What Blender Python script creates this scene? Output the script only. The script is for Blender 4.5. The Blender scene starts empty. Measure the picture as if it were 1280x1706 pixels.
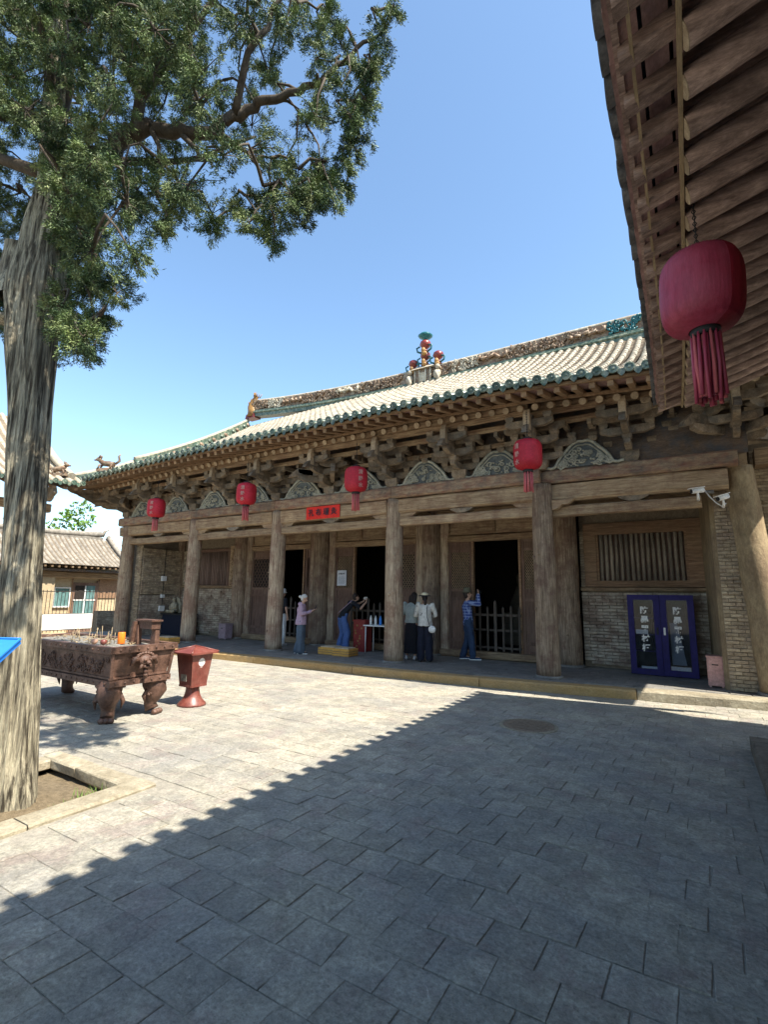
import bpy, math, random
import numpy as np
from mathutils import Vector, Matrix, noise
R = math.radians
random.seed(7)
scene = bpy.context.scene
C = scene.collection

# ------------------------------------------------------------------ camera
cam_d = bpy.data.cameras.new('camera')
cam = bpy.data.objects.new('camera', cam_d)
C.objects.link(cam)
RW = ((0.84816923, 0.52953042, 0.01436994), (0.07424056, -0.14568587, 0.98654142), (0.52449718, -0.83568724, -0.16287891))
m = Matrix(RW).transposed().to_4x4()
m.translation = (0, 0, 1.72)
cam.matrix_world = m
cam_d.sensor_fit = 'VERTICAL'; cam_d.sensor_height = 36.0
cam_d.lens = 36.0 * 835.0 / 1706.0
cam_d.clip_start = 0.05; cam_d.clip_end = 2000
scene.camera = cam

# ------------------------------------------------------------------ light
SUN = Vector((0.66, -0.09, 1.0)).normalized()
elev = math.asin(SUN.z)
world = bpy.data.worlds.new('World'); scene.world = world
world.use_nodes = True
nt = world.node_tree
bg = nt.nodes['Background']
sky = nt.nodes.new('ShaderNodeTexSky'); sky.sky_type = 'NISHITA'; sky.sun_disc = False
sky.sun_elevation = elev; sky.sun_rotation = math.atan2(SUN.x, SUN.y)
sky.air_density = 1.0; sky.dust_density = 1.3; sky.ozone_density = 0.8; sky.altitude = 700
tn = nt.nodes.new('ShaderNodeMix'); tn.data_type = 'RGBA'; tn.blend_type = 'MULTIPLY'; tn.inputs[0].default_value = 1; tn.inputs[7].default_value = (.90, 1.0, .99, 1)
nt.links.new(sky.outputs[0], tn.inputs[6]); nt.links.new(tn.outputs[2], bg.inputs[0]); bg.inputs[1].default_value = 0.15
sl = bpy.data.lights.new('sun', 'SUN'); sl.energy = 5.0; sl.angle = R(0.5); sl.color = (1.0, 0.94, 0.83)
so = bpy.data.objects.new('sun', sl); C.objects.link(so)
so.rotation_euler = SUN.to_track_quat('Z', 'Y').to_euler(); so.location = (10, -3, 20)
scene.view_settings.view_transform = 'Standard'; scene.view_settings.look = 'None'
scene.view_settings.exposure = 1.22; scene.view_settings.gamma = 1.0
scene.view_settings.use_curve_mapping = False
scene.render.engine = 'CYCLES'
scene.cycles.use_denoising = True
scene.cycles.max_bounces = 6; scene.cycles.diffuse_bounces = 4
scene.cycles.sample_clamp_indirect = 8

# ------------------------------------------------------------------ materials
def mat(name, c1, c2, c4=None, c4s=2.5, c4r=(.5, .6), c4a=.6, c5=None, c5s=20, c5r=(.62, .68), c5a=.6, scale=(6, 6, 6), rough=0.85, bump=0.3, bscale=None, rand=0.15, c3=None, sscale=1.2, samt=0.5,
        metal=0.0, spec=0.3, detail=6, dist=0.0, alpha=None, bdist=0.01, coat=0.0, smin=0.45, smax=0.65, obj=False, ramp=(0.32, 0.68), fine=0.3):
    m = bpy.data.materials.new(name); m.use_nodes = True
    t = m.node_tree; N = t.nodes; L = t.links
    b = N['Principled BSDF']
    g = N.new('ShaderNodeNewGeometry')
    if obj:
        tc = N.new('ShaderNodeTexCoord'); pos = tc.outputs['Object']
    else:
        pos = g.outputs['Position']
    mp = N.new('ShaderNodeVectorMath'); mp.operation = 'MULTIPLY'; mp.inputs[1].default_value = scale
    L.new(pos, mp.inputs[0])
    n1 = N.new('ShaderNodeTexNoise'); n1.inputs['Scale'].default_value = 1; n1.inputs['Detail'].default_value = detail
    n1.inputs['Roughness'].default_value = 0.65; n1.inputs['Distortion'].default_value = dist
    L.new(mp.outputs[0], n1.inputs['Vector'])
    r = N.new('ShaderNodeValToRGB'); r.color_ramp.elements[0].position = ramp[0]; r.color_ramp.elements[1].position = ramp[1]
    r.color_ramp.elements[0].color = (*c1, 1); r.color_ramp.elements[1].color = (*c2, 1)
    L.new(n1.outputs['Fac'], r.inputs[0]); col = r.outputs[0]
    if c3:
        n2 = N.new('ShaderNodeTexNoise'); n2.inputs['Scale'].default_value = sscale; n2.inputs['Detail'].default_value = 5
        n2.inputs['Roughness'].default_value = 0.7
        L.new(pos, n2.inputs['Vector'])
        r2 = N.new('ShaderNodeValToRGB'); r2.color_ramp.elements[0].position = smin; r2.color_ramp.elements[1].position = smax
        L.new(n2.outputs['Fac'], r2.inputs[0])
        ma = N.new('ShaderNodeMath'); ma.operation = 'MULTIPLY'; ma.inputs[1].default_value = samt; L.new(r2.outputs[0], ma.inputs[0])
        mx = N.new('ShaderNodeMix'); mx.data_type = 'RGBA'; L.new(ma.outputs[0], mx.inputs[0]); L.new(col, mx.inputs[6])
        mx.inputs[7].default_value = (*c3, 1); col = mx.outputs[2]
    for cc, cs, cr, ca in ((c4, c4s, c4r, c4a), (c5, c5s, c5r, c5a)):
        if not cc: continue
        n4 = N.new('ShaderNodeTexNoise'); n4.inputs['Scale'].default_value = cs; n4.inputs['Detail'].default_value = 6; n4.inputs['Roughness'].default_value = 0.72; n4.inputs['Distortion'].default_value = .6
        L.new(pos, n4.inputs['Vector'])
        r4 = N.new('ShaderNodeMapRange'); r4.inputs[1].default_value = cr[0]; r4.inputs[2].default_value = cr[1]; r4.inputs[4].default_value = ca; L.new(n4.outputs['Fac'], r4.inputs[0])
        m4 = N.new('ShaderNodeMix'); m4.data_type = 'RGBA'; L.new(r4.outputs[0], m4.inputs[0]); L.new(col, m4.inputs[6]); m4.inputs[7].default_value = (*cc, 1); col = m4.outputs[2]
    if fine > 0 and bump > 0:
        n3 = N.new('ShaderNodeTexNoise'); n3.inputs['Scale'].default_value = 5.5; n3.inputs['Detail'].default_value = 5; n3.inputs['Roughness'].default_value = 0.75
        L.new(mp.outputs[0], n3.inputs['Vector'])
        f1 = N.new('ShaderNodeMapRange'); f1.inputs[1].default_value = .3; f1.inputs[2].default_value = .7; f1.inputs[3].default_value = 1 - fine; f1.inputs[4].default_value = 1 + fine * .8
        L.new(n3.outputs['Fac'], f1.inputs[0])
        h3 = N.new('ShaderNodeHueSaturation'); L.new(f1.outputs[0], h3.inputs['Value']); L.new(col, h3.inputs['Color']); col = h3.outputs[0]
    if rand > 0:
        oi = N.new('ShaderNodeObjectInfo')
        ad = N.new('ShaderNodeMath'); ad.operation = 'ADD'; L.new(oi.outputs['Random'], ad.inputs[0]); L.new(g.outputs['Random Per Island'], ad.inputs[1])
        fr = N.new('ShaderNodeMath'); fr.operation = 'FRACT'; L.new(ad.outputs[0], fr.inputs[0])
        mr = N.new('ShaderNodeMapRange'); mr.inputs[3].default_value = 1 - rand; mr.inputs[4].default_value = 1 + rand
        L.new(fr.outputs[0], mr.inputs[0])
        hv = N.new('ShaderNodeHueSaturation'); L.new(mr.outputs[0], hv.inputs['Value']); L.new(col, hv.inputs['Color'])
        col = hv.outputs[0]
    L.new(col, b.inputs['Base Color'])
    b.inputs['Roughness'].default_value = rough; b.inputs['Metallic'].default_value = metal
    b.inputs['Specular IOR Level'].default_value = spec
    if coat: b.inputs['Coat Weight'].default_value = coat
    if bump > 0:
        nb = N.new('ShaderNodeTexNoise'); nb.inputs['Scale'].default_value = 1; nb.inputs['Detail'].default_value = 8
        nb.inputs['Roughness'].default_value = 0.7
        m2 = N.new('ShaderNodeVectorMath'); m2.operation = 'MULTIPLY'; m2.inputs[1].default_value = bscale or tuple(2.2 * s for s in scale)
        L.new(pos, m2.inputs[0]); L.new(m2.outputs[0], nb.inputs['Vector'])
        bp = N.new('ShaderNodeBump'); bp.inputs['Strength'].default_value = bump; bp.inputs['Distance'].default_value = bdist
        L.new(nb.outputs['Fac'], bp.inputs['Height']); L.new(bp.outputs[0], b.inputs['Normal'])
    return m

def wood(name, a, b, axis='x', c3=None, **k):
    s = {'x': (2.2, 28, 28), 'y': (28, 2.2, 28), 'z': (28, 28, 2.2)}[axis]
    k.setdefault('bump', 1.0); k.setdefault('bdist', 0.022); k.setdefault('rand', 0.16)
    return mat(name, a, b, scale=s, c3=c3, **k)

M = {}
WL, WD = (0.42, 0.30, 0.18), (0.15, 0.095, 0.055)
M['wood_x'] = wood('weathered_timber_horizontal', WD, WL, 'x', c3=(0.15, 0.075, 0.05), samt=.5, sscale=2.2)
M['wood_beam'] = wood('bleached_timber_beam', (0.22, 0.145, 0.085), (0.50, 0.37, 0.23), 'x', c3=(0.17, 0.085, 0.055), samt=.6, sscale=2.6)
M['wood_paint'] = mat('flaking_painted_timber', (0.20, 0.085, 0.06), (0.38, 0.29, 0.185), scale=(3.2, 9, 14), c3=(0.1, 0.1, 0.09), samt=.6, sscale=4, bump=.6, bdist=.012)
M['wood_y'] = wood('weathered_timber_crosswise', WD, WL, 'y')
M['wood_z'] = wood('weathered_timber_column', (0.17, 0.115, 0.075), (0.56, 0.44, 0.31), 'z', c3=(0.21, 0.115, 0.08), samt=.7, sscale=1.9, smin=.46, smax=.6)
M['wood_z2'] = wood('dark_timber_column', (0.14, 0.095, 0.062), (0.46, 0.345, 0.24), 'z', c3=(0.15, 0.08, 0.06), samt=.65, sscale=2.4, smin=.46, smax=.6)
M['gatewood'] = wood('dark_gate_timber', (0.05, 0.04, 0.033), (0.12, 0.095, 0.075), 'z')
M['plaster_col'] = mat('sandy_plaster', (0.23, 0.165, 0.095), (0.38, 0.29, 0.17), scale=(5, 5, 2), c3=(0.16, 0.10, 0.065), samt=.6, bump=1, bscale=(22, 22, 14), bdist=.015, rand=0)
M['bracket'] = mat('weathered_bracket_timber', (0.12, 0.09, 0.062), (0.32, 0.245, 0.165), scale=(7, 7, 7), c3=(0.09, 0.11, 0.115), samt=.5, sscale=2.5, bump=.6, rand=.22)
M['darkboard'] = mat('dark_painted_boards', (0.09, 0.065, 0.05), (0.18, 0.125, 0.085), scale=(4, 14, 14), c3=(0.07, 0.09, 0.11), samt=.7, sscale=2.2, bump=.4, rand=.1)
M['cloud'] = mat('grey_green_carved_relief', (0.24, 0.235, 0.185), (0.46, 0.44, 0.35), scale=(14, 14, 14), c3=(0.14, 0.18, 0.17), samt=.4, sscale=6, bump=.4, rand=.12)
M['cloudback'] = mat('slate_relief_ground', (0.08, 0.095, 0.1), (0.17, 0.18, 0.17), scale=(14, 14, 14), bump=.3, rand=.1)
M['reddoor'] = wood('dark_maroon_door_timber', (0.10, 0.055, 0.04), (0.22, 0.135, 0.10), 'z', c3=(0.2, 0.14, 0.1), samt=.35)
M['lattice'] = wood('tan_lattice_bars', (0.2, 0.13, 0.08), (0.40, 0.285, 0.18), 'z')
M['pane'] = mat('dark_lattice_backing', (0.012, 0.010, 0.009), (0.03, 0.022, 0.018), bump=0, rand=0)
M['redframe'] = wood('red_brown_window_frame', (0.18, 0.10, 0.06), (0.38, 0.235, 0.14), 'x', c3=(0.2, 0.14, 0.08), samt=.5)
M['bars'] = wood('pale_window_bars', (0.22, 0.18, 0.135), (0.40, 0.33, 0.255), 'z', c3=(0.15, 0.12, 0.10), samt=.5, sscale=3, rand=.25)
M['bars2'] = wood('dark_window_bars', (0.17, 0.11, 0.09), (0.3, 0.21, 0.17), 'z', rand=.2)
M['brick'] = mat('sandy_grey_brick', (0.27, 0.205, 0.13), (0.56, 0.45, 0.31), scale=(9, 9, 16), c3=(0.2, 0.14, 0.11), samt=.65, sscale=3.6, bump=.8, bscale=(30, 30, 50), bdist=.012, rand=.2)
M['brickgrey'] = mat('whitewashed_old_brick', (0.30, 0.235, 0.17), (0.58, 0.50, 0.39), scale=(5, 6, 22), c3=(0.21, 0.14, 0.105), samt=.8, sscale=2.9, smin=.45, smax=.58, bump=.9, bscale=(16, 30, 60), bdist=.016, rand=.15)
M['mortar'] = mat('brick_mortar', (0.17, 0.13, 0.09), (0.27, 0.215, 0.15), scale=(12, 12, 12), bump=.5, rand=0)
M['darkwall'] = mat('sooty_plaster_wall', (0.15, 0.125, 0.095), (0.24, 0.20, 0.15), scale=(3, 3, 14), c3=(0.1, 0.085, 0.07), samt=.6, bump=.5, rand=.05)
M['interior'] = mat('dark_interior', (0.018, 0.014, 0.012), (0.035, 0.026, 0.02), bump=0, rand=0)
M['tile'] = mat('sun_bleached_roof_tile', (0.27, 0.225, 0.16), (0.50, 0.45, 0.355), scale=(10, 10, 10), c3=(0.22, 0.155, 0.10), samt=.55, sscale=3.0, bump=.5, rand=.14, rough=.75)
M['pan'] = mat('dusty_pan_tile', (0.12, 0.09, 0.06), (0.22, 0.175, 0.12), scale=(8, 8, 8), c3=(0.08, 0.06, 0.04), samt=.5, bump=.5, rand=.15)
M['green'] = mat('green_glazed_tile', (0.02, 0.045, 0.031), (0.09, 0.135, 0.095), scale=(24, 24, 24), c3=(0.36, 0.36, 0.26), samt=.6, sscale=9, rough=.35, spec=.5, bump=.25, rand=.25)
M['ochre'] = mat('ochre_glaze', (0.22, 0.11, 0.03), (0.38, 0.22, 0.07), scale=(14, 14, 14), c3=(0.12, 0.05, 0.03), samt=.5, sscale=6, rough=.4, bump=.3, rand=.25)
M['brownglaze'] = mat('brown_glaze_relief', (0.09, 0.045, 0.028), (0.27, 0.18, 0.11), scale=(12, 12, 12), c3=(0.40, 0.36, 0.27), samt=.5, sscale=7, rough=.5, bump=.4, rand=.3)
M['redglaze'] = mat('dark_red_glaze', (0.15, 0.02, 0.018), (0.28, 0.05, 0.035), scale=(12, 12, 12), c3=(0.06, 0.02, 0.02), samt=.4, rough=.3, spec=.5, bump=.2, rand=.15)
M['teal'] = mat('teal_glaze', (0.008, 0.07, 0.085), (0.03, 0.16, 0.17), scale=(12, 12, 12), rough=.35, bump=.2, rand=.2)
M['ridgecap'] = mat('pale_ridge_cap', (0.32, 0.28, 0.20), (0.54, 0.49, 0.39), scale=(9, 9, 9), c3=(0.3, 0.2, 0.13), samt=.4, bump=.4, rand=.15)
M['raft'] = mat('warm_brown_rafter', (0.19, 0.115, 0.062), (0.36, 0.235, 0.135), scale=(14, 3, 14), c3=(0.2, 0.15, 0.1), samt=.5, bump=.5, rand=.2)
M['raftend'] = mat('pale_cut_timber', (0.30, 0.225, 0.15), (0.48, 0.39, 0.27), scale=(20, 20, 20), bump=.5, rand=.25)
M['sheath'] = mat('pinkish_roof_boards', (0.34, 0.20, 0.18), (0.56, 0.36, 0.32), scale=(6, 3, 6), c3=(0.11, 0.07, 0.055), samt=.5, sscale=1.8, bump=.4, rand=.14)
M['nraft'] = mat('near_eave_rafter_timber', (0.19, 0.13, 0.11), (0.58, 0.42, 0.35), scale=(2.4, 22, 22), c3=(0.11, 0.075, 0.06), samt=.6, sscale=3.2, bump=.8, bdist=.012, rand=.15)
M['lath'] = mat('pale_lath', (0.30, 0.22, 0.13), (0.44, 0.34, 0.21), scale=(20, 3, 20), bump=.4, rand=.1)
M['graytile'] = mat('grey_clay_tile', (0.15, 0.13, 0.105), (0.33, 0.295, 0.245), scale=(6, 6, 6), bump=.4, rand=.2)
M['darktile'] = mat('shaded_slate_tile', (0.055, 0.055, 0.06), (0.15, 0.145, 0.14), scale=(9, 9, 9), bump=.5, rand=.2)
M['red'] = mat('red_lantern_cloth', (0.36, 0.010, 0.022), (0.50, 0.022, 0.04), scale=(5, 5, 5), rough=.6, bump=.15, rand=.08, spec=.35)
M['faded'] = mat('faded_pink_tassel', (0.42, 0.07, 0.08), (0.60, 0.17, 0.17), scale=(60, 60, 3), rough=.8, bump=.3, rand=.2)
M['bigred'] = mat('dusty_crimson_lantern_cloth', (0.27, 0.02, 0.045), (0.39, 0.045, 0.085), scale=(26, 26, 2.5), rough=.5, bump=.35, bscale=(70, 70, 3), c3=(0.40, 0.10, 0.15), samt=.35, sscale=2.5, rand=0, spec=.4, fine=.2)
M['bigred_dark_side'] = mat('lantern_cloth_darker_side', (0.20, 0.008, 0.02), (0.30, 0.015, 0.035), scale=(26, 26, 2.5), rough=.7, bump=.35, bscale=(70, 70, 3), rand=0)  # right side of the big lantern: its lighting painted in as darker cloth
M['darkkerb'] = mat('dull_brown_kerb_stone', (0.10, 0.085, 0.065), (0.19, 0.16, 0.12), scale=(6, 6, 6), bump=.9, bdist=.02, rand=.1)
M['black'] = mat('black_metal', (0.012, 0.012, 0.014), (0.03, 0.03, 0.03), rough=.6, bump=0, rand=0)
M['gold'] = mat('faded_gold_print', (0.40, 0.19, 0.17), (0.5, 0.27, 0.22), bump=0, rand=0)
M['stone'] = mat('pale_kerb_stone', (0.25, 0.21, 0.14), (0.42, 0.37, 0.27), scale=(7, 7, 7), c3=(0.2, 0.16, 0.11), samt=.5, bump=1, bscale=(20, 20, 20), bdist=.02, rand=.1)
M['kerbpaint'] = mat('tan_painted_kerb', (0.36, 0.225, 0.085), (0.46, 0.30, 0.13), scale=(5, 9, 9), c3=(0.33, 0.25, 0.15), samt=.5, bump=.5, rand=.07)
M['slab'] = mat('worn_grey_court_paving', (0.265, 0.24, 0.185), (0.47, 0.43, 0.34), scale=(7, 7, 7), c3=(0.19, 0.19, 0.19), samt=.55, sscale=.9, c4=(0.27, 0.20, 0.18), c4s=2.3, c4r=(.52, .64), c4a=.45, c5=(0.60, 0.56, 0.46), c5s=9, c5r=(.63, .70), c5a=.6, bump=1.0, bscale=(13, 13, 13), bdist=.035, rand=.10, rough=.8, smin=.4, smax=.62, detail=10, dist=.8, fine=.38)
M['joint'] = mat('dusty_joint_sand', (0.21, 0.19, 0.155), (0.34, 0.31, 0.25), scale=(12, 12, 12), bump=.8, rand=0)
M['porch'] = mat('grey_porch_floor_tile', (0.15, 0.14, 0.13), (0.24, 0.225, 0.20), scale=(5, 5, 5), c3=(0.26, 0.23, 0.18), samt=.35, bump=.4, rand=.1, rough=.75)
M['soil'] = mat('dry_soil', (0.16, 0.12, 0.07), (0.30, 0.23, 0.14), scale=(20, 20, 20), bump=1, bdist=.04, rand=0)
M['earth'] = mat('packed_earth', (0.25, 0.21, 0.16), (0.36, 0.31, 0.24), scale=(.5, .5, .5), bump=.4, rand=0)
M['bark'] = mat('stringy_cypress_bark', (0.06, 0.048, 0.032), (0.62, 0.55, 0.39), scale=(32, 32, 1.3), c3=(0.16, 0.135, 0.09), samt=.45, sscale=1.9, bump=1.0, bscale=(42, 42, 1.8), bdist=.06, rand=0, dist=.15, ramp=(.40, .60), fine=.45)
M['twig'] = mat('dark_twig_bark', (0.045, 0.033, 0.022), (0.11, 0.085, 0.06), scale=(20, 20, 8), bump=.5, rand=.1)
M['leaf'] = mat('cypress_foliage', (0.022, 0.05, 0.016), (0.13, 0.185, 0.055), scale=(4, 4, 4), ramp=(.42, .60), c3=(0.34, 0.38, 0.16), samt=.6, smin=.5, smax=.62, sscale=4.5, bump=0, rand=.4, rough=.6)  # pale noise patches put the crown's bright highlights into the leaf colour
M['leaf2'] = mat('bright_green_foliage', (0.08, 0.16, 0.02), (0.16, 0.26, 0.05), bump=0, rand=.3)
M['grass'] = mat('green_weeds', (0.07, 0.13, 0.02), (0.15, 0.22, 0.06), bump=0, rand=.3)
M['bronze'] = mat('rust_brown_cast_iron', (0.055, 0.028, 0.02), (0.13, 0.068, 0.045), scale=(18, 18, 18), c3=(0.25, 0.14, 0.10), samt=.5, sscale=7, rough=.5, bump=.9, rand=.06, spec=.4)
M['redclay'] = mat('red_painted_clay_bin', (0.12, 0.028, 0.02), (0.19, 0.048, 0.034), scale=(7, 7, 3), c3=(0.27, 0.12, 0.09), samt=.5, sscale=4, rough=.4, bump=.25, rand=.05, spec=.5)
M['ash'] = mat('incense_ash', (0.13, 0.12, 0.10), (0.32, 0.3, 0.26), scale=(14, 14, 14), bump=1, bdist=.03, rand=.1)
M['blue'] = mat('dark_blue_enamel', (0.016, 0.011, 0.085), (0.022, 0.015, 0.11), rough=.6, bump=.05, rand=0, spec=.25, scale=(3, 3, 3))
M['signblue'] = mat('bright_blue_sign', (0.02, 0.17, 0.60), (0.04, 0.25, 0.72), rough=.4, bump=0, rand=0, scale=(2, 2, 2))
M['pink'] = mat('dusty_pink_enamel', (0.50, 0.27, 0.24), (0.58, 0.34, 0.30), rough=.5, bump=.1, rand=0, scale=(4, 4, 4))
M['lilac'] = mat('greyish_lilac_enamel', (0.30, 0.22, 0.25), (0.38, 0.29, 0.32), rough=.5, bump=.1, rand=0)
M['yellow'] = mat('yellow_orange_kneeler', (0.58, 0.29, 0.055), (0.72, 0.40, 0.10), scale=(8, 8, 30), c3=(0.35, 0.17, 0.05), samt=.4, sscale=8, bump=.3, rand=.05)
M['buff'] = mat('buff_cushion', (0.45, 0.36, 0.24), (0.6, 0.48, 0.33), bump=.4, rand=0)
M['white'] = mat('white_paint', (0.68, 0.67, 0.64), (0.8, 0.79, 0.76), rough=.5, bump=.1, rand=0)
M['paper'] = mat('pale_notice_paper', (0.55, 0.57, 0.63), (0.64, 0.66, 0.70), rough=.6, bump=.1, rand=0)
M['ink'] = mat('dark_ink', (0.02, 0.025, 0.04), (0.05, 0.05, 0.06), bump=0, rand=0)
M['inkgrey'] = mat('small_print_grey', (0.22, 0.24, 0.30), (0.30, 0.32, 0.38), bump=0, rand=0)
M['banner'] = mat('scarlet_banner_cloth', (0.66, 0.02, 0.012), (0.78, 0.035, 0.02), rough=.6, bump=.3, rand=0, scale=(6, 6, 6))
M['drum'] = mat('maroon_lacquer', (0.17, 0.015, 0.015), (0.25, 0.03, 0.025), rough=.4, bump=.1, rand=0)
M['iron'] = mat('black_railing_iron', (0.02, 0.018, 0.016), (0.05, 0.04, 0.035), rough=.6, bump=.2, rand=0)
M['manhole'] = mat('dusty_cast_manhole', (0.16, 0.115, 0.08), (0.26, 0.195, 0.135), scale=(15, 15, 15), rough=.7, bump=.8, rand=0)
M['palewall'] = mat('ochre_brick_house_wall', (0.40, 0.31, 0.19), (0.52, 0.42, 0.27), scale=(5, 5, 16), c3=(0.3, 0.2, 0.13), samt=.4, bump=.4, rand=.12)
M['tealpane'] = mat('teal_curtained_pane', (0.06, 0.13, 0.13), (0.16, 0.27, 0.26), scale=(2, 8, 3), rough=.3, bump=0, rand=0)
M['orange'] = mat('orange_candle_cup', (0.80, 0.12, 0.015), (0.9, 0.25, 0.03), rough=.3, bump=0, rand=0)
M['skin'] = mat('skin', (0.50, 0.29, 0.20), (0.58, 0.36, 0.26), rough=.55, bump=.05, rand=0)
def cloth(n, a, b=None, **k):
    M[n] = mat('cloth_' + n, a, b or tuple(min(1, 1.25 * x) for x in a), scale=k.pop('scale', (8, 8, 5)), rough=.9, bump=k.pop('bump', .5), bscale=(14, 14, 7), bdist=.02, rand=0, **k)
cloth('mauve', (0.34, 0.24, 0.31)); cloth('slate', (0.075, 0.10, 0.13)); cloth('navyjean', (0.028, 0.048, 0.095)); cloth('jean', (0.075, 0.13, 0.30))
cloth('blackcloth', (0.014, 0.015, 0.02)); cloth('navy', (0.013, 0.015, 0.028)); cloth('sage', (0.33, 0.38, 0.36))
cloth('print', (0.52, 0.50, 0.46), (0.62, 0.60, 0.55), c3=(0.07, 0.06, 0.06), samt=.9, sscale=14, smin=.62, smax=.66)
cloth('creamcap', (0.68, 0.58, 0.38)); cloth('whitecloth', (0.62, 0.62, 0.60)); cloth('olive', (0.12, 0.11, 0.07))
M['hairblack'] = mat('black_hair', (0.012, 0.009, 0.008), (0.035, 0.022, 0.018), scale=(50, 50, 6), rough=.5, bump=.4, rand=0)
M['hairgrey'] = mat('grey_hair', (0.42, 0.40, 0.37), (0.62, 0.60, 0.56), scale=(50, 50, 6), rough=.7, bump=.4, rand=0)
# plaid shirt: two crossing band sets on blue
def plaid():
    m = mat('blue_plaid_cloth', (0.03, 0.055, 0.20), (0.05, 0.08, 0.28), rough=.9, bump=.4, rand=0, obj=True)
    t = m.node_tree; N = t.nodes; L = t.links; b = N['Principled BSDF']
    base = b.inputs['Base Color'].links[0].from_socket
    tc = N.new('ShaderNodeTexCoord')
    last = base
    for d, sc in (('X', 22.0), ('Z', 13.0)):
        w = N.new('ShaderNodeTexWave'); w.bands_direction = d; w.inputs['Scale'].default_value = sc / 3.0; w.inputs['Distortion'].default_value = .6
        L.new(tc.outputs['Object'], w.inputs['Vector'])
        r = N.new('ShaderNodeValToRGB'); r.color_ramp.elements[0].position = .72; r.color_ramp.elements[1].position = .85
        L.new(w.outputs['Fac'], r.inputs[0])
        ma = N.new('ShaderNodeMath'); ma.operation = 'MULTIPLY'; ma.inputs[1].default_value = .55; L.new(r.outputs[0], ma.inputs[0])
        mx = N.new('ShaderNodeMix'); mx.data_type = 'RGBA'; L.new(ma.outputs[0], mx.inputs[0]); L.new(last, mx.inputs[6]); mx.inputs[7].default_value = (.34, .42, .62, 1)
        last = mx.outputs[2]
    L.new(last, b.inputs['Base Color'])
    return m
M['plaid'] = plaid()
def glass():
    m = bpy.data.materials.new('cabinet_glass'); m.use_nodes = True
    b = m.node_tree.nodes['Principled BSDF']
    b.inputs['Base Color'].default_value = (.75, .8, .85, 1); b.inputs['Roughness'].default_value = .05
    b.inputs['Transmission Weight'].default_value = 1.0; b.inputs['IOR'].default_value = 1.3
    return m
M['glass'] = glass()

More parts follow.
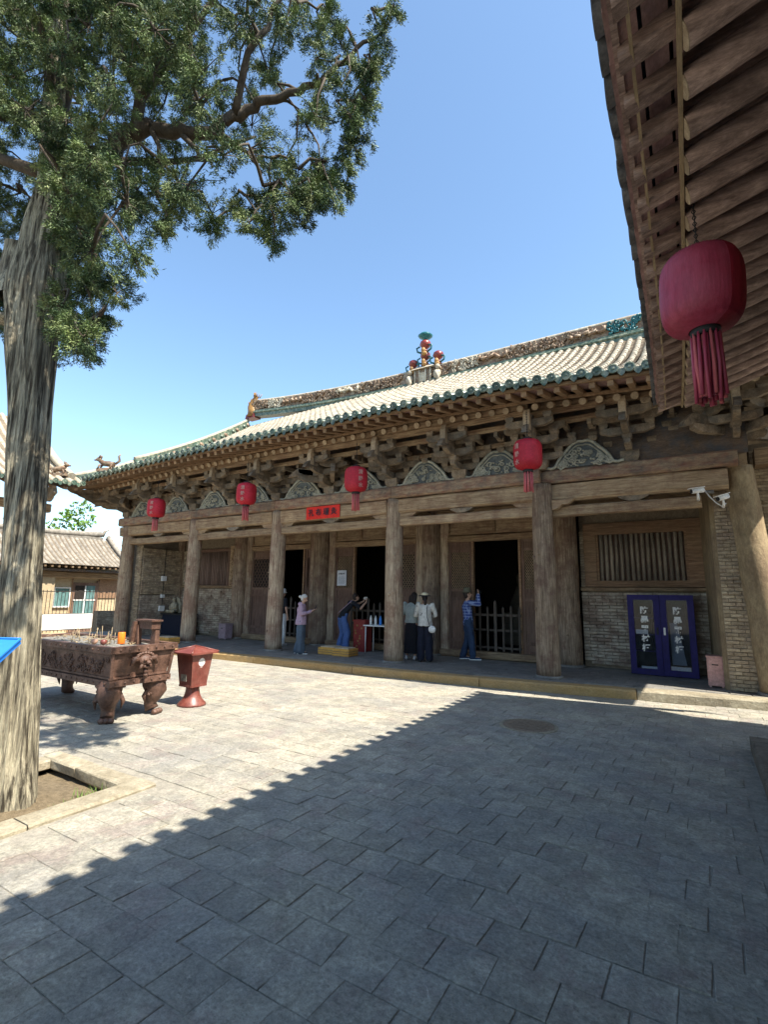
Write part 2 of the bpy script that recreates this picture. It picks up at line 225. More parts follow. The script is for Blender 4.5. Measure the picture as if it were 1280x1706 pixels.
# ------------------------------------------------------------------ mesh helpers
WP = {}
def V(*a): return Vector(a)
class MB:
    def __init__(s): s.v = []; s.f = []; s.sm = []
    def add(s, vs, fs, smooth=False):
        o = len(s.v); s.v += [tuple(p) for p in vs]
        for f in fs: s.f.append(tuple(i + o for i in f)); s.sm.append(smooth)
        return s
    def box(s, x0, x1, y0, y1, z0, z1):
        vs = [(x, y, z) for z in (z0, z1) for y in (y0, y1) for x in (x0, x1)]
        return s.add(vs, [(0, 2, 3, 1), (4, 5, 7, 6), (0, 1, 5, 4), (2, 6, 7, 3), (0, 4, 6, 2), (1, 3, 7, 5)])
    def bar(s, p0, p1, w, h, up=(0, 0, 1)):
        p0, p1 = Vector(p0), Vector(p1); d = (p1 - p0).normalized(); u = Vector(up)
        a = d.cross(u).normalized() * w / 2; b = a.cross(d).normalized() * h / 2
        vs = [p + i * a + j * b for p in (p0, p1) for i, j in ((-1, -1), (1, -1), (1, 1), (-1, 1))]
        return s.add(vs, [(0, 1, 2, 3), (7, 6, 5, 4), (0, 4, 5, 1), (1, 5, 6, 2), (2, 6, 7, 3), (3, 7, 4, 0)])
    def tube(s, pts, rad, n=8, cap=True, smooth=True):
        pts = [Vector(p) for p in pts]
        if not hasattr(rad, '__len__'): rad = [rad] * len(pts)
        o = len(s.v); prev = None; vs = []; fs = []
        for i, p in enumerate(pts):
            d = (pts[min(i + 1, len(pts) - 1)] - pts[max(i - 1, 0)])
            d = d.normalized() if d.length > 1e-9 else Vector((0, 0, 1))
            if prev is None:
                a = d.orthogonal().normalized()
            else:
                a = (prev - d * prev.dot(d)); a = a.normalized() if a.length > 1e-6 else d.orthogonal().normalized()
            prev = a; b = d.cross(a)
            for k in range(n):
                t = 2 * math.pi * k / n
                vs.append(p + (a * math.cos(t) + b * math.sin(t)) * rad[i])
        for i in range(len(pts) - 1):
            for k in range(n):
                k2 = (k + 1) % n
                fs.append((i * n + k, i * n + k2, (i + 1) * n + k2, (i + 1) * n + k))
        s.add(vs, fs, smooth)
        if cap:
            s.f.append(tuple(o + k for k in range(n))[::-1]); s.sm.append(False)
            q = o + (len(pts) - 1) * n
            s.f.append(tuple(q + k for k in range(n))); s.sm.append(False)
        return s
    def cyl(s, p0, p1, r0, r1=None, n=12, smooth=True): return s.tube([p0, p1], [r0, r0 if r1 is None else r1], n, True, smooth)
    def lathe(s, prof, c=(0, 0, 0), n=16, sx=1, sy=1, smooth=True):
        vs = []; fs = []
        for r, z in prof:
            for k in range(n):
                t = 2 * math.pi * k / n; vs.append((c[0] + r * sx * math.cos(t), c[1] + r * sy * math.sin(t), c[2] + z))
        for i in range(len(prof) - 1):
            for k in range(n):
                k2 = (k + 1) % n; fs.append((i * n + k, i * n + k2, (i + 1) * n + k2, (i + 1) * n + k))
        s.add(vs, fs, smooth)
        o = len(s.v) - len(vs)
        if prof[0][0] > 1e-4: s.f.append(tuple(o + k for k in range(n))[::-1]); s.sm.append(False)
        if prof[-1][0] > 1e-4: q = o + (len(prof) - 1) * n; s.f.append(tuple(q + k for k in range(n))); s.sm.append(False)
        return s
    def ball(s, c, rx, ry=None, rz=None, n=8, m=6):
        ry = ry or rx; rz = rz or rx
        prof = [(math.sin(math.pi * i / m), -math.cos(math.pi * i / m)) for i in range(m + 1)]
        prof[0] = (1e-5, -1); prof[-1] = (1e-5, 1)
        vs = []; fs = []
        for r, z in prof:
            for k in range(n):
                t = 2 * math.pi * k / n; vs.append((c[0] + r * rx * math.cos(t), c[1] + r * ry * math.sin(t), c[2] + z * rz))
        for i in range(m):
            for k in range(n):
                k2 = (k + 1) % n; fs.append((i * n + k, i * n + k2, (i + 1) * n + k2, (i + 1) * n + k))
        return s.add(vs, fs, True)
    def prism(s, poly, y0, y1, f=lambda a, b, y: (a, y, b)):
        n = len(poly)
        vs = [f(a, b, y0) for a, b in poly] + [f(a, b, y1) for a, b in poly]
        fs = [tuple(range(n)), tuple(range(2 * n - 1, n - 1, -1))] + [(i, i + n, (i + 1) % n + n, (i + 1) % n) for i in range(n)]
        return s.add(vs, fs)
    def frus(s, c, w0, d0, w1, d1, h):
        x, y, z = c
        vs = [(x + i * w / 2, y + j * d / 2, zz) for (w, d, zz) in ((w0, d0, z), (w1, d1, z + h)) for i, j in ((-1, -1), (1, -1), (1, 1), (-1, 1))]
        return s.add(vs, [(3, 2, 1, 0), (4, 5, 6, 7), (0, 1, 5, 4), (1, 2, 6, 5), (2, 3, 7, 6), (3, 0, 4, 7)])
    def rough(s, x0, x1, y0, y1, z0, z1, seg=.35, amp=.012, seed=0):
        """a long hewn beam along x: chamfered section, uneven faces"""
        n = max(2, int((x1 - x0) / seg)); ch = min(y1 - y0, z1 - z0) * .14; vs = []; fs = []
        for i in range(n + 1):
            x = x0 + (x1 - x0) * i / n
            sec = [(y0, z0 + ch), (y0 + ch, z0), (y1 - ch, z0), (y1, z0 + ch), (y1, z1 - ch), (y1 - ch, z1), (y0 + ch, z1), (y0, z1 - ch)]
            for q, (y, z) in enumerate(sec):
                d = noise.noise(V(x * 1.3 + seed * 7.1, q * 1.7, seed)) * amp
                vs.append((x, y + d, z + noise.noise(V(x * .9 + 5, q * 2.3, seed + 3)) * amp))
        for i in range(n):
            for k in range(8):
                k2 = (k + 1) % 8; fs.append((i * 8 + k, (i + 1) * 8 + k, (i + 1) * 8 + k2, i * 8 + k2))
        fs.append(tuple(range(8))); fs.append(tuple(range(n * 8 + 7, n * 8 - 1, -1)))
        return s.add(vs, fs)
    def mesh(s, name, mt):
        me = bpy.data.meshes.new(name)
        me.from_pydata(s.v, [], s.f); me.polygons.foreach_set('use_smooth', s.sm)
        me.materials.append(M[mt] if isinstance(mt, str) else mt); me.update()
        return me
    def build(s, name, mt, parent=None, at=None, local=False, **kw):
        """verts are in world space (or in the parent's space with local=True); at = world origin of the new object"""
        me = s.mesh(name, mt)
        if at is not None and not local:
            me.transform(Matrix.Translation(-Vector(at)))
        return place(name, me, parent, at, local, **kw)

def place(name, me, parent=None, at=None, local=False, rz=0, **kw):
    o = bpy.data.objects.new(name, me); C.objects.link(o)
    if local:
        o.parent = parent; o.location = at or (0, 0, 0); WP[o.name] = Vector(o.location) + (WP.get(parent.name, Vector()) if parent else Vector())
    else:
        w = Vector(at) if at is not None else Vector((0, 0, 0))
        o.parent = parent
        o.location = w - (WP.get(parent.name, Vector()) if parent else Vector())
        WP[o.name] = w
    if rz: o.rotation_euler.z = rz
    for k, v in kw.items(): o[k] = v
    return o

def thing(name, loc, label, cat, group=None, rz=0):
    o = bpy.data.objects.new(name, None); C.objects.link(o); o.empty_display_size = .2
    o.location = loc; o.rotation_euler.z = rz; WP[o.name] = Vector(loc)
    o['label'] = label; o['category'] = cat
    if group: o['group'] = group
    return o
def tag(o, label, cat, group=None):
    o['label'] = label; o['category'] = cat
    if group: o['group'] = group
    return o
def struct(o): o['kind'] = 'structure'; return o
def setmat(o, mt):
    o.material_slots[0].link = 'OBJECT'; o.material_slots[0].material = M[mt]; return o
def copy_tree(o, parent=None, loc=None, label=None):
    c = o.copy(); C.objects.link(c); c.parent = parent
    if loc is not None: c.location = loc
    if label: c['label'] = label
    WP[c.name] = Vector(c.location) + (WP.get(parent.name, Vector()) if parent else Vector())
    for ch in o.children: copy_tree(ch, c)
    return c
def smooth_noise(x, y, z, s): return noise.noise(V(x * s, y * s, z * s))

def text_obj(txt, mt, size, at, rx=R(90), rz=0, parent=None, name='lettering', vertical=False, ex=.002, local=False, width=1.0, bold=.0, step=1.12):
    mb = MB()
    for i, ch in enumerate(txt):
        cu = bpy.data.curves.new('t', 'FONT'); cu.body = ch; cu.size = size; cu.extrude = ex; cu.align_x = 'CENTER'; cu.align_y = 'CENTER'
        cu.resolution_u = 2; cu.offset = bold
        to = bpy.data.objects.new('t', cu)
        me = bpy.data.meshes.new_from_object(to)
        dx, dz = (0, -i * size * step) if vertical else ((i - (len(txt) - 1) / 2) * size * step, 0)
        mb.add([((v.co.x + dx) * width, v.co.y + dz, v.co.z) for v in me.vertices], [tuple(p.vertices) for p in me.polygons])
        bpy.data.objects.remove(to); bpy.data.curves.remove(cu); bpy.data.meshes.remove(me)
    me = mb.mesh(name, mt)
    me.transform(Matrix.Rotation(rz, 4, 'Z') @ Matrix.Rotation(rx, 4, 'X'))
    return place(name, me, parent, at, local)
# ------------------------------------------------------------------ ground
def infront(p):
    d = Vector(p) - Vector((0, 0, 1.72)); c = Matrix(RW) @ d
    if c.z > -.3: return None
    return (640 + 835 * c.x / -c.z, 853 - 835 * c.y / -c.z, -c.z)
KERB = [(-19.6, 8.85), (-13, 9.05), (-10.9, 9.15), (-5.8, 9.33), (-2.9, 9.62), (.8, 10.28), (2.9, 10.6), (6, 11.1)]
def kerb_y(x):
    for (a, b), (c, d) in zip(KERB, KERB[1:]):
        if x <= c: return b + (d - b) * max(0, (x - a)) / (c - a)
    return KERB[-1][1]
g = MB(); g.add([(-300, -300, -.32), (300, -300, -.32), (300, 300, -.32), (-300, 300, -.32)], [(0, 1, 2, 3)])
struct(g.build('ground', 'earth'))
TREE = (-5.03, 2.17); PL = (-5.93, -4.28, 1.25, 3.03)
g = MB()
for x0, x1, y0, y1 in ((-22, PL[0], -6, 16), (PL[1], 8, -6, 16), (PL[0], PL[1], -6, PL[2]), (PL[0], PL[1], PL[3], 16)):
    g.box(x0, x1, y0, y1, -.10, -.007)
court = struct(g.build('court_paving', 'joint', at=(-3, 3, 0)))
rng = random.Random(3)
SW, SD = .285, .262
def slab_geo(mb, x, y, w, d, r, z=0.0):
    j = .0005 + r.random() ** 3 * .006; a = w / 2 - j; b = d / 2 - j; h = z + r.uniform(-.002, .002); c = .003
    tx, ty = r.uniform(-.008, .008), r.uniform(-.008, .008)
    q = [(-a, -b), (a, -b), (a, b), (-a, b)]
    jj = [(r.uniform(-.006, .006), r.uniform(-.006, .006)) for _ in q]
    if r.random() < .22: k = r.randrange(4); jj[k] = (-q[k][0] * r.uniform(.06, .16), -q[k][1] * r.uniform(.06, .16))
    vs = [(x + px + e, y + py + f, h - .03) for (px, py), (e, f) in zip(q, jj)]
    vs += [(x + px + e, y + py + f, h - c + px * tx + py * ty) for (px, py), (e, f) in zip(q, jj)]
    vs += [(x + (px + e) * (1 - c / a), y + (py + f) * (1 - c / b), h + px * tx + py * ty) for (px, py), (e, f) in zip(q, jj)]
    fs = [(8, 9, 10, 11)]
    for i in range(4):
        k = (i + 1) % 4; fs += [(i, k, k + 4, i + 4), (i + 4, k + 4, k + 8, i + 8)]
    mb.add(vs, fs)
cells = []
row = 0; y = -3.0
while y < 11.2:
    off = (.5 if row % 2 else 0) * SW + rng.uniform(-.02, .02)
    x = -20.6 + off
    while x < 5.5:
        ok = y + SD / 2 < kerb_y(x) + .1
        if PL[0] - .12 < x < PL[1] + .12 and PL[2] - .1 < y < PL[3] + .1: ok = False
        if x > .2 and y < 7.66: ok = False
        if (x + 2.11) ** 2 + (y - 7.13) ** 2 < .40 ** 2: ok = False
        if ok: cells.append((x, y))
        x += SW
    y += SD; row += 1
vis = []
for c in cells:
    p = infront((c[0], c[1], 0))
    if p and -30 < p[0] < 1310 and p[1] < 1760: vis.append((p[2], c))
vis.sort(); near = set(c for _, c in vis[:300])
bank = []
for i in range(14):
    q = MB(); slab_geo(q, 0, 0, SW, SD, rng); bank.append(q.mesh('paving_slab', 'slab'))
for c in sorted(near):
    o = place('paving_slab', rng.choice(bank), court, at=(c[0], c[1], 0)); o.rotation_euler.z = math.pi * rng.randrange(2)
q = MB()
for c in cells:
    if c not in near: slab_geo(q, c[0], c[1], SW, SD, rng)
q.build('paving_slab', 'slab', court, kind='stuff')

# manhole
mh = thing('manhole_cover', (-2.11, 7.13, 0), 'round dusty brown manhole cover set flush in the shaded paving', 'manhole cover')
q = MB(); q.lathe([(.335, -.02), (.335, .004), (.30, .010), (.295, .006), (1e-4, .006)], (-2.11, 7.13, 0), 40, smooth=False)
for i in range(-3, 4):
    w = math.sqrt(.27 ** 2 - (i * .075) ** 2); q.box(-2.11 - w, -2.11 + w, 7.13 + i * .075 - .012, 7.13 + i * .075 + .012, .004, .012)
q.build('lid', 'manhole', mh)
q = MB(); q.lathe([(.345, -.02), (.345, .006), (.385, .004), (.39, -.02)], (-2.11, 7.13, 0), 40, smooth=False); q.build('rim', 'stone', mh)

# planter kerb and soil
pl = thing('tree_planter', ((PL[0] + PL[1]) / 2, (PL[2] + PL[3]) / 2, 0), 'square stone edged planting pit with dry soil round the cypress trunk', 'planter')
def kerbstone(x0, x1, y0, y1, z0, z1, sd, parent, mt='stone', name='kerb_stone', amp=.012):
    q = MB()
    if x1 - x0 >= y1 - y0: q.rough(x0, x1, y0, y1, z0, z1, .18, amp, sd)
    else:
        t = MB().rough(y0, y1, -x1, -x0, z0, z1, .18, amp, sd); q.add([(-b, a, c) for a, b, c in t.v], t.f)
    return q.build(name, mt, parent, at=((x0 + x1) / 2, (y0 + y1) / 2, z0))
for i, (a, b) in enumerate(((PL[2], 2.0), (2.01, PL[3]))): kerbstone(PL[1] - .24, PL[1], a, b, -.08, .020 + .006 * i, i, pl, amp=.018)
for i, (a, b) in enumerate(((PL[0], -5.3), (-5.29, PL[1] - .21))): kerbstone(a, b, PL[3] - .19, PL[3], -.08, .018, i + 4, pl, amp=.018)
kerbstone(PL[0], PL[0] + .19, PL[2], PL[3] - .2, -.08, .018, 8, pl)
kerbstone(PL[0] + .2, PL[1] - .21, PL[2], PL[2] + .19, -.08, .018, 9, pl)
q = MB(); n = 18; vs = []
for j in range(n + 1):
    for i in range(n + 1):
        x = PL[0] + .1 + (PL[1] - PL[0] - .2) * i / n; y = PL[2] + .1 + (PL[3] - PL[2] - .2) * j / n
        d = math.hypot(x - TREE[0], y - TREE[1]); vs.append((x, y, -.13 + .12 * math.exp(-(d / .45) ** 2) + .02 * noise.noise(V(x * 6, y * 6, 0))))
q.add(vs, [(j * (n + 1) + i, j * (n + 1) + i + 1, (j + 1) * (n + 1) + i + 1, (j + 1) * (n + 1) + i) for j in range(n) for i in range(n)], True)
q.build('soil', 'soil', pl)
q = MB()
for i in range(70):
    cx, cy = rng.choice([(-4.68, 2.75), (-4.85, 2.8), (-4.6, 2.35), (-4.75, 2.6)]); x = cx + rng.gauss(0, .07); y = cy + rng.gauss(0, .07); a = rng.uniform(0, 6.28); h = rng.uniform(.03, .11); l = rng.uniform(.02, .07)
    dx, dy = math.cos(a), math.sin(a)
    q.add([(x - dy * .006, y + dx * .006, -.1), (x + dy * .006, y - dx * .006, -.1), (x + dx * l, y + dy * l, -.1 + h)], [(0, 1, 2)])
q.build('weeds', 'grass', pl, kind='stuff')

# ------------------------------------------------------------------ main hall
HX = -8.25
hall = thing('main_hall', (HX, 12.6, .15), 'long weathered timber temple hall with bleached tiled roof and green glazed eaves', 'temple')
XC = [-17.7, -13.9, -10.2, -6.3, -2.68, .74]
def wy(x): return 0 if x < -2.7 else .35 * (x + 2.7) / 3.44
# platform: core, floor tiles, kerb stones
q = MB()
xs = [-19.6, -17, -14, -10.9, -8, -5.8, -2.9, -.5, .8, 3, 6]
for a, b in zip(xs, xs[1:]):
    ya, yb = kerb_y(a) + .3, kerb_y(b) + .3
    q.add([(a, ya, -.1), (b, yb, -.1), (b, 22, -.1), (a, 22, -.1), (a, ya, .138), (b, yb, .138), (b, 22, .138), (a, 22, .138)], [(0, 1, 5, 4), (4, 5, 6, 7), (3, 2, 1, 0), (1, 2, 6, 5), (3, 0, 4, 7), (2, 3, 7, 6)])
plat = q.build('platform', 'joint', hall)
q = MB(); row = 0; y = 9.1
while y < 12.4:
    x = -19.4 + (row % 2) * .16
    while x < 4:
        if y - .14 > kerb_y(x) + .3: slab_geo(q, x, y, .32, .28, rng, .150)
        x += .32
    y += .28; row += 1
q.build('floor_tile', 'porch', plat, kind='stuff')
KJ = [-19.55, -16.9, -14.1, -11.6, -9.55, -6.6, -3.75, -1.05, .95, 3.3, 5.9]
for i, (a, b) in enumerate(zip(KJ, KJ[1:])):
    ya, yb = kerb_y(a), kerb_y(b); L = math.hypot(b - a, yb - ya)
    rough = i >= 7
    t = MB().rough(0, L - .014, 0, .31, -.03, .155, .2, .022 if rough else .005, i * 3); ang = math.atan2(yb - ya, b - a)
    v = [(a + x * math.cos(ang) - y * math.sin(ang), ya + x * math.sin(ang) + y * math.cos(ang), z) for x, y, z in t.v]
    MB().add(v, t.f).build('kerb_stone', 'stone' if rough else 'kerbpaint', plat, at=(a, ya, 0), label='rough unpainted kerb stone' if rough else 'tan painted kerb stone')

# columns
def column(x, y, r0, r1, z1, mt, seed, name='column', lean=0, plinth=True):
    q = MB(); n = 18; rings = 26; vs = []; fs = []
    for i in range(rings + 1):
        t = i / rings; z = .19 + (z1 - .19) * t; r = r0 + (r1 - r0) * t
        for k in range(n):
            a = 2 * math.pi * k / n; d = 1 + .07 * noise.noise(V(math.cos(a) * 1.3 + seed * 3, math.sin(a) * 1.3, z * .9)) + .035 * noise.noise(V(math.cos(a) * 4, math.sin(a) * 4 + seed, z * 3))
            # drying cracks
            d -= .05 * max(0, 1 - abs(((a + .3 * noise.noise(V(z * .6, seed, 2)) - seed) % 2.1) - 1) / .12)
            vs.append((x + lean * t + r * d * math.cos(a), y + r * d * math.sin(a), z))
    for i in range(rings):
        for k in range(n):
            k2 = (k + 1) % n; fs.append((i * n + k, i * n + k2, (i + 1) * n + k2, (i + 1) * n + k))
    fs += [tuple(range(n))[::-1], tuple(range(rings * n, rings * n + n))]
    q.add(vs, fs, True)
    # knots
    rr = random.Random(seed)
    for _ in range(0 if mt == 'plaster_col' else 4):
        a = rr.uniform(-2.6, -.5); z = rr.uniform(.6, z1 - .3); r = r0 * .97
        q.ball((x + r * math.cos(a), y + r * math.sin(a), z), .03, .03, rr.uniform(.02, .05), 6, 4)
    o = q.build(name, mt, hall, at=(x, y, .15))
    if plinth:
        MB().lathe([(r0 * 1.14, .145), (r0 * 1.17, .17), (r0 * 1.1, .195), (1e-4, .195)], (x, y, 0), 20).build('plinth', 'porch', o, at=(x, y, .15))
    return o
for i, x in enumerate(XC[:5]): column(x, 10.55 + wy(x), .235, .205, 4.06, 'wood_z' if i != 4 else 'wood_z2', i + 1.3, lean=(.03, .02, .01, 0, -.02)[i])
column(1.0, 10.92, .27, .23, 4.1, 'plaster_col', 9.1, lean=-.26)
for i, x in enumerate(XC[:5]): column(x if i else -17.45, 12.55 + (wy(x)), .27, .25, 4.25, 'wood_z2', i + 21.3, name='inner_column')

# outer beams, one set per bay
for i in range(5):
    a, b = XC[i], XC[i + 1]; yc = 10.55 + (wy(a) + wy(b)) / 2
    if i == 0: a -= .38
    MB().rough(a + (.0 if i == 0 else .006), b - .006, yc - .22, yc + .2, 4.07, 4.36, .3, .014, i).build('upper_beam', 'wood_paint', hall, at=(a, yc, 4.07))
    MB().rough(a + (.0 if i == 0 else .17), b - .17, yc - .14, yc + .14, 3.70, 4.06, .3, .035, i + 10).build('main_beam', 'wood_beam', hall, at=(a, yc, 3.7))
    MB().rough(XC[i] + .17, b - (.17 if i < 4 else .6), yc - .09, yc + .09, 3.38, 3.59, .3, .022, i + 20).build('tie_beam', 'wood_beam', hall, at=(a, yc, 3.4))
    mx = (XC[i] + b) / 2
    MB().prism([(mx - .28, 3.70), (mx - .25, 3.66), (mx - .1, 3.595), (mx + .1, 3.595), (mx + .25, 3.66), (mx + .28, 3.70)], yc - .1, yc + .1).build('boat_block', 'bracket', hall, at=(mx, yc, 3.6))
    # back row
    MB().rough(a + .2, b - .2, 12.47 + wy(mx), 12.67 + wy(mx), 3.84, 4.05, .4, .015, i + 30).build('back_beam', 'wood_x', hall, at=(a, 12.5, 3.8))
for i, x in enumerate(XC[1:5]):
    q = MB(); t = MB().rough(10.6 + wy(x), 12.5 + wy(x), -.11, .11, 3.72, 3.98, .4, .02, i + 40); q.add([(x - b, a, c) for a, b, c in t.v], t.f); q.build('cross_beam', 'wood_y', hall, at=(x, 11.5, 3.8))
# carved shoulder blocks beside each column top
for i, x in enumerate(XC[1:5]):
    for s in (-1, 1):
        yc = 10.55 + wy(x); P = [(.2, 3.70), (.2, 3.50), (.32, 3.52), (.40, 3.60), (.52, 3.60), (.62, 3.68), (.66, 3.70)]
        P = [(x + s * u, w - .0) for u, w in P]
        if s < 0: P = P[::-1]
        MB().prism(P, yc - .07, yc + .07).build('carved_shoulder', 'wood_beam', hall, at=(x, yc, 3.6))

# porch ceiling/board strip behind brackets
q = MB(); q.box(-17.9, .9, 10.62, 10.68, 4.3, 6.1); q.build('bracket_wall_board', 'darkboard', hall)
q = MB(); q.box(-17.9, .9, 12.69, 12.74, 3.83, 6.4); q.box(-18.0, -17.9, 10.7, 12.7, 3.6, 5.9); q.build('upper_wall_board', 'darkwall', hall)

# ---- bracket sets
def arm(L, h, dpt, mtn='bracket', axis='x'):
    q = MB(); P = [(-L / 2, h), (-L / 2, h * .45), (-L / 2 + .03, h * .3), (-L / 2 + .09, .03), (-L / 2 + .17, 0), (L / 2 - .17, 0), (L / 2 - .09, .03), (L / 2 - .03, h * .3), (L / 2, h * .45), (L / 2, h)]
    if axis == 'x': q.prism(P, -dpt / 2, dpt / 2)
    else: q.prism([(a, b) for a, b in P][::-1], -dpt / 2, dpt / 2, f=lambda a, b, y: (y, a, b))
    return q.mesh('bracket_arm', 'bracket')
def block(w, h):
    q = MB(); q.frus((0, 0, 0), w * .74, w * .74, w, w, h * .42); q.box(-w / 2, w / 2, -w / 2, w / 2, h * .42 + .002, h); return q.mesh('bearing_block', 'bracket')
A = {k: arm(k, .15, .11) for k in (.72, .95, 1.25, 1.5)}
AY = {k: arm(k, .15, .11, axis='y') for k in (.8, 1.4, 1.9)}
B1 = block(.34, .2); B2 = block(.165, .1)
q = MB(); P = [(.3, .16), (-.95, .16), (-1.12, .02), (-1.2, -.10), (-1.05, -.07), (-.85, 0), (.3, 0)]
q.prism(P, -.055, .055, f=lambda a, b, y: (y, a, b)); BEAK = q.mesh('beak_arm', 'bracket')
q = MB(); q.box(-.06, .06, -.075, .045, 0, .30); q.prism([(-.075, .30), (.045, .30), (-.015, .42)], -.06, .06, f=lambda a, b, y: (y, a, b)); POST = q.mesh('bracket_post', 'raftend')
def bracket(x, y, z, big=False, fan=0):
    s = bpy.data.objects.new('bracket_set', B1); C.objects.link(s); s.parent = hall; s.rotation_euler.z = rng.uniform(-.012, .012); s.location = Vector((x, y, z)) - WP[hall.name]; WP[s.name] = Vector((x, y, z))
    def p(me, dx, dy, dz, rz=0, nm=None):
        o = place(nm or me.name.split('.')[0], me, s, at=(dx, dy, dz), local=True); o.rotation_euler.z = rz; return o
    p(A[.95], 0, 0, .202); p(AY[.8], 0, -.1, .203)
    for dx in (-.39, .39): p(B2, dx, 0, .354)
    p(B2, 0, -.42, .355)
    p(A[1.5], 0, .003, .456); p(A[.95], 0, -.42, .457); p(AY[1.4], 0, -.2, .4555)
    for dx in (-.66, .66, -.3, .3): p(B2, dx, .003, .608)
    for dx in (-.4, .4): p(B2, dx, -.42, .609)
    p(B2, 0, -.80, .6085)
    p(A[1.25], 0, -.42, .711); p(A[.95], 0, -.80, .7105); p(BEAK, 0, 0, .60, rz=0)
    p(POST, 0, -.93, .62)
    for dx in (-.38, 0, .38): p(B2, dx, -.80, .862)
    if fan:
        for r in (-fan, fan):
            p(AY[1.9], 0, 0, .46, rz=r); p(AY[1.9], 0, 0, .30, rz=r * .98); p(A[.72], -.6 * math.sin(-r), -.6 * math.cos(r), .62, rz=r)
            p(BEAK, 0, 0, .47, rz=r)
    return s
BZ = 4.362
for i, x in enumerate(XC): bracket(x, 10.5 + wy(x), BZ, fan=R(45) if i in (0, 5) else 0)
MIDS = [(XC[i] + XC[i + 1]) / 2 for i in range(5)]
for i, x in enumerate(MIDS): bracket(x, 10.5 + wy(x), BZ, fan=R(38) if i == 2 else 0)
# long boards linking the sets, and purlins under the rafters
for i in range(5):
    a, b = XC[i], XC[i + 1]; w = (wy(a) + wy(b)) / 2
    if i == 0: a -= 1.0
    MB().rough(a, b - .004, 9.66 + w, 9.75 + w, 5.33, 5.45, .5, .012, i + 50).build('hanging_board', 'wood_x', hall, at=(a, 9.7, 5.3))
    MB().rough(a, b - .004, 10.02 + w, 10.13 + w, 5.23, 5.34, .5, .012, i + 60).build('linking_beam', 'wood_beam', hall, at=(a, 10, 5.3))
    MB().rough(a, b - .004, 10.46 + w, 10.56 + w, 4.985, 5.10, .5, .012, i + 70).build('linking_beam', 'wood_beam', hall, at=(a, 10, 5))
    t = MB(); n = 10; t.tube([(a + (b - a) * k / n, 9.72 + w, 5.55 + .01 * noise.noise(V(a + k, 0, 0))) for k in range(n + 1)], .105, 10); t.build('purlin', 'wood_x', hall, at=(a, 9.7, 5.5))
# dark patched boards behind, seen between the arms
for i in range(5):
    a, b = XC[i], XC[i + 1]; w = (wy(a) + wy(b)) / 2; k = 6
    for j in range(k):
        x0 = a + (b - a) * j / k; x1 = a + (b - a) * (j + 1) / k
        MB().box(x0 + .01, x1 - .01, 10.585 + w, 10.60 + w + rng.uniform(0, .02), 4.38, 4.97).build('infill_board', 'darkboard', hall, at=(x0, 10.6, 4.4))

x = -17.6
while x < .6:
    for z, dy in ((4.86, -.02), (5.11, -.02)):
        if min(abs(x - c) for c in XC + MIDS) > .62: place('bearing_block', B2, hall, at=(x, 10.46 + dy + wy(x), z))
    MB().box(x - .04, x + .04, 10.05 + wy(x), 10.55 + wy(x), 5.12, 5.22).build('tie_strut', 'bracket', hall, at=(x, 10.3, 5.2))
    x += .47
# ---- carved cloud panels
def spiral(q, cx, cz, r, y, turns=1.4, a0=0, s=1, rad=.017, dx=0):
    pts = []; n = 13
    for i in range(n):
        t = i / (n - 1); a = a0 + s * turns * 2 * math.pi * t; rr = r * (1 - .85 * t)
        pts.append((cx + rr * math.cos(a), y - .02 * t, cz + rr * math.sin(a)))
    q.tube(pts, [rad * (1 - .5 * i / (n - 1)) for i in range(n)], 5)
def cloud_mesh(seed):
    r = random.Random(seed); q = MB()
    out = []
    n = 30
    for i in range(n + 1):
        t = -1 + 2 * i / n; h = .50 * max(0, 1 - (abs(t) / .74) ** 2.0) ** .9 + .035 * (1 - abs(t)) * 2 + .05 * abs(math.sin(t * 7.3)) * (1 - abs(t))
        if abs(t) > .93: h = .03
        out.append((t * .72, h))
    q.tube([(a, -.045, b) for a, b in out], .036, 6)
    q.tube([(a * .86, -.05, b * .84) for a, b in out[3:-3]], .018, 5)
    for i in range(34):
        t = r.uniform(-.8, .8); hm = .45 * max(0, 1 - (abs(t) / .74) ** 2.0) ** .9
        z = r.uniform(.03, max(.05, hm - .05)); spiral(q, t * .66, z, r.uniform(.04, .085), -.05, r.uniform(1, 1.6), r.uniform(0, 6.3), r.choice((-1, 1)), .022)
    for i in range(30):
        t = r.uniform(-.7, .7); hm = .43 * max(0, 1 - (abs(t) / .74) ** 2.0) ** .9; z = r.uniform(.02, max(.04, hm - .06))
        q.ball((t * .64, -.05, z), r.uniform(.018, .045), .03, r.uniform(.014, .03), 6, 4)
    me = q.mesh('cloud_scrollwork', 'cloud')
    b = MB(); b.prism([(-.72, 0)] + [(a, c * .98) for a, c in out][::1] + [(.72, 0)], -.035, .02)
    return me, b.mesh('cloud_panel', 'cloudback')
CL = [cloud_mesh(s) for s in (2, 5, 9)]
for i in range(5):
    for x in ((XC[i] * 1 + MIDS[i]) / 2, (XC[i + 1] + MIDS[i]) / 2):
        sc, bk = rng.choice(CL); k = (abs(XC[i + 1] - XC[i])) / 3.75 * .98
        o = place('cloud_panel', bk, hall, at=(x, 10.46 + wy(x), BZ)); o.scale = (k * 1.16, 1, .90)
        s = place('scrollwork', sc, o, at=(0, 0, 0), local=True)

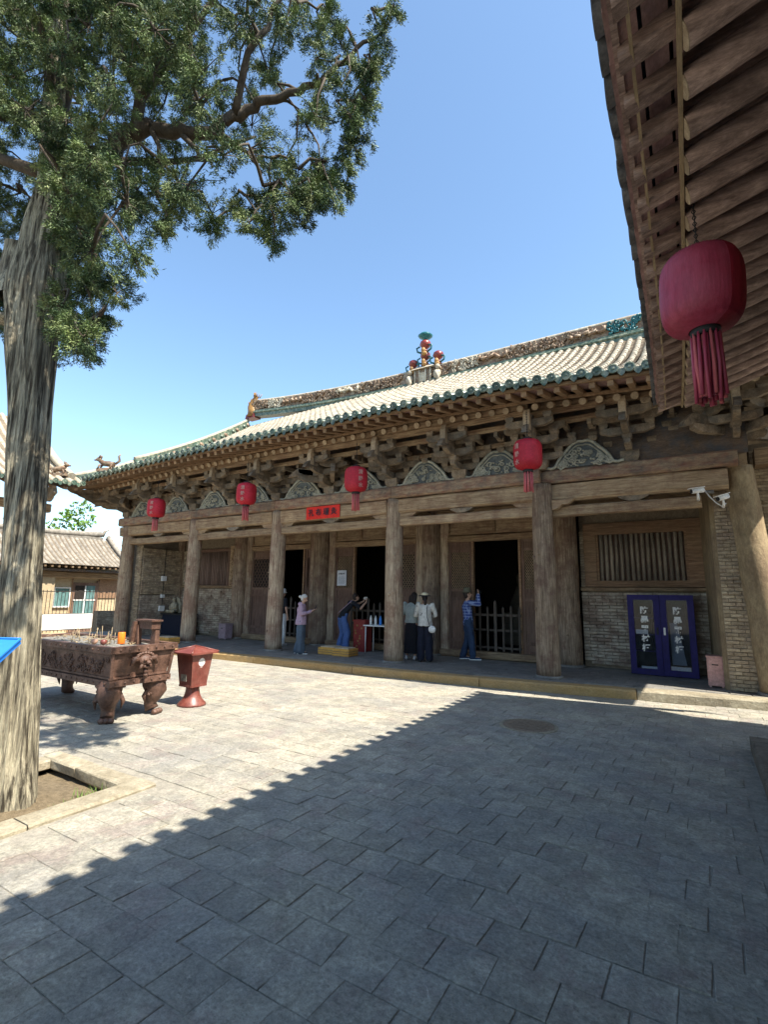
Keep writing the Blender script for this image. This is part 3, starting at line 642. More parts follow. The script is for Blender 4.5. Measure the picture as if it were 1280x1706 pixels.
# ------------------------------------------------------------------ roof of the hall
YE, ZE = 8.72, 5.66
XL, XR = -18.95, 2.55
def rz_(t): return 7.3 * (.40 * t + .155 * t * t)      # rise from eave, t = 0..1 (eave..ridge)
def eave_y(x):
    return YE + wy(min(x, 1.5)) * .5 - .10 * max(0, (-16.2 - x) / 3) ** 2
def eave_z(x):
    return ZE + .05 - .0028 * max(0, -9 - x) ** 2 - .006 * max(0, min(x, -.5) + 6) ** 2
def roofp(x, t): return (x, eave_y(x) + (16 - YE) * t, eave_z(x) + rz_(t))
PITCH = .252
tile_root = MB()
# board sheet below the tiles (roof deck)
q = MB(); vs = []; nx, ntt = 44, 12
cols = []
for i in range(nx + 1):
    x = XL + (XR - XL) * i / nx
    tm = 1.0
    if x < -17.6: tm = max(.02, (x - XL) / 1.55 * .23)
    cols.append([Vector(roofp(x, tm * j / ntt)) - Vector((0, 0, .045)) for j in range(ntt + 1)])
for c in cols: vs += c
fs = [(i * (ntt + 1) + j, (i + 1) * (ntt + 1) + j, (i + 1) * (ntt + 1) + j + 1, i * (ntt + 1) + j + 1) for i in range(nx) for j in range(ntt)]
q.add(vs, fs, True)
# back slope and gable skirts so that the roof is closed from other sides
bk = [Vector((p.x, 32 - p.y, p.z)) for c in cols for p in c]
o = len(q.v); q.add(bk, [tuple(reversed(f)) for f in fs], True)
q.build('roof_deck', 'pan', hall)
q = MB()   # left gable and side skirt
q.add([roofp(-17.6, 1), roofp(-17.6, .2), (-17.6, 32 - roofp(-17.6, .2)[1], roofp(-17.6, .2)[2])], [(0, 1, 2)])
q.add([(XL, eave_y(XL), eave_z(XL) - .05), (-17.6, roofp(-17.6, .2)[1], roofp(-17.6, .2)[2]), (-17.6, 32 - roofp(-17.6, .2)[1], roofp(-17.6, .2)[2]), (XL, 32 - eave_y(XL), eave_z(XL) - .05)], [(0, 1, 2, 3)])
q.add([(XR, eave_y(XR), eave_z(XR) - .05), roofp(XR, 1), (XR, 32 - eave_y(XR), eave_z(XR) - .05)], [(0, 1, 2)])
q.build('gable_wall', 'darkwall', hall)
def tile_row_geo(q, x, t0, t1, seg=.33, r=.072, endr=1.0, dx=0, base=(0, 0, 0)):
    n = max(1, int((t1 - t0) * 8.4 / seg)); m = 6
    for i in range(n):
        ta, tb = t0 + (t1 - t0) * i / n, t0 + (t1 - t0) * (i + 1.12) / n
        a = Vector(roofp(x, ta)); b = Vector(roofp(x, min(1.01, tb))); jx = rng.uniform(-.006, .006)
        ra, rb = r * rng.uniform(1.02, 1.1), r * .92
        vs = []
        for p, rr, lift in ((a, ra, .012), (b, rb, 0)):
            for k in range(m + 1):
                an = math.pi * k / m; vs.append((p.x + jx + rr * math.cos(an) - base[0], p.y - base[1], p.z - .045 + lift + (rr * math.sin(an)) * 1.1 - base[2]))
        fs = [(k, k + 1, m + 2 + k, m + 1 + k) for k in range(m)] + [tuple(range(m, -1, -1))]
        q.add(vs, fs, True); q.sm[-1] = False
def row_mesh(x, t0, t1, mt):
    q = MB(); tile_row_geo(q, x, t0, t1, base=roofp(x, 0)); return q.mesh('tile_row', mt)
full = [row_mesh(-8, .055, .985, 'tile') for _ in range(4)]
greenrow = [row_mesh(-8, 0, .053, 'green') for _ in range(3)]
# eave disc with raised rim and boss, and pointed drip tile
q = MB(); f_ = lambda a, b, y: (a, y, b)
prof = [(.085, 0), (.085, -.03), (.066, -.034), (.062, -.022), (.03, -.022), (.02, -.034), (1e-4, -.036)]
t = MB().lathe(prof, (0, 0, 0), 14, smooth=False); q.add([(a, c, b) for a, b, c in t.v], t.f); DISC = q.mesh('eave_tile_end', 'green')
q = MB(); q.prism([(-.085, .03), (-.07, -.02), (-.035, -.075), (0, -.10), (.035, -.075), (.07, -.02), (.085, .03)], -.012, .012); DRIP = q.mesh('drip_tile', 'green')
x = XL + .08; k = 0
while x < XR:
    e = Vector(roofp(x, 0))
    tm = .985
    if x < -17.45: tm = max(.03, (x - XL) / 1.7 * .24)
    if tm > .9: place('tile_row', rng.choice(full), hall, at=e)
    elif tm > .07:
        q = MB(); tile_row_geo(q, x, .055, tm, base=e); place('tile_row', q.mesh('tile_row', 'tile'), hall, at=e)
    place('green_tile_row', rng.choice(greenrow), hall, at=e)
    place('eave_tile_end', DISC, hall, at=e + V(0, -.005, -.01)).rotation_euler = (R(rng.uniform(-6, 6)), rng.uniform(-1, 1), 0)
    place('drip_tile', DRIP, hall, at=e + V(PITCH / 2, .0, -.055))
    x += PITCH; k += 1
# pan tiles: stepped sheets between the rows
q = MB(); x = XL + .08 + PITCH / 2
while x < XR - .1:
    tm = .985 if x > -17.4 else max(.05, (x - XL) / 1.7 * .22)
    n = max(2, int(tm * 34))
    for i in range(n):
        a = Vector(roofp(x, tm * i / n)); b = Vector(roofp(x, tm * (i + 1.1) / n)); w = PITCH / 2 - .03
        q.add([(a.x - w, a.y, a.z + .01), (a.x, a.y, a.z - .025), (a.x + w, a.y, a.z + .01), (b.x + w, b.y, b.z - .012), (b.x, b.y, b.z - .045), (b.x - w, b.y, b.z - .012)], [(0, 1, 4, 5), (1, 2, 3, 4)])
    x += PITCH
q.build('pan_tiles', 'pan', hall, kind='stuff')
# eave boards, rafters
for (dy, dz, th, wd, mt, nm) in ((.10, -.115, .05, .07, 'raft', 'tile_bearing_board'),):
    q = MB(); pts = []
    for i in range(45):
        x = XL + .05 + (XR - XL - .1) * i / 44; pts.append(V(x, eave_y(x) + dy, eave_z(x) + dz))
    for a, b in zip(pts, pts[1:]): q.bar(a, b, wd, th)
    q.build(nm, mt, hall)
q = MB(); vs = []
for i in range(45):
    x = XL + .05 + (XR - XL - .1) * i / 44; y, z = eave_y(x), eave_z(x)
    vs += [(x, y + .1, z - .135), (x, y + 1.1, z + .10), (x, y + 1.12, z + .04), (x, y + 3.6, z + 1.15)]
q.add(vs, [(i * 4 + j, i * 4 + j + 1, i * 4 + j + 5, i * 4 + j + 4) for i in range(44) for j in (0, 2)])
q.build('soffit_board', 'sheath', hall)
q = MB(); q.box(-.05, .05, 0, 1.15, -.05, .05); 
fr = MB()
fr.bar((0, 0, 0), (0, 1.15, .27), .10, .095); FR = fr.mesh('flying_rafter', 'raft')
rr_ = MB(); rr_.cyl((0, 0, 0), (0, 3.0, 1.25), .07, .075, 10); RR = rr_.mesh('rafter', 'raft')
re = MB(); re.cyl((0, -.006, -.0025), (0, 0, 0), .067, .067, 10); RE = re.mesh('rafter_end', 'raftend')
RP = .295
x = XL + .2
while x < XR - .1:
    y, z = eave_y(x), eave_z(x)
    o = place('flying_rafter', FR, hall, at=(x, y + .13, z - .195))
    fan = max(0, (-16.4 - x)) * .28
    o2 = place('rafter', RR, hall, at=(x + RP * .02, y + .86, z - .20))
    o3 = place('cut_end', RE, o2, at=(0, 0, 0), local=True)
    if fan: o.rotation_euler.z = -fan * .55; o2.rotation_euler.z = -fan * .55
    x += RP
q = MB(); pts = []
for i in range(45):
    x = XL + .05 + (XR - XL - .1) * i / 44; pts.append(V(x, eave_y(x) + .84, eave_z(x) - .085))
for a, b in zip(pts, pts[1:]): q.bar(a, b, .05, .06)
q.build('rafter_closing_board', 'raft', hall)
# corner beam tips under the left corner
for i, (dx, dz, L) in enumerate(((0, -.30, 2.0), (.25, -.52, 1.7), (.5, -.75, 1.45), (.66, -.98, 1.2))):
    q = MB(); c = V(-17.75, 10.35, 5.05 - i * .12 + .16); d = V(-.66, -.75, 0); L2 = L
    tip = c + d * L2
    P = [(0, .1), (L2 * .8, .1), (L2, .12), (L2 * .92, -.02), (L2 * .8, -.10), (0, -.10)]
    q.prism(P, -.06, .06, f=lambda a, b, y: tuple(c + d * a + V(.75, -.66, 0) * y + V(0, 0, b)))
    q.build('corner_beak', 'bracket', hall, at=tuple(c))

# ---- ridge
def rzx(x): return 9.60 + .56 * max(0, (HX - x) / 9.35) ** 2
def ridge_along(a, b, z0, z1, y0, y1, mt, name, seg=.5, relief=0):
    q = MB(); n = max(1, int((b - a) / seg)); 
    for i in range(n):
        xa = a + (b - a) * i / n; xb = a + (b - a) * (i + 1) / n
        za, zb = rzx(xa), rzx(xb)
        q.add([(xa, y0, za + z0), (xb, y0, zb + z0), (xb, y1, zb + z0), (xa, y1, za + z0), (xa, y0, za + z1), (xb, y0, zb + z1), (xb, y1, zb + z1), (xa, y1, za + z1)],
              [(3, 2, 1, 0), (4, 5, 6, 7), (0, 1, 5, 4), (2, 3, 7, 6), (1, 2, 6, 5), (3, 0, 4, 7)])
    return q.build(name, mt, hall)
RY = 16.0
ridge_along(-17.6, 1.1, -.20, .10, RY - .2, RY + .2, 'green', 'ridge_base')
ridge_along(-17.6, 1.1, .102, .58, RY - .1, RY + .1, 'brownglaze', 'ridge_wall')
q = MB(); q.tube([(x, RY, rzx(x) + .61) for x in np.linspace(-17.6, 1.1, 40)], .085, 8); q.build('ridge_cap', 'ridgecap', hall)
q = MB(); q.tube([(x, RY - .2, rzx(x) + .0) for x in np.linspace(-17.6, 1.1, 40)], .05, 6); q.tube([(x, RY - .14, rzx(x) + .11) for x in np.linspace(-17.6, 1.1, 40)], .03, 6); q.build('ridge_moulding', 'green', hall)
def relief(seed, kind):
    r = random.Random(seed); q = MB()
    if kind == 0:     # peony scrolls
        for i in range(24): spiral(q, r.uniform(-.48, .48), r.uniform(.13, .46), r.uniform(.05, .11), -.12, r.uniform(.8, 1.5), r.uniform(0, 6.3), r.choice((-1, 1)), .028)
        for i in range(24): q.ball((r.uniform(-.5, .5), -.11, r.uniform(.12, .5)), r.uniform(.03, .07), .06, r.uniform(.03, .06), 6, 4)
    else:             # running dragon body
        pts = [(-.55 + 1.1 * i / 14 + .05 * math.sin(i * 2.1), -.13 - .03 * math.cos(i * 1.9), .32 + .20 * noise.noise(V(i * .45, seed * 3.3, 0))) for i in range(15)]
        q.tube(pts, [.05 + .015 * math.sin(i) for i in range(15)], 7)
        for i in range(22): p = pts[r.randrange(15)]; a = r.uniform(0, 6.28); q.tube([p, (p[0] + .1 * math.cos(a), -.15, p[2] + .1 * math.sin(a)), (p[0] + .16 * math.cos(a + .5), -.13, p[2] + .15 * math.sin(a + .5))], [.022, .018, .006], 4)
        for i in range(8): spiral(q, r.uniform(-.5, .5), r.uniform(.14, .46), .06, -.11, 1.1, r.uniform(0, 6), 1, .02)
    return q.mesh('ridge_relief', 'brownglaze')
RM = [relief(1, 0), relief(2, 0), relief(3, 1), relief(4, 1)]
x = -17.0; i = 0
seq = ['brownglaze', 'ridgecap', 'brownglaze', 'brownglaze', 'brownglaze', 'ridgecap', 'brownglaze', 'brownglaze', 'brownglaze', 'brownglaze', 'ridgecap', 'brownglaze', 'brownglaze', 'brownglaze', 'brownglaze', 'teal', 'brownglaze', 'teal', 'brownglaze']
while x < 1.0:
    if abs(x - HX) > .6:
        o = place('ridge_relief', RM[(0, 1, 2, 1, 0, 3)[i % 6]], hall, at=(x, RY, rzx(x))); setmat(o, seq[i % len(seq)]); o.scale = (1, 1.25, 1.16)
        o.rotation_euler.y = math.atan2(-(rzx(x + .1) - rzx(x)), .1)
    x += 1.04; i += 1
# descending ridge on the left: down the front slope, then along the corner hip
path = [V(*roofp(-17.62, t)) for t in np.linspace(.98, .24, 14)]
hip = [V(-17.62 + (XL + .12 + 17.62) * u, roofp(-17.62, .24)[1] + (eave_y(XL) + .1 - roofp(-17.62, .24)[1]) * u, roofp(-17.62, .24)[2] + (eave_z(XL) + .03 - roofp(-17.62, .24)[2]) * (u ** .8)) for u in np.linspace(0, 1, 8)]
for nm, P_, hh in (('descending_ridge', path, .34), ('hip_ridge', hip, .22)):
    q = MB()
    for a, b in zip(P_, P_[1:]): q.bar(a + V(0, 0, hh * .4), b + V(0, 0, hh * .4), .2, hh)
    rd = q.build(nm, 'green', hall)
    q = MB(); q.tube([p + V(0, 0, hh * .9 + .03) for p in P_], .085, 8); q.build('ridge_cap', 'ridgecap', rd)
    if nm == 'descending_ridge':
        for mt, off in (('brownglaze', 0), ('green', 1)):
            for k, (a, b) in enumerate(zip(P_, P_[1:])):
                for u in (.25, .75):
                    if (k * 2 + int(u * 2)) % 3 == off: p = a.lerp(b, u); q = MB(); q.ball((p.x + .1, p.y, p.z + .14), .06, .11, .09, 6, 4); q.ball((p.x + .12, p.y + .1, p.z + .1), .04, .06, .05, 6, 4); q.build('ridge_flower', mt, rd, at=tuple(p))

# ridge-end dragon and corner beast, central finial
def dragon(at, s, flip=1, name='ridge_dragon'):
    o = None
    q = MB(); P = [V(0, 0, 0), V(.02, 0, .3), V(-.1, 0, .55), V(-.12, 0, .8), V(.05, 0, 1.0), V(.2, 0, 1.12), V(.22, 0, 1.2)]
    q.tube([p * s for p in P], [w * s for w in (.34, .32, .26, .2, .15, .1, .04)], 9)
    q.ball((.22 * s, 0, .42 * s), .22 * s, .17 * s, .16 * s, 8, 6)
    q.tube([V(.2, 0, .5) * s, V(.45, 0, .56) * s, V(.5, 0, .64) * s], [.1 * s, .07 * s, .02 * s], 6)
    q.tube([V(.2, 0, .32) * s, V(.42, 0, .28) * s, V(.44, 0, .2) * s], [.08 * s, .05 * s, .02 * s], 6)
    o = q.build(name, 'ochre', hall, at=at, local=False)
    o.data.transform(Matrix.Translation(Vector(at)))
    r = random.Random(4)
    q = MB()
    for k in range(26):
        p = P[r.randrange(1, 6)] * s; a = r.uniform(1.2, 4.6); l = r.uniform(.16, .3) * s
        y = r.uniform(-.14, .14) * s
        q.tube([(p.x, y, p.z), (p.x + math.cos(a) * l * .7, y * 1.3, p.z + math.sin(a) * l * .5 + .05), (p.x + math.cos(a) * l, y * 1.4, p.z + math.sin(a) * l * .6 + .18 * s)], [.06 * s, .045 * s, .008], 5)
    for k in range(4): q.tube([(.2 * s + k * .03, (k - 1.5) * .07 * s, 1.1 * s), (.26 * s + k * .05, (k - 1.5) * .12 * s, 1.34 * s)], [.035 * s, .006], 4)
    q.build('fins', 'ochre', o, at=(0, 0, 0), local=True)
    q = MB()
    for k in range(14):
        a = r.uniform(0, 6.28); z = r.uniform(0, .55) * s; q.ball((.3 * s * math.cos(a) * .9, .3 * s * math.sin(a) * .6, z), .09 * s, .07 * s, .07 * s, 6, 4)
    q.frus((0, 0, -.1 * s), .7 * s, .5 * s, .6 * s, .45 * s, .25 * s)
    q.build('scrolls', 'redglaze', o, at=(0, 0, 0), local=True)
    o.rotation_euler.z = 0 if flip > 0 else math.pi
    return o
dragon((-17.45, RY - .05, rzx(-17.4) - .2), .86)
def beast(at, s, rz, name='corner_beast', parent=None):
    q = MB()
    q.tube([V(-.35, 0, .2) * s, V(-.1, 0, .24) * s, V(.15, 0, .26) * s, V(.34, 0, .38) * s], [.13 * s, .14 * s, .13 * s, .1 * s], 8)
    q.ball((.42 * s, 0, .46 * s), .13 * s, .1 * s, .11 * s, 8, 6)
    q.tube([V(.5, 0, .44) * s, V(.62, 0, .42) * s], [.06 * s, .04 * s], 6)
    for x_ in (-.3, .28):
        for y_ in (-.09, .09): q.tube([V(x_, y_, .2) * s, V(x_ + .06, y_, .08) * s, V(x_ + .08, y_, 0) * s], [.055 * s, .04 * s, .045 * s], 6)
    q.tube([V(-.42, 0, .24) * s, V(-.6, 0, .38) * s, V(-.55, 0, .6) * s, V(-.62, 0, .72) * s], [.06 * s, .06 * s, .05 * s, .02 * s], 6)
    for k in range(5): q.tube([V(.36, (k - 2) * .04, .5) * s, V(.3, (k - 2) * .06, .66) * s], [.04 * s, .008 * s], 4)
    q.box(-.45 * s, .45 * s, -.1 * s, .1 * s, -.12 * s, .02 * s)
    me = q.mesh(name, 'brownglaze'); o = place(name, me, parent or hall, at=at); o.rotation_euler.z = rz; return o
beast((-17.55, 9.4, 5.98), .75, math.radians(-150))
# central finial: little shrine and three vases with riders
q = MB(); zb = rzx(HX) + .1
q.box(-8.62, -7.92, 15.78, 16.22, zb - .25, zb + .42)
sh = q.build('ridge_shrine', 'brownglaze', hall, at=(HX, 16, zb))
q = MB(); q.add([(-8.80, 15.68, zb + .44), (-7.74, 15.68, zb + .44), (-7.74, 16.32, zb + .44), (-8.80, 16.32, zb + .44), (-8.5, 15.95, zb + .66), (-8.04, 15.95, zb + .66), (-8.04, 16.05, zb + .66), (-8.5, 16.05, zb + .66)], [(3, 2, 1, 0), (0, 1, 5, 4), (1, 2, 6, 5), (2, 3, 7, 6), (3, 0, 4, 7), (4, 5, 6, 7)]); q.build('shrine_roof', 'ridgecap', sh)
q = MB()
for xx in (-8.6, -8.4, -8.14, -7.94): q.cyl((xx, 15.76, zb - .2), (xx, 15.76, zb + .42), .028, n=8)
q.box(-8.38, -8.16, 15.765, 15.78, zb - .05, zb + .3)
q.build('shrine_post', 'ridgecap', sh)
def vase(x, z, s, parent):
    q = MB(); q.lathe([(.16, 0), (.2, .08), (.13, .16), (.09, .24), (.08, .3), (.17, .38), (.24, .48), (.2, .6), (.12, .66), (1e-4, .7)], (0, 0, 0), 14)
    q.v = [(x + a * s, 16 + b * s, z + c * s) for a, b, c in q.v]
    o = q.build('finial_vase', 'redglaze', parent)
    q = MB(); r = random.Random(int(x * 100))
    for k in range(2):
        sgn = (-1, 1)[k]; q.tube([(x + sgn * .1 * s, 15.9, z + .1 * s), (x + sgn * .3 * s, 15.9, z + .2 * s), (x + sgn * .34 * s, 15.9, z + .36 * s), (x + sgn * .2 * s, 15.9, z + .4 * s)], [.04 * s] * 4, 6)
    q.build('vase_handle', 'teal', o)
    q = MB(); q.ball((x, 15.82, z + .18 * s), .1 * s, .08 * s, .12 * s); q.ball((x + .05, 15.8, z + .02), .12 * s, .08 * s, .1 * s); q.build('vase_figure', 'ochre', o)
    return o
vase(-8.27, zb + .62, .85, sh); v2 = vase(-8.27, zb + 1.05, .95, sh)
q = MB(); q.lathe([(.05, 0), (.07, .06), (.24, .16), (.29, .22), (.2, .3), (.1, .34), (1e-4, .36)], (-8.27, 16, zb + 1.66), 14); q.build('finial_cap', 'teal', sh)
vase(-8.78, zb + .42, .85, sh); vase(-7.72, zb + .50, .9, sh)
for xx in (-8.85, -7.68):
    q = MB(); q.ball((xx, 15.8, zb + .12), .16, .12, .2); q.ball((xx + .05, 15.74, zb + .38), .1, .09, .1); q.tube([(xx, 15.7, zb + .2), (xx + .1, 15.68, zb - .05), (xx + .05, 15.7, zb - .2)], [.07, .06, .05], 6)
    q.build('guardian_figure', 'ridgecap', sh, at=(xx, 15.8, zb))

# ------------------------------------------------------------------ walls, doors, windows behind the porch
def bricks(x0, x1, z0, z1, y, parent, mt='brick', bw=.27, bh=.060, gap=.009, single=False, f=None, hole=None, name='brick', depth=.05, sd=1):
    """brickwork in the plane y (front face), along x; f maps (x,y,z) to world"""
    r = random.Random(sd); f = f or (lambda x, y, z: (x, y, z)); q = MB(); bankm = {}
    z = z0; row = 0
    while z + bh <= z1 + .001:
        x = x0 - (row % 2) * bw / 2
        while x < x1 - .01:
            a, b = max(x, x0), min(x + bw, x1)
            if b - a > .05 and not (hole and hole((a + b) / 2, z)):
                d = r.uniform(-.009, .008); dz = r.uniform(-.003, .003); c = .006
                vs = [f(*p) for p in ((a + gap / 2, y + depth, z), (b - gap / 2, y + depth, z), (b - gap / 2, y + depth, z + bh - gap), (a + gap / 2, y + depth, z + bh - gap),
                      (a + gap / 2, y + d + c, z + dz), (b - gap / 2, y + d + c, z), (b - gap / 2, y + d + c, z + bh - gap + dz), (a + gap / 2, y + d + c, z + bh - gap),
                      (a + gap / 2 + c, y + d + r.uniform(-.004, .004), z + c), (b - gap / 2 - c, y + d, z + c), (b - gap / 2 - c, y + d + r.uniform(-.004, .004), z + bh - gap - c), (a + gap / 2 + c, y + d, z + bh - gap - c))]
                fs = [(8, 9, 10, 11)] + [t for i in range(4) for t in ((i, (i + 1) % 4, (i + 1) % 4 + 4, i + 4), (i + 4, (i + 1) % 4 + 4, (i + 1) % 4 + 8, i + 8))]
                if single: MB().add(vs, fs).build(name, mt, parent, at=vs[8])
                else: q.add(vs, fs)
            x += bw
        z += bh; row += 1
    if not single: return q.build(name, mt, parent, kind='stuff')
WY = 12.6
# right window bay: X -2.45 .. .12
def window_bay(xa, xb, wx0, wx1, z0, z1, y, barmat, nb, single, sd, frame_mt, outer=.22):
    w = MB(); w.box(xa, xb, y + .06, y + .4, .15, 1.90); w.box(xa, wx0 - .0, y + .06, y + .4, 1.97, 4.0); w.box(wx1, xb, y + .06, y + .4, 1.97, 4.0); w.box(wx0, wx1, y + .06, y + .4, z1 + .02, 4.0)
    wall = w.build('window_wall', 'mortar', hall, at=(xa, y, .15))
    er = lambda x, z: z < .17 + .22 * (0.5 + .5 * math.sin(x * 2.6 + sd)) * (.55 + .45 * math.sin(x * 5.3))
    bricks(xa, xb, .15, 1.86, y, wall, 'brickgrey', bw=.3 if single else .27, bh=.074, single=single, hole=er, sd=sd)
    bricks(xa, wx0, 1.98, 3.35, y, wall, 'brick', sd=sd + 1); bricks(wx1, xb, 1.98, 3.35, y, wall, 'brick', sd=sd + 2)
    MB().rough(xa, xb, y - .06, y + .1, 1.885, 1.965, .3, .01, sd).build('wall_plate', 'wood_x', wall)
    fr = MB(); o = outer
    fr.box(wx0, wx1, y - .03, y + .12, z0, z0 + o * .5); fr.box(wx0, wx1, y - .03, y + .12, z1 - o, z1); fr.box(wx0, wx0 + o, y - .03, y + .12, z0 + o * .5 + .002, z1 - o - .002); fr.box(wx1 - o, wx1, y - .03, y + .12, z0 + o * .5 + .002, z1 - o - .002)
    fr.box(wx0 + o, wx0 + o + .05, y + .0, y + .1, z0 + o * .5, z1 - o); fr.box(wx1 - o - .05, wx1 - o, y + .0, y + .1, z0 + o * .5, z1 - o)
    win = fr.build('window', frame_mt, hall, at=(wx0, y, z0))
    MB().box(wx0 + o, wx1 - o, y + .10, y + .12, z0, z1).build('window_backing', 'reddoor', win)
    a, b = wx0 + o + .06, wx1 - o - .06; st = (b - a) / nb; r = random.Random(sd)
    for i in range(nb):
        x = a + (i + .5) * st; q = MB()
        q.tube([(x + r.uniform(-.01, .01), y + .05, z0 + o * .5), (x, y + .05, (z0 + z1) / 2), (x + r.uniform(-.01, .01), y + .05, z1 - o)], st * .34, 7)
        q.build('window_bar', barmat, win, at=(x, y + .05, z0))
    return wall
wwall = window_bay(-2.4, .12, -2.3, .10, 1.98, 3.46, WY + .12, 'bars', 16, True, 3, 'redframe', .27)
window_bay(-17.2, -14.1, -16.65, -14.5, 1.93, 3.32, WY, 'bars2', 20, False, 5, 'reddoor', .1)
q = MB(); q.rough(3.3 - 1.4, 3.3, 0, .06, -.14, .14, .1, .0, 1)
q = MB(); q.box(-14.47, -14.17, WY - .06, WY - .01, 1.88, 3.4)
cb = q.build('carved_board', 'wood_beam', hall, at=(-14.3, WY, 2))
q = MB()
for i in range(9): spiral(q, -14.32, 2.0 + i * .155, .07, WY - .07, 1.0, i * 1.3, (-1) ** i, .016)
q.build('board_scroll', 'wood_beam', cb)
# right side: plaster splay, brick pier
q = MB(); q.add([(.10, WY + .1, .15), (.10, WY + .1, 4.05), (.25, 11.12, 4.05), (.25, 11.12, .15), (.33, 11.01, 4.05), (.33, 11.01, .15)], [(0, 3, 2, 1), (3, 5, 4, 2)]); q.build('plaster_splay', 'plaster_col', hall, at=(.1, 12, .15))
q = MB(); q.box(.32, .92, 11.02, 11.6, .15, 4.05); q.box(.95, 6.0, 11.32, 11.6, .15, 4.6); pier = q.build('end_pier', 'mortar', hall, at=(.4, 11.1, .15))
bricks(.32, .90, .16, 4.02, 11.0, pier, 'brick', bw=.2, bh=.066, sd=8, single=True)
bricks(.95, 3.4, .16, 4.5, 11.3, pier, 'brick', sd=9)
q = MB(); q.box(1.0, 3.4, 10.85, 11.2, 4.1, 4.4); q.build('upper_beam', 'wood_x', hall)
# left end wall: front edge, inner face and porch back
q = MB(); q.box(-18.1, -17.28, 10.9, 12.9, .15, 4.3); q.box(-17.28, -14.1, 12.72, 12.9, .15, 4.3); ew = q.build('end_wall', 'darkwall', hall, at=(-17.7, 11, .15))
bricks(-17.6, -17.24, .16, 3.5, 10.84, ew, 'brick', bw=.2, bh=.062, sd=11)
bricks(10.9, 12.5, .16, 1.6, -17.2, ew, 'brickgrey', bw=.27, bh=.062, f=lambda x, y, z: (-17.2 - (y + 17.2), x, z), sd=12, depth=.04)
bricks(10.9, 12.5, 1.62, 3.3, -17.2, ew, 'brick', bw=.27, bh=.062, f=lambda x, y, z: (-17.2 - (y + 17.2), x, z), sd=13, depth=.04)
# door bays
def leaf(x0, x1, y, z0, z1, latt, idx):
    w = x1 - x0; fw = .075
    q = MB(); q.box(x0, x0 + fw, y, y + .06, z0, z1); q.box(x1 - fw, x1, y, y + .06, z0, z1)
    H = z1 - z0; lv = [0, .045, .085, .115, .325, .35, .56, .585, .63, .655, .93, .955]
    zr = [z1 - f * H for f in (0, .075, .09)]
    rails = [(0, .02), (.078, .10), (.445, .47), (.525, .55), (.90, .93), (.98, 1.0)]
    for a, b in rails: q.box(x0 + fw, x1 - fw, y + .002, y + .058, z1 - b * H, z1 - a * H)
    lf = q.build('door_leaf', 'reddoor', hall, at=(x0, y, z0))
    for a, b in ((.02, .078), (.47, .525), (.55, .90), (.93, .98)):
        MB().box(x0 + fw, x1 - fw, y + .025, y + .04, z1 - b * H, z1 - a * H).build('door_panel', 'reddoor', lf)
    la, lb, lc, ld = x0 + fw, x1 - fw, z1 - .445 * H, z1 - .10 * H
    MB().box(la, lb, y + .045, y + .05, lc, ld).build('lattice_backing', 'pane', lf)
    q = MB(); n = 9; s = (lb - la) / n * 1.0; hh = ld - lc; W = lb - la
    sl = 1.45
    k = -int(hh / sl / s) - 1
    while k * s < W:
        # bars rising right and left, clipped to the opening
        for sg in (1, -1):
            xa = k * s; pts = []
            t0 = max(0, -xa) ; t1 = min(hh / sl, W - xa)
            if t1 > t0 + .01:
                ax, az, bx, bz = xa + t0, t0 * sl, xa + t1, t1 * sl
                if sg < 0: ax, bx = W - ax, W - bx
                q.bar((la + ax, y + .03 + .006 * sg, lc + az), (la + bx, y + .03 + .006 * sg, lc + bz), .013 if latt else .016, .012, up=(0, 1, 0))
        k += 1
    q.build('lattice', 'lattice' if latt else 'reddoor', lf, kind='stuff')
    return lf
DB = [(-13.9, -10.2, -11.98, -10.98), (-10.2, -6.3, -8.97, -7.72), (-6.3, -2.68, -5.10, -3.83)]
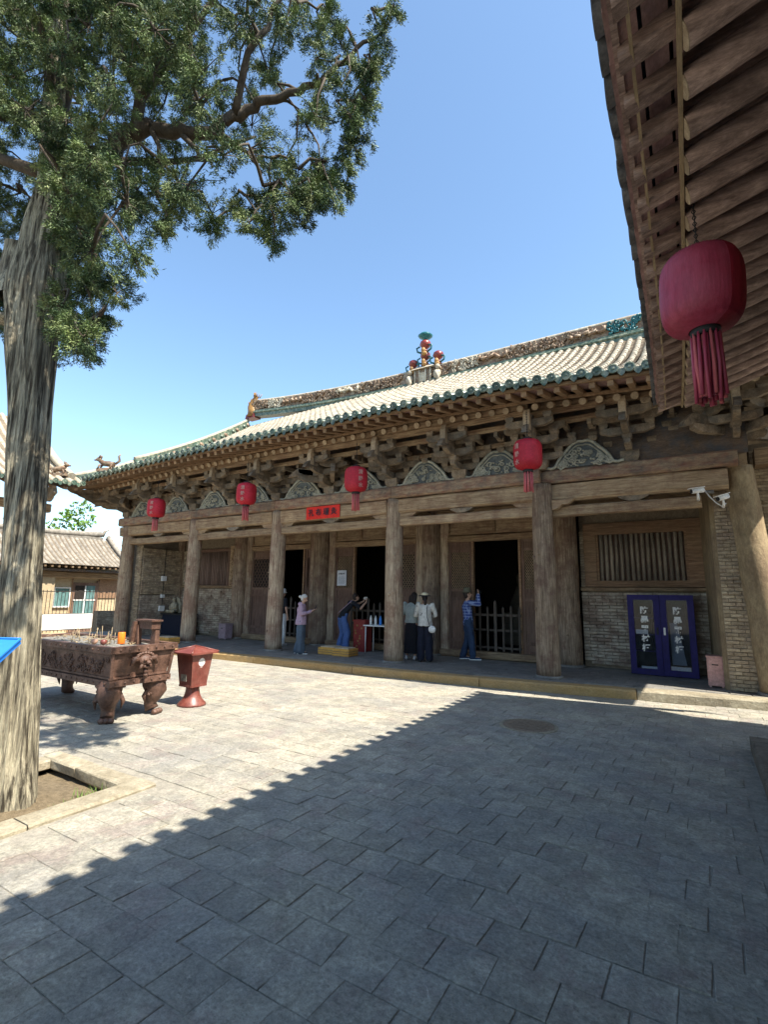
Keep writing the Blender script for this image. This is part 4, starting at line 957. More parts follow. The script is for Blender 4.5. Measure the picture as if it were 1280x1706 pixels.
for bi, (a, b, o0, o1) in enumerate(DB):
    y = WY; ztop = 3.17
    jl = [(a + .25, a + .50), (b - .50, b - .25)]
    for ja, jb in jl: MB().rough(.15, 3.85, -jb, -ja, y - .02, y + .2, .4, .012, bi)
    for ja, jb in jl:
        t = MB().rough(.15, 3.83, ja, jb, y - .04, y + .18, .4, .014, bi * 2 + ja)
        MB().add([(p[1], p[2], p[0]) for p in t.v], [tuple(reversed(f)) for f in t.f]).build('door_jamb', 'wood_z', hall, at=(ja, y, .15))
    MB().rough(a + .5, b - .5, y - .03, y + .16, ztop, ztop + .17, .4, .012, bi + 80).build('lintel', 'wood_x', hall, at=(a, y, 3.2))
    MB().rough(a + .27, b - .27, y - .10, y + .2, .15, .33, .4, .01, bi + 90).build('threshold', 'wood_x', hall, at=(a, y, .15))
    L0, L1 = a + .5, b - .5
    leaf(L0, o0 - .03, y + .03, .335, ztop - .003, bi > 0, bi); leaf(o1 + .03, L1, y + .03, .335, ztop - .003, bi > 0, bi)
    for px in (o0 - .028, o1 - .03):
        MB().box(px, px + .056, y - .01, y + .1, .335, ztop - .003).build('door_post', 'redframe', hall, at=(px, y, .3))
    n = 3 if bi == 1 else 2
    for k in range(n):
        xa = L0 + (L1 - L0) * k / n + .04; xb = L0 + (L1 - L0) * (k + 1) / n - .04
        f = MB(); f.box(xa, xb, y + .0, y + .1, 3.36, 3.42); f.box(xa, xb, y, y + .1, 3.76, 3.82); f.box(xa - .04, xa, y - .01, y + .1, 3.35, 3.83); f.box(xb, xb + .04, y - .01, y + .1, 3.35, 3.83)
        fo = f.build('transom_frame', 'wood_x', hall, at=(xa, y, 3.4))
        MB().rough(xa, xb, y + .03, y + .08, 3.42, 3.76, .12, .02, k + bi * 5).build('transom_panel', 'wood_beam', fo)
    # low gate of pickets across the opening
    gy = y - .08
    gt = MB(); gt.box(o0 - .02, o1 + .02, gy, gy + .03, .42, .47); gt.box(o0 - .02, o1 + .02, gy, gy + .03, .85, .90); gt.box(o0 - .02, o1 + .02, gy, gy + .03, 1.22, 1.28)
    gate = gt.build('picket_gate', 'gatewood', hall, at=(o0, gy, .35))
    npk = 7 if o1 - o0 > 1.1 else 6
    for k in range(npk):
        x = o0 + .02 + (o1 - o0 - .04) * k / (npk - 1); h = 1.42 + (.12 if k == npk // 2 else 0) + .03 * (k % 2); w = .035 if k == npk // 2 else .024
        q = MB(); q.box(x - w, x + w, gy - .03, gy - .002, .36, h); q.prism([(x - w, h), (x + w, h), (x, h + .05)], gy - .03, gy - .002); q.build('picket', 'gatewood', gate, at=(x, gy, .36))
# interior shell
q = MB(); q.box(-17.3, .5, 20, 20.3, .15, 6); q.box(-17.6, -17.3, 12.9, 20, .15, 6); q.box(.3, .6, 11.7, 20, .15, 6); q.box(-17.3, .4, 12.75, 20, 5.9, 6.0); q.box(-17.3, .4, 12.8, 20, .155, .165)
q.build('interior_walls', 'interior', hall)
# dim altar inside the right door
q = MB(); q.box(-5.6, -3.2, 16.5, 17.2, .15, 1.2); q.lathe([(.5, 1.2), (.55, 1.5), (.3, 2.1), (.34, 2.4), (.16, 2.6), (.2, 2.8), (.14, 3.0), (1e-3, 3.05)], (-4.9, 16.8, 0), 14); q.build('altar', 'darkwall', hall)
q = MB(); q.box(-9.4, -7.1, 16.5, 17.2, .15, 1.2); q.lathe([(.5, 1.2), (.55, 1.5), (.3, 2.1), (.34, 2.4), (.16, 2.6), (.2, 2.8), (.14, 3.0), (1e-3, 3.05)], (-8.3, 16.8, 0), 14); q.build('altar', 'darkwall', hall)
# ------------------------------------------------------------------ near side hall on the right (its eave hangs over the camera)
side = thing('side_hall', (2.6, 2, 0), 'near side hall whose broad eave of round rafters hangs overhead at the right', 'hall')
NZ = 4.75; Y0N, Y1N = -7.0, 8.5
def nx_(y): return -.188 - .016 * max(0, y - 1) - .0035 * max(0, y - 4.5) ** 2     # eave edge
def nroof(u, y): return (nx_(y) + u, y + 0.0, NZ + .30 * u + .012 * u * u)
def yend(u): return Y1N + .1 * u
# platform with kerb
q = MB(); q.box(.62, 12, -8, 7.25, -.1, .135); sp = q.build('platform', 'porch', side)
for i, (a, b) in enumerate(((-6, -3.4), (-3.39, -1), (-.99, 1.3), (1.31, 3.4), (3.41, 5.6), (5.61, 7.28))): kerbstone(.36, .63, a, b, -.02, .15, i + 30, sp, mt='darkkerb')
kerbstone(.36, 4, 7.285, 7.56, -.02, .15, 40, sp, mt='darkkerb')
q = MB(); q.box(3.2, 3.6, -8, 7.0, .13, 5.6); nw = q.build('wall', 'mortar', side)
bricks(-8, 7.0, .16, 4.4, 3.2, nw, 'brick', f=lambda x, y, z: (y - .05, x, z), depth=.05, sd=21)
for i, y in enumerate((-5.6, -2.4, .8, 4.0, 7.0)): column(1.75, y, .2, .18, 4.35, 'wood_z', 50 + i).parent = side
for o in [o for o in C.objects if o.parent == side and o.name.startswith('column')]: o.location = WP[o.name] - WP[side.name]
for nm, x0, z0, h, w, mt in (('upper_beam', 1.75, 4.36, .24, .4, 'wood_y'), ('main_beam', 1.75, 4.02, .32, .24, 'wood_y')):
    t = MB().rough(-7, 7.6, -w / 2, w / 2, z0, z0 + h, .4, .02, x0); MB().add([(x0 - b, a, c) for a, b, c in t.v], t.f).build(nm, mt, side, at=(x0, 0, z0))
# soffit boards between rafters: one strip per rafter gap
q = MB()
NP = .30
nR = int((Y1N - Y0N) / NP)
rngn = random.Random(12)
fl = MB(); t = MB().rough(-.02, 1.25, -.055, .055, -.055, .055, .2, .008, 3); fl.add([(a, b, c + a * .30) for a, b, c in t.v], t.f); FLM = [fl.mesh('flying_rafter', 'nraft')]
rd = MB(); rd.tube([(0, 0, 0), (.6, .008, .185), (1.4, 0, .46), (2.2, -.006, .76), (3.6, 0, 1.32)], [.078, .084, .079, .086, .085], 14)
RDM = rd.mesh('round_rafter', 'nraft')
ce = MB(); ce.cyl((-.006, 0, -.002), (.0, 0, 0), .077, .077, 14); CEM = ce.mesh('cut_end', 'raftend')
for i in range(nR + 1):
    y = Y1N - .18 - i * NP; e = nx_(y)
    place('flying_rafter', FLM[0], side, at=(e + .07, y, NZ - .125)).rotation_euler.x = rngn.uniform(-.05, .05)
    o = place('round_rafter', RDM, side, at=(e + .355 + rngn.uniform(-.008, .008), y + rngn.uniform(-.01, .01), NZ - .165)); o.rotation_euler.x = rngn.uniform(0, 6)*0
    place('cut_end', CEM, o, at=(0, 0, 0), local=True)
    # boards over the flying rafters: short planks side by side
    y2 = y - NP
    for a, b in ((-.0, .16), (.17, .30), (.31, .50), (.51, .75)):
        p = MB(); u0, u1 = a + .005, b - .005; zz = NZ - .105
        p.add([(e + u0, y2 + .02, zz + .3 * u0), (e + u1, y2 + .02, zz + .3 * u1), (e + u1, y + .02, zz + .3 * u1 - .003), (e + u0, y + .02, zz + .3 * u0 - .003)] + [(e + u0, y2 + .02, zz + .3 * u0 + .03), (e + u1, y2 + .02, zz + .3 * u1 + .03), (e + u1, y + .02, zz + .3 * u1 + .03), (e + u0, y + .02, zz + .3 * u0 + .03)], [(3, 2, 1, 0), (4, 5, 6, 7), (0, 1, 5, 4), (1, 2, 6, 5), (2, 3, 7, 6), (3, 0, 4, 7)])
        if y > 0.2: p.build('soffit_plank', 'sheath', side, at=(e + u0, y, NZ))
        else: q.add(p.v, p.f)
q.build('soffit_planks', 'sheath', side, kind='stuff')
q = MB(); vs = []
ys = list(np.linspace(Y0N, Y1N, 30))
for y in ys:
    e = nx_(y); vs += [(e + .76, y, NZ + .3 * .76 - .052), (e + .46, y, NZ + .015), (e + 3.9, y, NZ + 1.28)]
q.add(vs, [(i * 3 + 1, (i + 1) * 3 + 1, (i + 1) * 3 + 2, i * 3 + 2) for i in range(29)])
q.build('soffit_board', 'sheath', side)
q = MB()   # roof covering: top sheet to the ridge and beyond
vs = []; us = [0, .5, 1.2, 2.2, 3.4, 4.6, 5.6, 7.5, 10]
for y in ys:
    for u in us:
        z = NZ + .34 * u + .02 * u * u + .03 if u <= 5.6 else NZ + .34 * 5.6 + .02 * 5.6 ** 2 - .5 * (u - 5.6)
        yy = y + (.1 * u if y == ys[-1] and u < 4 else 0)
        vs.append((nx_(y) + u, yy, z))
m_ = len(us)
q.add(vs, [(i * m_ + j, i * m_ + j + 1, (i + 1) * m_ + j + 1, (i + 1) * m_ + j) for i in range(29) for j in range(m_ - 1)], True)
q.add([(nx_(Y1N) + u, Y1N + .1 * u, NZ + .34 * u + .02 * u * u + .03) for u in us[:6]] + [(nx_(Y1N) + u, Y1N + .1 * u, NZ + .3 * u - .06) for u in us[:6]], [(j, j + 1, j + 7, j + 6) for j in range(5)])
q.build('roof_deck', 'pan', side)
# end barge: boards closing the far end
q = MB()
t = MB().rough(0, 3.8, -.05, .05, -.09, .07, .3, .012, 77); q.add([(nx_(Y1N) + .02 + a, Y1N + .02 + .1 * a + b, NZ - .08 + .31 * a + c) for a, b, c in t.v], t.f); q.build('barge_board', 'nraft', side)
q = MB()
for a, b in zip(ys, ys[1:]): q.bar((nx_(a) + .045, a, NZ - .075), (nx_(b) + .045, b, NZ - .075), .035, .05)
q.build('tile_batten', 'nraft', side)
q = MB()
yy2 = np.linspace(Y0N, Y1N, 90)
for a, b in zip(yy2, yy2[1:]):
    f = lambda y: .006 * noise.noise(V(y * 2.3, 1, 0))
    q.bar((nx_(a) + .115 + f(a), a, NZ - .155), (nx_(b) + .115 + f(b), b, NZ - .155), .018, .022)
q.build('eave_lath', 'lath', side)
q = MB()
for a, b in zip(yy2, yy2[1:]): q.bar((nx_(a) + .335, a, NZ - .12), (nx_(b) + .335, b, NZ - .12), .022, .10)
q.build('rafter_closing_board', 'lath', side)
# eave tiles seen from below: curved pan noses and round ends
TP = .232
pm = MB(); n = 8
vs = []
for j, (u, dz) in enumerate(((-.035, -.03), (.30, .09))):
    for k in range(n + 1):
        a = math.pi * (1 + k / n); vs.append((u, TP * .52 * math.cos(a), dz + .085 * math.sin(a) + .03))
for j, (u, dz) in enumerate(((-.035, -.03), (.30, .09))):
    for k in range(n + 1):
        a = math.pi * (1 + k / n); vs.append((u, TP * .52 * math.cos(a), dz + .085 * math.sin(a) + .045))
m2 = n + 1
fs = [(k, k + 1, m2 + k + 1, m2 + k) for k in range(n)] + [(2 * m2 + k + 1, 2 * m2 + k, 3 * m2 + k, 3 * m2 + k + 1) for k in range(n)] + [(k + 1, k, 2 * m2 + k, 2 * m2 + k + 1) for k in range(n)]
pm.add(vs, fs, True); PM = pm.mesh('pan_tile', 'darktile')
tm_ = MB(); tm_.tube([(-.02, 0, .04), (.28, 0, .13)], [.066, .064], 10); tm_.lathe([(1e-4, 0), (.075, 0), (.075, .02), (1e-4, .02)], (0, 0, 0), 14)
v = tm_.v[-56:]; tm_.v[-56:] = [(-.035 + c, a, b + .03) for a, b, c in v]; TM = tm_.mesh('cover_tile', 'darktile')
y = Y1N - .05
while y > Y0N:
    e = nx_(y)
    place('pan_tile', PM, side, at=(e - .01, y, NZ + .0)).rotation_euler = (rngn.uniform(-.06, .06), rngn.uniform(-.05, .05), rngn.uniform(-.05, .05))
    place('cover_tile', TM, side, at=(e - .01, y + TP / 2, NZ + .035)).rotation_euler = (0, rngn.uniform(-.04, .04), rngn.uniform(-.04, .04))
    y -= TP
# bracket head and carved arm near the top right edge
def nbracket(y):
    s = bpy.data.objects.new('bracket_set', B1); C.objects.link(s); s.parent = side; w = V(1.72, y, 4.6); s.location = w - WP[side.name]; WP[s.name] = w; s.rotation_euler.z = R(-90)
    for me, dx, dy, dz in ((A[.95], 0, 0, .202), (AY[.8], 0, -.1, .203), (B2, 0, -.42, .355), (A[.95], 0, -.42, .457), (BEAK, 0, 0, .42), (AY[1.4], 0, -.2, .4)):
        place(me.name.split('.')[0], me, s, at=(dx, dy, dz), local=True)
for y in (7.0, 5.4, 3.8, 2.2): nbracket(y)
q = MB(); q.prism([(0, 0), (.35, .02), (.5, .14), (.62, .12), (.7, .2), (.66, .3), (0, .34)], -.06, .06, f=lambda a, b, y: (1.72 - a, 6.98 + y, 4.3 + b)); q.build('carved_beam_head', 'wood_x', side, at=(1.72, 7, 4.3))

# ------------------------------------------------------------------ side hall across the court (left) with its eave corner
lh = thing('west_hall', (-20, 1, 0), 'low side hall behind the cypress, green glazed eave corner with a small beast', 'hall')
LX, LZ = -16.95, 5.02
ly0, ly1 = -8.0, 8.35
def lx_(y): return LX + .10 * max(0, y - 6.5) ** 1.5
def lz_(y): return LZ + .05 * max(0, y - 6)
q = MB(); vs = []; ys = list(np.linspace(ly0, ly1, 24)); us = [0, .6, 1.6, 3, 4.6]
for y in ys:
    for u in us: vs.append((lx_(y) - u, y - max(0, y - (ly1 - .01)) , lz_(y) + .42 * u + .05 * u * u))
q.add(vs, [(i * 5 + j, (i + 1) * 5 + j, (i + 1) * 5 + j + 1, i * 5 + j + 1) for i in range(23) for j in range(4)], True)
q.add([(x, y, z - .09) for x, y, z in vs], [(i * 5 + j, i * 5 + j + 1, (i + 1) * 5 + j + 1, (i + 1) * 5 + j) for i in range(23) for j in range(4)], True)
q.build('roof_deck', 'pan', lh)
lr = MB()
for i in range(14):
    u0, u1 = i * .33, (i + 1.1) * .33; m = 6; vs = []
    for u, rr, lift in ((u0, .078, .012), (u1, .068, 0)):
        for k in range(m + 1):
            an = math.pi * k / m; vs.append((-u, .078 * math.cos(an) * rr / .078, .42 * u + .05 * u * u + lift - .02 + rr * math.sin(an)))
    lr.add(vs, [(k + 1, k, m + 1 + k, m + 2 + k) for k in range(m)] + [tuple(range(m + 1))], True)
LR = lr.mesh('tile_row', 'tile')
dm = MB(); t = MB().lathe(prof, (0, 0, 0), 14, smooth=False); dm.add([(-c, a, b) for a, b, c in t.v], t.f); LDISC = dm.mesh('eave_tile_end', 'green')
y = ly1 - .1
while y > 1.5:
    e = V(lx_(y), y, lz_(y)); place('tile_row', LR, lh, at=e); place('eave_tile_end', LDISC, lh, at=e + V(.01, 0, .0))
    o = place('drip_tile', DRIP, lh, at=e + V(0, -.126, -.04)); o.rotation_euler.z = R(90)
    y -= .252
fm = MB(); fm.bar((0, 0, 0), (-1.3, 0, .42), .1, .09); FM = fm.mesh('rafter', 'raft')
y = ly1 - .2
while y > 1.5: place('rafter', FM, lh, at=(lx_(y) - .14, y, lz_(y) - .19)); y -= .3
MB().rough(-8, 8.3, -.1, .1, 0, .3, .5, .02, 4)
t = MB().rough(-8, 8.2, -.12, .12, 4.3, 4.6, .5, .02, 4); MB().add([(-18.6 - b, a, c) for a, b, c in t.v], t.f).build('upper_beam', 'wood_y', lh)
for i, y in enumerate((7.6, 4.6, 1.6, -1.4, -4.4)):
    o = column(-18.6, y, .2, .18, 4.3, 'wood_z', 70 + i); o.parent = lh; o.location = WP[o.name] - WP[lh.name]
    q = MB(); P = [(0, .25), (1.5, .32), (1.62, .1), (1.3, -.1), (0, -.1)]; q.prism(P, -.06, .06, f=lambda a, b, yy: (-18.6 + a, y + yy, 4.65 + b)); q.build('beak_arm', 'bracket', lh, at=(-18.6, y, 4.6))
    q = MB(); q.prism([(-.5, .15), (-.42, 0), (.42, 0), (.5, .15)], -.06, .06, f=lambda a, b, yy: (-18.2 + yy, y + a, 4.62 + b)); q.build('bracket_arm', 'bracket', lh, at=(-18.2, y, 4.6))
q = MB(); q.box(-21.5, -20.2, -8, 6.6, 0, 6.5); lw = q.build('wall', 'mortar', lh)
bricks(-3, 6.6, .1, 5.2, -20.2, lw, 'palewall', f=lambda x, y, z: (y + .05 + 0 * z - 0, x, z), depth=.04, bh=.08, sd=31)
q = MB(); q.tube([(lx_(8.1) - .3 - .35 * i, 8.05, lz_(8.1) + .25 + .17 * i + .01 * i * i) for i in range(12)], .12, 8); q.build('hip_ridge', 'ridgecap', lh)
beast((-17.3, 7.75, 5.42), .62, R(30), parent=lh)
q = MB(); q.box(-22, -18.2, -8, 8.2, -.05, .12); q.build('platform', 'stone', lh)

# ------------------------------------------------------------------ grey tiled house beyond the railing
gh = thing('grey_tiled_house', (-27, 11, -.3), 'small brick house with grey tiled roof and teal curtained door beyond the railing', 'house')
q = MB(); q.box(-30, -26.2, 4.5, 16.4, -.4, 2.9); gw = q.build('wall', 'palewall', gh)
bricks(6.0, 12.0, -.3, 2.6, -26.2, gw, 'palewall', f=lambda x, y, z: (-26.15 - (y + 26.2), x, z), bh=.09, bw=.34, sd=41)
q = MB(); q.box(-26.2, -25.9, 11.4, 12.05, -.3, 2.6); pr = q.build('pilaster', 'palewall', gh)
def gz(u): return 2.92 + .44 * u + .08 * u * u
q = MB(); vs = []; us = [0, .6, 1.2, 1.8, 2.4]
for y in (8.0, 15.4):
    for u in us: vs.append((-25.3 - u, y, gz(u)))
for u in us: vs.append((-25.3 - 4.8 + u, 15.4, gz(u)))
for u in us: vs.append((-25.3 - 4.8 + u, 8.0, gz(u)))
q.add(vs, [(j, 5 + j, 6 + j, j + 1) for j in range(4)] + [(10 + j, 15 + j, 16 + j, 11 + j) for j in range(4)], True)
q.build('roof_deck', 'pan', gh)
gr = MB()
for i in range(8):
    u0, u1 = i * .31, (i + 1.1) * .31; m = 5; vs = []
    for u, rr, lift in ((u0, .075, .01), (u1, .066, 0)):
        for k in range(m + 1): an = math.pi * k / m; vs.append((-u, rr * math.cos(an), gz(u) - gz(0) + lift + rr * math.sin(an)))
    gr.add(vs, [(k + 1, k, m + 1 + k, m + 2 + k) for k in range(m)] + [tuple(range(m + 1))], True)
GR = gr.mesh('tile_row', 'graytile'); y = 15.3
while y > 8.1: place('tile_row', GR, gh, at=(-25.3, y, gz(0))); y -= .235
q = MB(); q.tube([(-27.75, y, gz(2.4) + .2 + .12 * max(0, (y - 12) / 3) ** 2) for y in np.linspace(8, 15.0, 10)], .15, 8); q.box(-27.85, -27.65, 8, 15, gz(2.3), gz(2.4) + .15); q.build('ridge', 'graytile', gh)
q = MB(); q.tube([(-25.2 - u, 15.35, gz(u) + .12) for u in np.linspace(-.1, 2.5, 8)], .12, 8); q.build('gable_ridge', 'graytile', gh)
q = MB(); q.tube([(-27.7, 15.0, gz(2.4) + .2), (-27.65, 15.1, gz(2.4) + .5), (-27.6, 15.3, gz(2.4) + .6)], [.1, .08, .03], 6); q.ball((-25.3, 15.5, 3.3), .12, .2, .15); q.build('ridge_ornament', 'graytile', gh)
q = MB(); q.box(-26.2, -25.5, 8.2, 15.2, 2.62, 2.72); q.build('soffit_board', 'darkboard', gh); 
for y in np.arange(8.3, 15.2, .3): MB().bar((-25.35, y, 2.82), (-26.2, y, 3.0), .09, .09).build('rafter', 'wood_x', gh, at=(-25.4, y, 2.8))
t = MB().rough(8.2, 15.2, -.12, .12, 2.3, 2.6, .5, .02, 5); MB().add([(-26.0 - b, a, c) for a, b, c in t.v], t.f).build('eave_beam', 'wood_y', gh)
q = MB(); q.box(-26.19, -26.12, 13.0, 14.15, -.3, 2.1); q.box(-26.19, -26.12, 14.15, 14.25, -.3, 2.2)
door = q.build('door', 'reddoor', gh, at=(-26.1, 13, -.3))
MB().box(-26.11, -26.09, 13.1, 13.55, 1.3, 1.95).build('pane', 'interior', door); MB().box(-26.11, -26.09, 13.6, 14.05, 1.3, 1.95).build('pane', 'tealpane', door); MB().box(-26.11, -26.09, 13.1, 14.05, .35, 1.22).build('pane', 'tealpane', door)
q = MB(); q.box(-26.12, -26.07, 13.05, 14.1, 1.22, 1.27); q.box(-26.12, -26.07, 13.55, 13.6, .35, 1.95); q.build('glazing_bar', 'white', door)
q = MB(); q.box(-26.19, -26.1, 12.15, 12.2, .9, 1.85); q.box(-26.19, -26.1, 12.85, 12.9, .9, 1.85); q.box(-26.19, -26.1, 12.2, 12.85, .9, .96); q.box(-26.19, -26.1, 12.2, 12.85, 1.8, 1.85); wn = q.build('window', 'white', gh, at=(-26.1, 12.2, .9))
MB().box(-26.18, -26.15, 12.2, 12.85, .96, 1.8).build('pane', 'tealpane', wn)
MB().box(-26.19, -26.14, 12.95, 13.0, -.3, 2.3).build('door_post', 'redframe', gh); MB().box(-26.19, -26.14, 14.27, 15.2, 1.35, 2.3).build('upper_panel', 'redframe', gh)
# wall return and low shaded brick wall right of the banner
lw2 = thing('low_brick_wall', (-22.2, 13.5, -.1), 'low dark brick wall in shade right of the white banner', 'wall')
q = MB(); q.box(-22.4, -22.1, 12.1, 16, -.1, .85); lwm = q.build('core', 'mortar', lw2); bricks(12.1, 16, -.08, .82, -22.1, lwm, 'brickgrey', f=lambda x, y, z: (-22.06 - (y + 22.1), x, z), sd=43)
# railing and banner
RX = -23.9
rl = thing('iron_railing', (RX, 10, -.1), 'black iron bar railing in front of the grey tiled house', 'railing')
q = MB()
for z in (1.66, .0, .68): q.bar((RX, 8.6, z), (RX, 15, z), .035, .035)
q.build('rail', 'iron', rl)
y = 8.6
while y < 15: MB().bar((RX, y, -.1), (RX, y, 1.72), .018, .018, up=(0, 1, 0)).build('bar', 'iron', rl, at=(RX, y, 0)); y += .15
bn = MB()
n = 16; vs = []
for i in range(n + 1):
    y = 10.75 + 2.1 * i / n; vs += [(RX + .06 + .012 * math.sin(i * 1.3), y, .68), (RX + .07 + .02 * math.sin(i * 1.3 + 1), y, .02)]
bn.add(vs, [(2 * i, 2 * i + 1, 2 * i + 3, 2 * i + 2) for i in range(n)], True); bn.add([(x - .01, y, z) for x, y, z in vs], [(2 * i + 2, 2 * i + 3, 2 * i + 1, 2 * i) for i in range(n)], True)
tag(bn.build('white_banner', 'white', None, at=(RX, 11.8, .3)), 'blank white banner tied along the lower part of the iron railing', 'banner')

# ------------------------------------------------------------------ trees
def grow(points, r0, r1, q, n=8):
    k = len(points); q.tube(points, [r0 + (r1 - r0) * i / (k - 1) for i in range(k)], n)
tree = thing('cypress_tree', (TREE[0], TREE[1], -.03), 'tall old cypress with fluted stringy bark leaning over the planting pit', 'tree')
TP_ = [(-5.03, 2.17, -.12), (-5.06, 2.16, .5), (-5.10, 2.14, 1.11), (-5.16, 2.09, 2.16), (-5.24, 2.04, 3.29), (-5.30, 1.99, 4.13), (-5.31, 1.99, 4.6), (-5.30, 2.01, 5.1), (-5.31, 1.99, 5.85), (-5.36, 1.96, 6.42), (-5.43, 1.92, 7.16), (-5.55, 1.84, 8.2), (-5.68, 1.74, 9.4), (-5.75, 1.7, 10.6)]
TR = [.20, .17, .16, .148, .165, .205, .25, .21, .125, .105, .09, .07, .045, .02]
def trunk_mesh(P, Rr, n=140, sub=18, seed=0):
    q = MB(); pts = []; rr = []
    for i in range(len(P) - 1):
        for j in range(sub):
            t = j / sub; pts.append(Vector(P[i]).lerp(Vector(P[i + 1]), t)); s = t * t * (3 - 2 * t); rr.append(Rr[i] * (1 - s) + Rr[i + 1] * s)
    pts.append(Vector(P[-1])); rr.append(Rr[-1]); vs = []; fs = []
    for i, (p, r) in enumerate(zip(pts, rr)):
        for k in range(n):
            a = 2 * math.pi * k / n; tw = a + p.z * .10
            flut = .055 * math.sin(tw * 5 + seed + .9 * math.sin(p.z * .5)) + .03 * math.sin(tw * 11 + 1.7 * math.sin(p.z * .9)) + .05 * noise.noise(V(math.cos(tw) * 3, math.sin(tw) * 3, p.z * .7)) + .075 * noise.noise(V(math.cos(tw) * 9, math.sin(tw) * 9, p.z * .5)) + .05 * noise.noise(V(math.cos(tw) * 22, math.sin(tw) * 22, p.z * .7)) + .05 * abs(noise.noise(V(math.cos(tw) * 16 + 9, math.sin(tw) * 16, p.z * .35)))
            root = .22 * max(0, .35 - p.z) * (1 + math.sin(a * 3 + 1)) if p.z < .35 else 0
            d = r * (1 + flut + root); vs.append((p.x + d * math.cos(a), p.y + d * math.sin(a), p.z))
    for i in range(len(pts) - 1):
        for k in range(n): k2 = (k + 1) % n; fs.append((i * n + k, i * n + k2, (i + 1) * n + k2, (i + 1) * n + k))
    q.add(vs, fs, True); return q
tq = trunk_mesh(TP_, TR)
trunk = tq.build('trunk', 'bark', tree, at=TREE + (0,))
# broken stubs on the trunk
for P, Rr in (([(-5.42, 1.92, 4.5), (-5.58, 1.88, 4.85), (-5.60, 1.86, 5.15)], [.2, .12, .09]), ([(-5.35, 1.95, 4.25), (-5.75, 1.72, 4.35), (-6.3, 1.45, 4.6)], [.16, .11, .08])):
    trunk_mesh(P, Rr, 18, 6, 2).build('limb_stub', 'bark', tree)
BR = [[(-5.31, 1.99, 5.55), (-4.99, 2.07, 5.93), (-4.72, 2.18, 6.06), (-4.48, 2.27, 6.2), (-4.31, 2.38, 6.28), (-4.0, 2.51, 6.16), (-3.71, 2.63, 6.11), (-3.48, 2.72, 6.24), (-3.25, 2.8, 6.37), (-2.97, 2.92, 6.39), (-2.7, 3.03, 6.48), (-2.39, 3.16, 6.77), (-2.11, 3.28, 6.98)]]
limbs = [(BR[0], .105, .012), ([(-5.38, 1.99, 6.3), (-5.42, 2.03, 6.82), (-5.40, 2.05, 7.36), (-5.48, 2.0, 7.9), (-5.6, 1.9, 9.0)], .085, .04),
         ([(-4.42, 2.3, 6.24), (-4.36, 2.28, 6.55), (-4.42, 2.23, 6.79), (-4.58, 2.15, 7.08), (-4.71, 2.07, 7.4), (-4.9, 1.95, 7.9)], .06, .02),
         ([(-5.32, 2.0, 6.0), (-5.1, 2.5, 6.4), (-4.7, 3.1, 6.7), (-4.2, 3.6, 7.2)], .06, .015), ([(-5.35, 1.95, 5.9), (-5.8, 1.7, 6.1), (-6.4, 1.4, 6.3), (-7.0, 1.1, 6.7)], .07, .02),
         ([(-5.4, 1.95, 6.7), (-5.0, 1.6, 7.2), (-4.3, 1.5, 7.8), (-3.6, 1.5, 8.3)], .06, .015),
         ([(-3.71, 2.63, 6.11), (-3.4, 2.65, 5.9), (-3.15, 2.7, 5.6), (-3.0, 2.7, 5.25)], .03, .008), ([(-4.0, 2.51, 6.16), (-3.7, 2.5, 5.8), (-3.45, 2.5, 5.5)], .03, .008), ([(-4.31, 2.38, 6.28), (-4.1, 2.4, 5.9), (-4.05, 2.4, 5.4)], .03, .008),
         ([(-3.48, 2.72, 6.24), (-3.2, 2.6, 6.7), (-2.9, 2.7, 7.2), (-2.7, 2.8, 7.7)], .04, .01), ([(-4.36, 2.28, 6.55), (-4.0, 2.4, 7.0), (-3.6, 2.5, 7.5), (-3.2, 2.6, 7.9)], .045, .012),
         ([(-5.42, 1.9, 7.1), (-5.9, 2.2, 7.6), (-6.4, 2.6, 8.0)], .05, .02)]
nodes = []
for P, a, b in limbs:
    q = MB(); r_ = random.Random(len(nodes)); fine = []
    for i in range(len(P) - 1):
        for t in (0, .25, .5, .75):
            p = Vector(P[i]).lerp(Vector(P[i + 1]), t); fine.append(p + V(r_.gauss(0, .018), r_.gauss(0, .018), r_.gauss(0, .018)) * (1 if i else 0))
    fine.append(Vector(P[-1])); grow(fine, a, b, q, 9); q.build('limb', 'twig', tree, at=P[0])
    nodes += [(p, a + (b - a) * i / len(fine)) for i, p in enumerate(fine)]
nodes += [(Vector(p), .1) for p in TP_[7:]]
